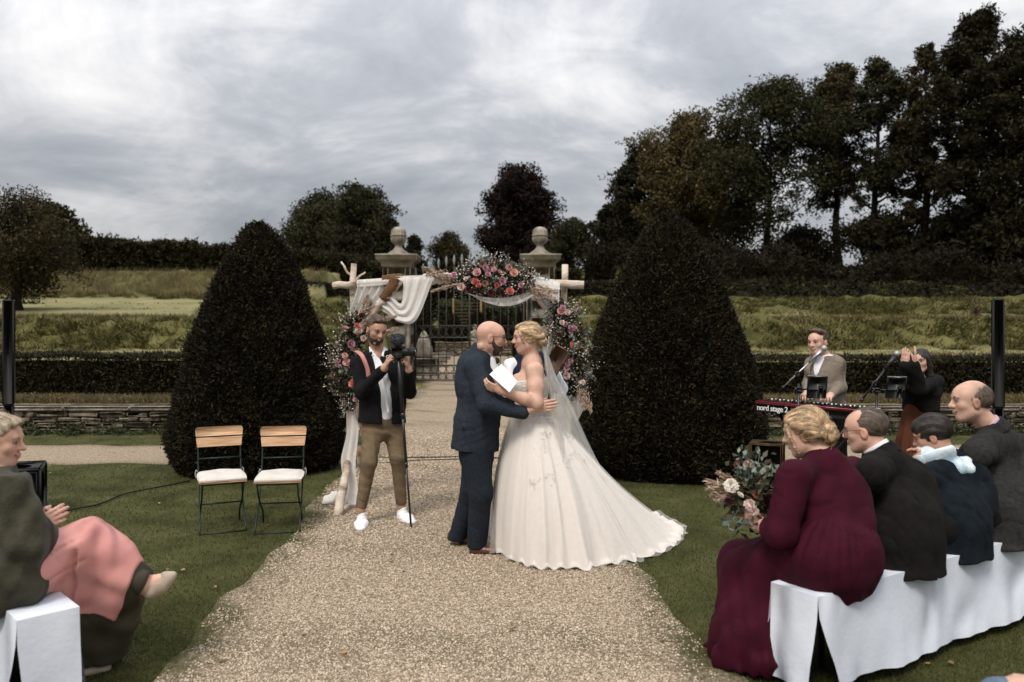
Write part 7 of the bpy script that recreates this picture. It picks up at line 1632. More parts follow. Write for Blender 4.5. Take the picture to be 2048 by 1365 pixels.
def singer_woman():
    d = 7.92; f = Fig(np.array([at(1845, 800, d)[0], d, 0]), 'dark haired woman in black clapping her raised hands beside a microphone', SK_FAIR)
    f.head(at(1841, 723, d - .05), (-.68, -.72, -.02), (0, 0, 1), .98, fem=True, smile=1, brow=(.03, .02, .015)).neck(at(1846, 752, d + .02), .045, .052)
    S = f.S; ax = unit([.80, -.45, 0]); hip, waist, chest = at(1842, 832, d), at(1842, 806, d), at(1844, 778, d); shR, shL = at(1818, 764, d + .03), at(1870, 764, d - .03)
    elR, wrR = at(1806, 772, d - .22), at(1811, 732, d - .34); elL, wrL = at(1838, 778, d - .30), at(1829, 730, d - .40); W_, D_ = (.16, .13, .145), (.12, .10, .115)
    f.torso(S, hip, waist, chest, f.nb, ax, W_, D_, -.01, (shR, shL)); f.limb(S, [shR, elR, wrR], (.045, .04, .026)); f.limb(S, [shL, elL, wrL], (.045, .04, .026)); f.pts += [hip, np.array([hip[0], d, .0])]
    for px in (1828, 1856): q = at(px, 850, d); f.limb(S, [q, q * (1, 1, 0) + (0, 0, .08)], (.07, .04))
    f.hand(wrR, (.0, -.05, 1), (.75, .5, 0), -1, .12, .98, .06, .5); f.hand(wrL, (.06, -.05, 1), (-.8, .45, 0), 1, .12, .98, .06, .5); f.body(.006)
    def h(S, E, M, sc):
        q = lambda *r: np.array(r) * sc
        S.ell(E(0, -.020, .038), q(.086, .106, .092), M); S.ell(E(0, .048, .045), q(.07, .05, .05), M, k=.01)
        S.ell(E(0, .11, -.02), q(.052, .075, .095), M, op='-', k=.012)
        for x in (-1, 1): S.chain([E(x * .066, .03, .04), E(x * .082, .0, -.04), E(x * .085, -.02, -.14), E(x * .075, -.03, -.24)], np.array([.02, .026, .03, .014]) * sc)
        S.ell(E(0, -.075, -.10), q(.085, .05, .15), M, k=.04); S.cut(E(0, .0, -.27), M @ np.array([0, 0, -1]))
    f.hair(h, M_DARKHAIR, .0065, .0022, 26, axis='z', seed=27, fly=40)
    J = Sdf(.03); f.torso(J, hip, waist, chest, f.nb, ax, W_, D_, .022, (shR, shL), .05)
    J.cut(f.nb + (0, 0, .02), (0, -.3, 1))
    for (a, b_, c_) in ((shR, elR, wrR), (shL, elL, wrL)): J.chain([a, b_, lerp(b_, c_, 1.0)], [.068, .070, .050], k=.03)
    J.cut(at(1842, 822, d), (0, 0, -1)); f.wear('black_top', J, .0115, M_BLACKCLOTH, disp=wob(.004, 30, 28, 4))
    n, k = 90, 16; th = np.arange(n) / n * 2 * np.pi; rows = []
    for t in np.linspace(0, 1, k):
        r_ = lerp(.15, .31, t) + t * .028 * np.sin(th * 13 + np.sin(th * 3)); c = np.array([hip[0] - .06 * t, d - .04 * t, lerp(at(0, 808, d)[2], .06, t)]); rows.append(np.stack([c[0] + r_ * np.cos(th), c[1] + r_ * .8 * np.sin(th), c[2] + 0 * th], 1))
    put('pleated_skirt', (np.array(rows).reshape(-1, 3), grid_faces(k, n, True)), M_RUST, f.root, smooth=True)
    for x in (-.1, .08): shoe(f, np.array([hip[0] + x, d + .02, 0]), (-.4, -.9, 0), .25, M_BLACK)
singer_woman()
# ================================================================== seated guests on the right
UP = np.array([0, 0, 1.]); N3 = np.append(BRn, 0); U3 = np.append(BRu, 0)
def seat_point(s, q=.12, z=.0): return BR0 + U3 * s + N3 * q + UP * z
M_BURG = cloth('burgundy_jersey', (.027, .0012, .0066), (.045, .0028, .012), scale=8, rough=.85, bump=.2, bscale=120, wrinkle=(3.6, .085, (1, 1, .5)))
M_BLONDE2 = hairmat('dark_blonde_hair', (.17, .10, .05), (.36, .235, .13), (.56, .42, .27))
def burgundy():
    f = Fig(seat_point(.28, .12, 0), 'blonde woman in a long burgundy dress on the white bench with a bouquet', SK_FAIR)
    f.head(at(1612, 866, 4.06), (-.83, .52, -.22), (-.12, .05, 1), 1.02, fem=True, brow=(.2, .12, .07), full=1.12).neck(at(1652, 915, 4.0), .055, .062)
    S = f.S; L3 = np.array([-.838, -.545, 0]); ax = L3; hip, waist, chest = seat_point(.29, .12, .60), at(1668, 1055, 3.96), at(1648, 985, 4.0)
    shL, shR = at(1588, 952, 3.84), at(1704, 944, 4.18); elL, wrL = at(1562, 1066, 3.80), at(1516, 1046, 3.93); elR, wrR = at(1640, 1060, 4.40), at(1560, 1035, 4.25)
    W_, D_ = (.215, .195, .19), (.165, .15, .135)
    f.torso(S, hip, waist, chest, f.nb, ax, W_, D_, -.012, (shL, shR)); f.limb(S, [shL, elL, wrL], (.066, .054, .034)); f.limb(S, [shR, elR, wrR], (.066, .054, .034)); f.pts += [hip, elL, gnd(1450, 1320)]
    knL, knR = at(1482, 1130, 4.22), at(1530, 1118, 4.42); hl = hip + L3 * .10; hr = hip - L3 * .10; anL, anR = gnd(1450, 1300) + (0, 0, .09), gnd(1490, 1290) + (0, 0, .09)
    f.limb(S, [hl, knL, anL], (.105, .065, .045)); f.limb(S, [hr, knR, anR], (.105, .065, .045))
    f.hand(wrL, (-.62, .55, .45), (.6, .6, -.2), 1, .6, 1.0, .06, .7); f.hand(wrR, (-.8, -.2, .3), (-.2, -.8, 0), -1, .6, 1.0)
    f.fine.append((at(1545, 1050, 3.9) - .14, at(1545, 1050, 3.9) + .14)); f.body(.0056)
    def h(S, E, M, sc):
        q = lambda *r: np.array(r) * sc
        S.ell(E(0, -.018, .042), q(.088, .106, .094), M); S.ell(E(0, .035, .078), q(.062, .055, .04), M)
        for x in (-1, 1): S.ell(E(x * .070, -.035, .010), q(.024, .055, .055), M)
        S.cut(E(0, .066, .04), M @ np.array([0, 1, -.55])); S.cut(E(0, -.02, -.07), M @ np.array([0, .35, -1]))
        for x in (-1, 1):
            S.chain([E(x * .035, .07, .08), E(x * .074, .03, .055), E(x * .090, -.03, .018), E(x * .065, -.095, -.02)], np.array([.013, .018, .02, .018]) * sc, k=.008)
            S.chain([E(x * .055, .072, .05), E(x * .078, .062, .0), E(x * .076, .05, -.06), E(x * .072, .036, -.09)], np.array([.010, .008, .006, .002]) * sc, k=.004)
        for (p, r) in (((.03, -.105, .0), .032), ((-.03, -.105, .0), .032), ((.0, -.118, -.028), .036), ((.035, -.112, -.038), .028), ((-.035, -.112, -.038), .028), ((0, -.118, .008), .03), ((.0, -.10, -.062), .028)): S.sph(E(*p), r * sc, k=.007)
    f.hair(h, M_BLONDE2, .0042, .0013, 34, axis='back', fly=150, seed=31, streak=1.25)
    D = Sdf(.03); f.torso(D, hip, waist, chest, f.nb, ax, W_, D_, .006, (shL, shR), .06); D.ell(at(1690, 1000, 3.98), (.12, .12, .16), k=.08); D.ell(at(1676, 1050, 3.96), (.10, .10, .14), k=.10)
    D.limb = None; D.chain([shL, elL, lerp(elL, wrL, .30)], [.080, .076, .072], k=.035); D.chain([shR, elR, lerp(elR, wrR, .30)], [.080, .076, .070], k=.035)
    D.cut(lerp(elL, wrL, .34), wrL - elL) if False else None
    D.cone(f.nb + (0, 0, -.02), f.E(0, -.03, -.10), .072, .066, clip=[(f.nb + (0, 0, .045), (-.1, .05, 1))])
    D.cut(at(1665, 1075, 3.96), (0, 0, -1)); fo = addf(wob(.0025, 26, 33, 4), crease(.005, (9, 6, 17), 33, 2.6), crease(.004, (-16, 8, 14), 35, 2.4)); f.wear('dress_top', D, .0095, M_BURG, disp=fo)
    K = Sdf(.06); K.econe(lerp(hip, waist, .95), hip + UP * .02, (.190, .150), (.208, .172), ax, k=.06); K.econe(hip + UP * .04, hip - UP * .05, (.207, .172), (.222, .190), ax, k=.06); K.cone(hl, knL + UP * .01, .165, .105); K.cone(hr, knR + UP * .01, .165, .105); K.cone(lerp(hl, knL, .5), lerp(hr, knR, .5), .13, .13)
    hemc = gnd(1492, 1325); K.econe(lerp(knL, knR, .4) - UP * .03, hemc + UP * .08, (.19, .13), (.21, .17), unit(knR - knL) , k=.08)
    K.econe(lerp(hl, knL, .55) - UP * .06, gnd(1515, 1345) + UP * .10, (.16, .10), (.17, .13), N3, k=.08); K.econe(gnd(1478, 1300) + UP * .03, gnd(1530, 1345) + UP * .03, (.17, .05), (.16, .05), UP * 0 + BRu[0] * U3, k=.06)
    K.cut((0, 0, .012), (0, 0, -1)); b = (BR0 + U3 * -.02)
    pl = lambda P: (-.022 * (np.abs(np.sin(.5 * (P @ (U3 * 1.0 + N3 * .75).astype(np.float32)) * 46 + .8 * np.sin(P[..., 2] * 5.5) + P[..., 2] * 2)) ** 1.5 - .55) + .004 * np.sin((P @ (U3 * .8 - N3 * .9).astype(np.float32)) * 81 + P[..., 2] * 9)) * np.clip((.60 - P[..., 2]) * 3.0, 0, 1) + .011 * (1 - np.abs(np.sin(np.arctan2(P[..., 1] - hip[1], P[..., 0] - hip[0]) * 13 + P[..., 2] * 2 + .5 * np.sin(P[..., 2] * 14)))) ** 2 * np.clip((P[..., 2] - .45) * 5, 0, 1)
    cr2 = crease(.010, (U3 * 16 + N3 * 11).tolist(), 36, 2.0, 5); fo2 = addf(wob(.0015, 22, 34, 4), lambda P: cr2(P) * np.clip((.52 - P[..., 2]) * 5, 0, 1)); f.wear('dress_skirt', K, .009, M_BURG, disp=lambda P: pl(P) + fo2(P))
    put('wrist_corsage', merge(tube([wrL + .036 * (math.cos(a) * unit([.5, .6, .6]) + math.sin(a) * unit([.6, -.7, .2])) for a in np.linspace(0, 6.28, 14)], .005, 5), leaf_quads(wrL + np.random.default_rng(3).normal(0, .02, (26, 3)), .026, .02)), ROSE['blush'], f.root)
burgundy()
def bouquet():
    t = empty('bridal_bouquet', at(1500, 1000, 4.0), 'bouquet of white and blush blooms with eucalyptus held by the woman in burgundy', 'bouquet'); r = np.random.default_rng(44); d = 4.0; c0 = at(1508, 985, d + .02)
    for i, (kd, px, py, dia, dd) in enumerate((('white', 1462, 972, 31, -.06), ('blush', 1498, 930, 24, 0), ('white', 1535, 942, 22, 0), ('blush', 1500, 1012, 28, -.12), ('mauve', 1538, 960, 18, .02), ('white', 1550, 978, 24, .0), ('blush', 1507, 1022, 22, -.13), ('dark', 1532, 1000, 20, -.04), ('dusty', 1472, 928, 18, .02), ('dark', 1505, 968, 26, -.02), ('coral', 1512, 990, 12, -.08), ('white', 1480, 990, 14, -.08), ('dark', 1455, 1004, 14, -.04))):
        rose(kd, at(px, py, d + dd), dia / 2 / F * d, t, (-.2, -.9, .35), 50 + i, 'bloom', dahlia=kd in ('white', 'blush') and dia > 15)
    n = 900; C = c0 + r.normal(0, 1, (n, 3)) * [.062, .06, .066]; put('dark_leaves', leaf_quads(C, r.uniform(.03, .06, n), .024, rng=r), M_LEAFD, t)
    G = []
    for (px, py) in ((1490, 898), (1478, 910), (1502, 908), (1520, 905), (1546, 928), (1440, 1005), (1450, 1050), (1480, 1060), (1470, 1040), (1445, 985), (1510, 1052), (1556, 940), (1488, 955), (1500, 950), (1512, 942), (1520, 958), (1490, 940)):
        e = at(px, py, d + r.normal(0, .04)); P = smooth_path([c0, (c0 + e) / 2 + r.normal(0, .015, 3), e], 6); G.append(tube(P, .0022, 3, False)); k = 20; cc = lerp(c0, e, r.uniform(.35, 1.05, k)[:, None]) + r.normal(0, .018, (k, 3)); G.append(leaf_quads(cc, r.uniform(.024, .046, k), r.uniform(.016, .030, k), rng=r, bend=.06))
    put('eucalyptus', merge(*G), M_EUCA, t)
    for (px, py) in ((1422, 985), (1414, 972), (1430, 995), (1436, 942), (1412, 958)): put('dried_plume', plume(c0, at(px, py, d - .04), .018, px, 70), M_PAMPAS, t)
    G = []
    for (px, py) in ((1445, 1055), (1465, 1070), (1452, 1030), (1432, 940), (1475, 1062)): G.append(leaf_quads(np.array([lerp(c0, at(px, py, d), q) for q in (.6, .8, 1.0)]), .07, .016, unit(at(px, py, d) - c0) * 3, .3, r, .05))
    put('long_leaves', merge(*G), M_LEAFD, t); put('stems', merge(*[rod(c0 + r.normal(0, .012, 3), at(1540, 1045, 4.05) + r.normal(0, .012, 3), .004) for _ in range(9)]), M_BORDER, t)
bouquet()
M_CHARC = cloth('dark_suit', (.0045, .0038, .0034), (.0090, .0076, .0070), scale=24, bump=.25)
M_GREYSUIT = cloth('grey_suit', (.014, .0135, .0135), (.030, .029, .0285), scale=44, bump=.35, bscale=140)
M_TEAL = cloth('dark_teal_wool', (.0028, .0048, .0078), (.0062, .0105, .015), scale=22, bump=.3)
M_GREYBROWN = hairmat('grey_brown_hair', (.045, .030, .020), (.105, .075, .055), (.16, .125, .10))
def sitter(label, s, head_px, head_d, face, nb, shl, shr, chest, skin, W_, D_, jm, collar=None, tilt=(0, 0, 1), sc=1.0, back=None, arms=None, full=1.0, name='jacket', hem=.44, seed=1, trousers=M_BLACKCLOTH, extra=None, fem=False, smile=0.0, brow=(.06, .04, .03)):
    """a guest on the bench: head, jacket, sleeves, thighs and lower legs"""
    f = Fig(seat_point(s, .12, 0), label, skin); L3 = np.array([-.838, -.545, 0]); f.head(at(*head_px, head_d), face, tilt, sc, full=full, smile=smile, brow=brow, fem=fem).neck(nb, .056, .064); S = f.S
    hip = seat_point(s, .12, .60); waist = lerp(hip, chest, .5); f.torso(S, hip, waist, chest, f.nb, L3, W_, D_, -.015, (shl, shr))
    elL, wrL, elR, wrR = arms or (shl + (-.10, .18, -.27), shl + (-.28, .34, -.22), shr + (-.10, .18, -.27), shr + (-.30, .30, -.22))
    f.limb(S, [shl, elL, wrL], (.055, .045, .032)); f.limb(S, [shr, elR, wrR], (.055, .045, .032))
    for q in (.10, -.10):
        h0 = hip + L3 * q; kn = h0 + N3 * .42 + UP * -.06; an = kn * (1, 1, 0) + N3 * .02 + UP * .08; f.limb(S, [h0, kn, an], (.095, .06, .042)); T = Sdf(.04); f.pts += [an]
        f.limb(T, [h0 + UP * -.0, kn, an], (.115, .085, .065)); f.wear('trouser_leg', T, .016, trousers, h0 * (1, 1, 0) - .2, kn + .3); shoe(f, an * (1, 1, 0) - N3 * .06, N3, .28, M_BLACK, vox=.014)
    f.pts += [hip, elL, elR]; hands = ((wrL, elL, 1), (wrR, elR, -1))
    for w, e, sd in hands: f.hand(w, unit(w - e), (-.2, -.2, -1) if extra != 'clap' else (L3 * -sd), sd, .3 if extra == 'clap' else .5, 1.0)
    J = Sdf(.04); f.torso(J, hip, waist, chest, f.nb, L3, W_, D_, .014, (shl, shr), .07); J.econe(hip - UP * .24, waist, (W_[0] + .045, D_[0] + .065), (W_[1] + .02, D_[1] + .03), L3, k=.06)
    for q_ in (shl, shr): J.cone(lerp(f.nb, np.asarray(chest, float), .26), q_, .078, .066, k=.08)
    for (c, r) in back or (): J.ell(c, r, k=.09)
    for a, b, c in ((shl, elL, wrL), (shr, elR, wrR)): J.chain([a, b, lerp(b, c, .85)], [.068, .060, .048], k=.05)
    J.cone(f.nb, f.nb + unit(f.c - f.nb) * .04, .082, .078, k=.03, clip=[(f.nb + UP * .035, (-.4, .3, 1))]); J.cut(f.nb + UP * .045, (-.45, .3, 1)); J.cut(seat_point(s, .1, hem), (0, 0, -1))
    fo = addf(wob(.003, 24, seed, 4), crease(.007, (8, 5, 15), seed, 2.2), crease(.005, (-13, 6, 12), seed + 1, 2.0), lambda P: .006 * np.exp(-(((P - hip.astype(np.float32)) @ L3.astype(np.float32)) / .008) ** 2), *[(lambda P, a_=unit(e_ - s_).astype(np.float32), o_=(s_ + unit(e_ - s_) * .0).astype(np.float32): .004 * np.exp(-(((P - o_) @ a_) / .008) ** 2) * np.exp(-(np.linalg.norm(P - o_, axis=-1) / .12) ** 6)) for s_, e_ in ((shl, elL), (shr, elR))]); j = f.wear(name, J, .0092, jm, disp=fo)
    if name == 'jacket' and extra is None:
        ax_ = unit(f.c - f.nb); C = Sdf(.01); C.cone(f.nb - ax_ * .035, f.nb + ax_ * .03, .112, .092, clip=[(f.nb + ax_ * .030 + np.array([0, 0, .004]), ax_ + np.array([-.25, .2, .35])), (f.nb - ax_ * .022, -ax_ + np.array([.0, .0, -.1]))]); f.wear('jacket_collar', C, .007, jm, f.nb - .2, f.nb + .2)
    if collar is not None:
        C = Sdf(.01); ax_ = unit(f.c - f.nb); C.cone(f.nb - ax_ * .01, f.nb + ax_ * .055, .080, .073, clip=[(f.nb + ax_ * .052, ax_ + (-.1, .1, 0)), (f.nb - UP * .02, -UP)]); f.wear('shirt_collar', C, .006, collar, f.nb - .15, f.nb + .15)
    return f, J, hip, waist, L3, j
def guests():
    c1 = at(1800, 1005, 4.32)
    f, *_ = sitter('man in glasses and a dark suit beside the woman in burgundy', .86, (1731, 861), 4.42, (-.80, .58, -.14), at(1760, 908, 4.38), at(1738, 950, 4.12), at(1822, 948, 4.56), c1, SK_RUDDY, (.20, .19, .19), (.155, .15, .135), M_CHARC, MATS['white_shirt'], (-.05, 0, 1), 1.03,
        [(at(1828, 1000, 4.36), (.12, .12, .2))], full=1.05, seed=41)
    f.body(.0056); f.glasses(mat('tortoise_frame', [(.10, .035, .012), (.17, .07, .025)], rough=.3, spec=.5))
    def h(S, E, M, sc):
        q = lambda *r: np.array(r) * sc
        S.ell(E(0, -.020, .034), q(.083, .103, .090), M); S.ell(E(0, .03, .085), q(.045, .05, .026), M); S.cut(E(0, .055, .045), M @ np.array([0, 1, -.8]), .02); S.cut(E(0, -.005, .0), M @ np.array([0, .9, -.5]), .015); S.cut(E(0, -.02, -.055), M @ np.array([0, .35, -1]), .015)
        for x in (-1, 1): S.ell(E(x * .045, .045, .09), q(.03, .045, .035), M, op='-', k=.02)
    f.hair(h, M_GREYBROWN, .0045, .0007, 40, axis='y', seed=43)
    # --- navy coat with a pale blue scarf
    c2 = at(1905, 1000, 4.62); sl, sr = at(1835, 960, 4.45), at(1935, 955, 4.85)
    f, J, hip, waist, L3, j = sitter('black haired guest in dark jacket and pale blue scarf, clapping hands', 1.36, (1865, 872), 4.72, (-.82, .52, -.36), at(1893, 918, 4.68), sl, sr, c2, SK_TAN, (.185, .17, .17), (.15, .14, .13), M_TEAL, None, (-.15, .08, 1), .97,
        [(at(1950, 985, 4.62), (.11, .11, .18))], (at(1800, 1000, 4.5), at(1838, 922, 4.66), at(1890, 1010, 5.0), at(1845, 924, 4.78)), extra='clap', seed=44)
    f.S.cone(at(1838, 922, 4.66), at(1838, 922, 4.66) + (.01, 0, 0), .03, .03); f.body(.0056)
    def h(S, E, M, sc):
        q = lambda *r: np.array(r) * sc
        S.ell(E(0, -.015, .038), q(.090, .112, .098), M); S.ell(E(0, .03, .07), q(.078, .066, .05), M); S.ell(E(0, .118, -.012), q(.066, .06, .068), M, op='-', k=.012); S.cut(E(0, -.02, -.06), M @ np.array([0, .5, -1]))
        for x in (-1, 1): S.ell(E(x * .095, .0, -.022), q(.022, .030, .036), M, op='-', k=.008)
    f.hair(h, M_DARKHAIR, .005, .0028, 20, axis='y', seed=46, fly=40)
    M_SCARF = mat('pale_blue_scarf', [(.26, .40, .52), (.52, .60, .64), (.66, .70, .68)], scale=11, detail=3, rough=.9, bump=.3)
    Sc = Sdf(.025); c = f.nb; ring = [c + np.array([.105 * math.cos(a), .10 * math.sin(a), .015 + .03 * math.sin(a - .6)]) for a in np.linspace(0, 6.28, 13)]; Sc.chain(ring, .036); Sc.chain([q + (.0, .0, -.028) + (q - c) * .28 for q in ring], .030)
    Sc.econe(at(1838, 928, 4.55), at(1905, 905, 4.56), (.06, .022), (.05, .022), (.2, -.3, 1)); f.wear('scarf', Sc, .006, M_SCARF, c - .3, c + .3, disp=addf(wob(.0015, 40, 9, 5), crease(.006, (14, 10, 8), 9, 2)))
    # --- tall man in grey
    c3 = at(2020, 985, 4.92)
    f, J, hip, waist, L3, j = sitter('tall balding man in a grey suit and pink shirt, rightmost on the bench', 1.84, (1942, 803), 4.92, (-.93, .22, -.06), at(1982, 858, 4.92), at(1950, 912, 4.66), at(2066, 905, 5.12), c3, SK_FAIR, (.21, .20, .20), (.165, .16, .145), M_GREYSUIT,
        cloth('pink_shirt', (.46, .30, .38), (.52, .36, .44)), (.02, 0, 1), 1.06, [(at(2062, 985, 4.9), (.13, .13, .2))], full=1.06, seed=47, smile=.9)
    def tint(L, C):
        w = np.clip((-L[:, 1] + .030) / .05, 0, 1) * np.clip((.118 - L[:, 2]) / .04, 0, 1) * np.clip((L[:, 2] + .05) / .02, 0, 1) * np.clip(1.4 - np.abs(L[:, 1] + .03) * 4, 0, 1)
        return C * (1 - .45 * w[:, None])
    f.body(.0056, tint=tint)
    def h(S, E, M, sc):
        q = lambda *r: np.array(r) * sc
        S.ell(E(0, -.026, .024), q(.081, .095, .084), M); S.cut(E(0, .026, .0), M @ np.array([0, 1, -.30]), .02); S.cut(E(0, -.02, -.055), M @ np.array([0, .35, -1]), .015); S.ell(E(0, .045, .115), q(.056, .075, .045), M, op='-', k=.03)
    f.hair(h, M_GREYBROWN, .0045, .0006, 44, axis='z', seed=49)
    put('shoulder_seam', tube(smooth_path([at(1936, 880, 4.74), at(1920, 905, 4.6), at(1918, 940, 4.52)], 8), .002, 4, False), M_CHARC, j)
guests()
# ================================================================== woman at the left edge
M_OLIVE = cloth('olive_wool', (.032, .029, .019), (.058, .053, .036), scale=16, bump=.3, sheen=.3)
M_OLIVESATIN = cloth('olive_satin', (.036, .031, .020), (.060, .053, .037), scale=4, rough=.45, bump=.1, wrinkle=(3, .10))
M_APRON = cloth('pink_satin_apron', (.50, .21, .19), (.62, .30, .27), scale=5, rough=.38, bump=.05, bscale=40, wrinkle=(3.4, .11, (1, 1, .6)))
M_GREYBLONDE = hairmat('grey_blonde_hair', (.16, .115, .07), (.36, .28, .19), (.54, .46, .36))
def left_woman():
    N2 = np.array([.80, .60, 0]); Rt = np.array([.60, -.80, 0]); f = Fig(np.array([-2.30, 3.68, 0]), 'grey blonde woman in an olive shawl and pink apron on the left bench', SK_RUDDY)
    f.head(at(-4, 884, 3.76), (.97, .22, -.10), (.06, 0, 1), 1.0, fem=True, smile=1, full=1.06, brow=(.25, .16, .1), lips=(.46, .24, .2)).neck(at(-22, 938, 3.78)); S = f.S; ax = -Rt
    hip, waist, chest = np.array([-2.30, 3.68, .60]), at(2, 1085, 3.72), at(-12, 1010, 3.74); shR, shL = at(8, 985, 3.56), at(-45, 975, 3.98); elR, wrR = at(52, 1078, 3.56), at(68, 1058, 3.78); elL, wrL = at(30, 1075, 4.08), at(70, 1046, 3.90); W_, D_ = (.195, .17, .175), (.15, .13, .125)
    f.torso(S, hip, waist, chest, f.nb, ax, W_, D_, -.012, (shR, shL)); f.limb(S, [shR, elR, wrR], (.06, .048, .032)); f.limb(S, [shL, elL, wrL], (.06, .048, .032))
    knR, anR = at(176, 1080, 3.82), at(292, 1172, 3.90); knL, anL = at(160, 1122, 4.02), gnd(130, 1350) + (0, 0, .09); hr, hl = hip + Rt * .09, hip - Rt * .09
    f.limb(S, [hr, knR, anR], (.095, .066, .040)); f.limb(S, [anR, at(312, 1165, 3.92), at(338, 1150, 3.94)], (.036, .03, .018)); f.limb(S, [hl, knL, anL], (.095, .062, .04)); f.pts += [anR, anL, hip, elR]
    f.hand(wrR, (.72, .45, .45), (-.4, .8, -.2), -1, .35, 1.0, .05, .6); f.hand(wrL, (.75, -.25, .45), (.2, -.9, -.2), 1, .4, 1.0, .05, .6); f.fine.append((at(310, 1165, 3.9) - .12, at(310, 1165, 3.9) + .12)); f.body(.0056)
    def h(S, E, M, sc):
        q = lambda *r: np.array(r) * sc
        S.ell(E(0, -.020, .045), q(.092, .112, .098), M); S.ell(E(0, .045, .090), q(.066, .052, .034), M); S.ell(E(0, .072, .072), q(.05, .025, .024), M); S.cut(E(0, .066, .045), M @ np.array([0, 1, -.9])); S.cut(E(0, .0, .0), M @ np.array([0, .85, -.8])); S.cut(E(0, -.02, -.06), M @ np.array([0, .35, -1]))
    f.hair(h, M_GREYBLONDE, .0045, .0030, 15, axis='y', seed=61, fly=120, streak=1.2)
    # shawl round the shoulders and the near arm
    J = Sdf(.04); f.torso(J, hip, waist, chest, f.nb, ax, W_, D_, .022, (shR, shL), .06); J.chain([shR, elR, lerp(elR, wrR, .45)], [.10, .105, .075], k=.07); J.chain([shL, elL, lerp(elL, wrL, .5)], [.09, .09, .07], k=.06); J.econe(elR + (-.05, 0, .0), at(28, 1185, 3.55), (.13, .07), (.16, .06), (1, .3, 0), k=.08)
    J.cone(hr, lerp(hr, knR, .18), .178, k=.06); J.econe(chest + (-.02, 0, 0), at(-10, 1200, 3.60), (.16, .12), (.2, .13), ax, k=.1); J.cut(f.nb + UP * .035, (.08, 0, 1)); J.cut((0, 0, .46), (0, 0, -1)); J.cut(at(92, 1150, 3.58), (1, .15, -.12), .03)
    fo = lambda P: .010 * np.sin(P[..., 0] * 22 + P[..., 2] * 26 + 1.5 * np.sin(P[..., 2] * 9)) + .005 * np.sin(P[..., 0] * 51 - P[..., 2] * 30 + P[..., 1] * 20); f.wear('shawl', J, .0105, M_OLIVE, disp=fo)
    # satin dress skirt: over the thighs and hanging from the raised leg
    def skirt(o):
        K = Sdf(.05); K.cone(hr, knR, .15 + o, .088 + o); K.cone(hl, knL, .14 + o, .10 + o); K.cone(knR, lerp(knR, anR, .93), .09 + o, .074 + o)
        K.econe(lerp(knR, anR, .10) - UP * .04, at(150, 1345, 3.98), (.15 + o, .085 + o), (.19 + o, .12 + o), N2, k=.07); K.econe(lerp(knR, anR, .72) - UP * .03, at(205, 1340, 4.0), (.10 + o, .055 + o), (.11 + o, .07 + o), N2, k=.06); K.cone(lerp(hl, knL, .6), gnd(110, 1350) + UP * .12, .15 + o, .16 + o, k=.07)
        return K
    fo2 = lambda P: .006 * np.sin(P[..., 0] * 30 + P[..., 2] * 12 + 2 * np.sin(P[..., 2] * 8)) + .003 * np.sin(P[..., 2] * 46 + P[..., 0] * 20)
    g0, g1 = at(174, 1088, 3.78), at(152, 1196, 3.80); gn = unit(np.array([g1[2] - g0[2], 0, -(g1[0] - g0[0])])).astype(np.float32)
    groove = lambda P: .022 * np.exp(-(((P - g0.astype(np.float32)) @ gn) / .010) ** 2) * np.clip((g0[2] + .01 - P[..., 2]) * 20, 0, 1) * np.clip((P[..., 2] - g1[2] + .03) * 20, 0, 1)
    crl = crease(.016, (16, 4, -30), 71, 2.6, 6); lap = lambda P: crl(P) * np.clip((-1.97 - P[..., 0]) * 9, 0, 1)
    K = skirt(0); K.cut((0, 0, .05), (0, 0, -1)); K.cut(at(302, 1155, 3.9), (.93, .1, -.37)); f.wear('dress_skirt', K, .0105, M_OLIVESATIN, disp=addf(fo2, crease(.012, (16, 8, 5), 66, 2), groove, lap))
    A = skirt(.009); A.cut(at(185, 1212, 3.9), (-.42, 0, -1.0)); A.cut(lerp(knR, anR, .82), (.9, .1, -.40)); A.cut(at(80, 1140, 3.72), (-1, -.2, -.1))
    cr = addf(crease(.007, (11, 6, -18), 64, 2.8, 5), crease(.004, (26, 0, 12), 65, 2.4)); fo3 = lambda P: fo2(P) + groove(P) + lap(P) + cr(P) * np.clip((-1.80 - P[..., 0]) * 3.2, .35, 1) + .0035 * np.sin(P[..., 0] * 52 - P[..., 2] * 66 + 2 * np.sin(P[..., 0] * 14)) * np.clip((-1.98 - P[..., 0]) * 6, .1, 1); f.wear('apron', A, .008, M_APRON, disp=fo3)
    put('apron_ribbon', merge(ribbon([at(66, 1098, 3.60), at(92, 1108, 3.62), at(120, 1120, 3.66)], (0, -1, .3), .014, .004), ribbon([at(66, 1098, 3.60), at(90, 1096, 3.62), at(104, 1106, 3.64)], (0, -1, .3), .014, .004)), M_OLIVE, f.root)
    # pale slipper on the raised foot
    he, to = at(302, 1182, 3.90), at(350, 1148, 3.95); S2 = Sdf(.02); S2.chain([he, at(318, 1171, 3.915), at(334, 1158, 3.935), at(347, 1150, 3.945)], [.040, .042, .034, .016]); S2.cone(anR + UP * .02, at(312, 1158, 3.90), .034, .026, op='-', k=.006)
    f.wear('slipper', S2, .0055, mat('beige_suede', [(.30, .24, .18), (.40, .33, .26)], scale=30, rough=.8), he - .25, to + .25)
    S3 = Sdf(.02); p = gnd(120, 1365); S3.econe(p + UP * .03, p + N2 * .2 + UP * .025, (.035, .035), (.04, .025), Rt, clip=[(p, -UP)]); f.wear('slipper', S3, .008, MATS['beige_suede'], p - .3, p + .4)
left_woman()
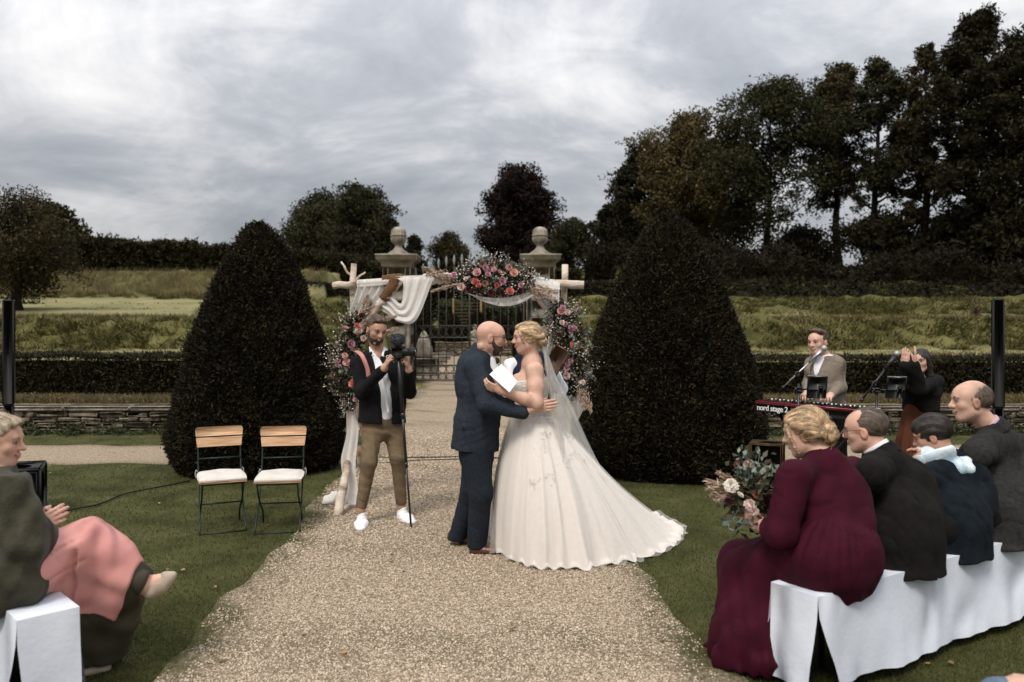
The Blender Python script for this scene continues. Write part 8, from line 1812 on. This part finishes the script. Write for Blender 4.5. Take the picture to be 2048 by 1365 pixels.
# ---- knee and hand of a guest in jeans in the row behind
def jeans_guest():
    f = Fig(np.array([2.30, 2.55, 0]), 'knee of a seated guest in blue jeans at the bottom right corner', SK_FAIR); M_J = cloth('blue_jeans', (.07, .10, .15), (.13, .175, .23), scale=22, bump=.3)
    f.head(np.array([2.22, 2.72, 1.20]), (-.7, .7, -.1)).neck(np.array([2.28, 2.64, 1.04])); S = f.S; hip = np.array([2.32, 2.50, .57]); chest = np.array([2.29, 2.58, .88]); ax = np.array([-.7, -.7, 0]); shl, shr = chest + ax * .17 + UP * .1, chest - ax * .17 + UP * .1
    f.torso(S, hip, lerp(hip, chest, .5), chest, f.nb, ax, (.17, .16, .17), (.12, .11, .12), 0, (shl, shr)); kl, kr = np.array([1.66, 2.70, .435]), np.array([2.05, 2.98, .37])
    w1 = at(2112, 1368, 2.62); f.limb(S, [shl, np.array([2.0, 2.45, .72]), w1], (.05, .042, .03)); f.limb(S, [shr, np.array([2.3, 2.9, .72]), np.array([2.05, 3.0, .60])], (.05, .042, .03)); f.hand(w1, (-.8, .5, -.1), (0, 0, -1), 1, .3); f.pts += [hip, kl, kr, np.array([2.3, 2.5, 0])]
    f.limb(S, [hip + ax * .1, kl, kl * (1, 1, 0) + UP * .09], (.09, .06, .04)); f.limb(S, [hip - ax * .1, kr, kr * (1, 1, 0) + UP * .09], (.09, .06, .04)); f.body(.011)
    T = Sdf(.04); T.econe(hip + UP * .08, hip, (.18, .13), (.18, .13), ax); f.limb(T, [hip + ax * .1, kl, kl * (1, 1, 0) + UP * .07], (.11, .078, .06)); f.limb(T, [hip - ax * .1, kr, kr * (1, 1, 0) + UP * .07], (.11, .078, .06)); f.wear('jeans', T, .013, M_J, disp=wob(.004, 40, 71, 4))
    J = Sdf(.04); f.torso(J, hip, lerp(hip, chest, .5), chest, f.nb, ax, (.17, .16, .17), (.12, .11, .12), .018, (shl, shr), .06); J.chain([shl, np.array([2.0, 2.45, .72]), lerp(np.array([2.0, 2.45, .72]), w1, .8)], [.07, .06, .05]); J.chain([shr, np.array([2.3, 2.9, .72]), np.array([2.1, 2.98, .62])], [.07, .06, .05]); J.cut(hip - UP * .03, -UP); J.cut(f.nb + UP * .03, UP); f.wear('jumper', J, .018, MATS['dark_suit'])
    for q in (kl, kr): shoe(f, q * (1, 1, 0) + (.03, -.03, 0), (-.75, .6, 0), .27, M_BLACK)
    f.hair(lambda S, E, M, sc: (S.ell(E(0, -.018, .040), np.array((.083, .103, .09)) * sc, M), S.cut(E(0, .052, .045), M @ np.array([0, 1, -.75])), S.cut(E(0, 0, -.05), M @ np.array([0, .3, -1]))), M_DARKHAIR, .007, .0025, 18, seed=72)
    b = empty('stool', (2.34, 2.46, 0), 'small dark stool under the guest in jeans', 'stool'); put('seat', xform(bbox_((0, 0, 0), (.40, .40, .04), .01), rotz(.78), (2.34, 2.46, .43)), M_BLACK, b)
    for i in range(4): a = .78 + i * 1.5708 + .785; put('leg', rod((2.34 + .2 * math.cos(a), 2.46 + .2 * math.sin(a), 0), (2.34 + .18 * math.cos(a), 2.46 + .18 * math.sin(a), .42), .014), M_BLACKM, b)
jeans_guest()
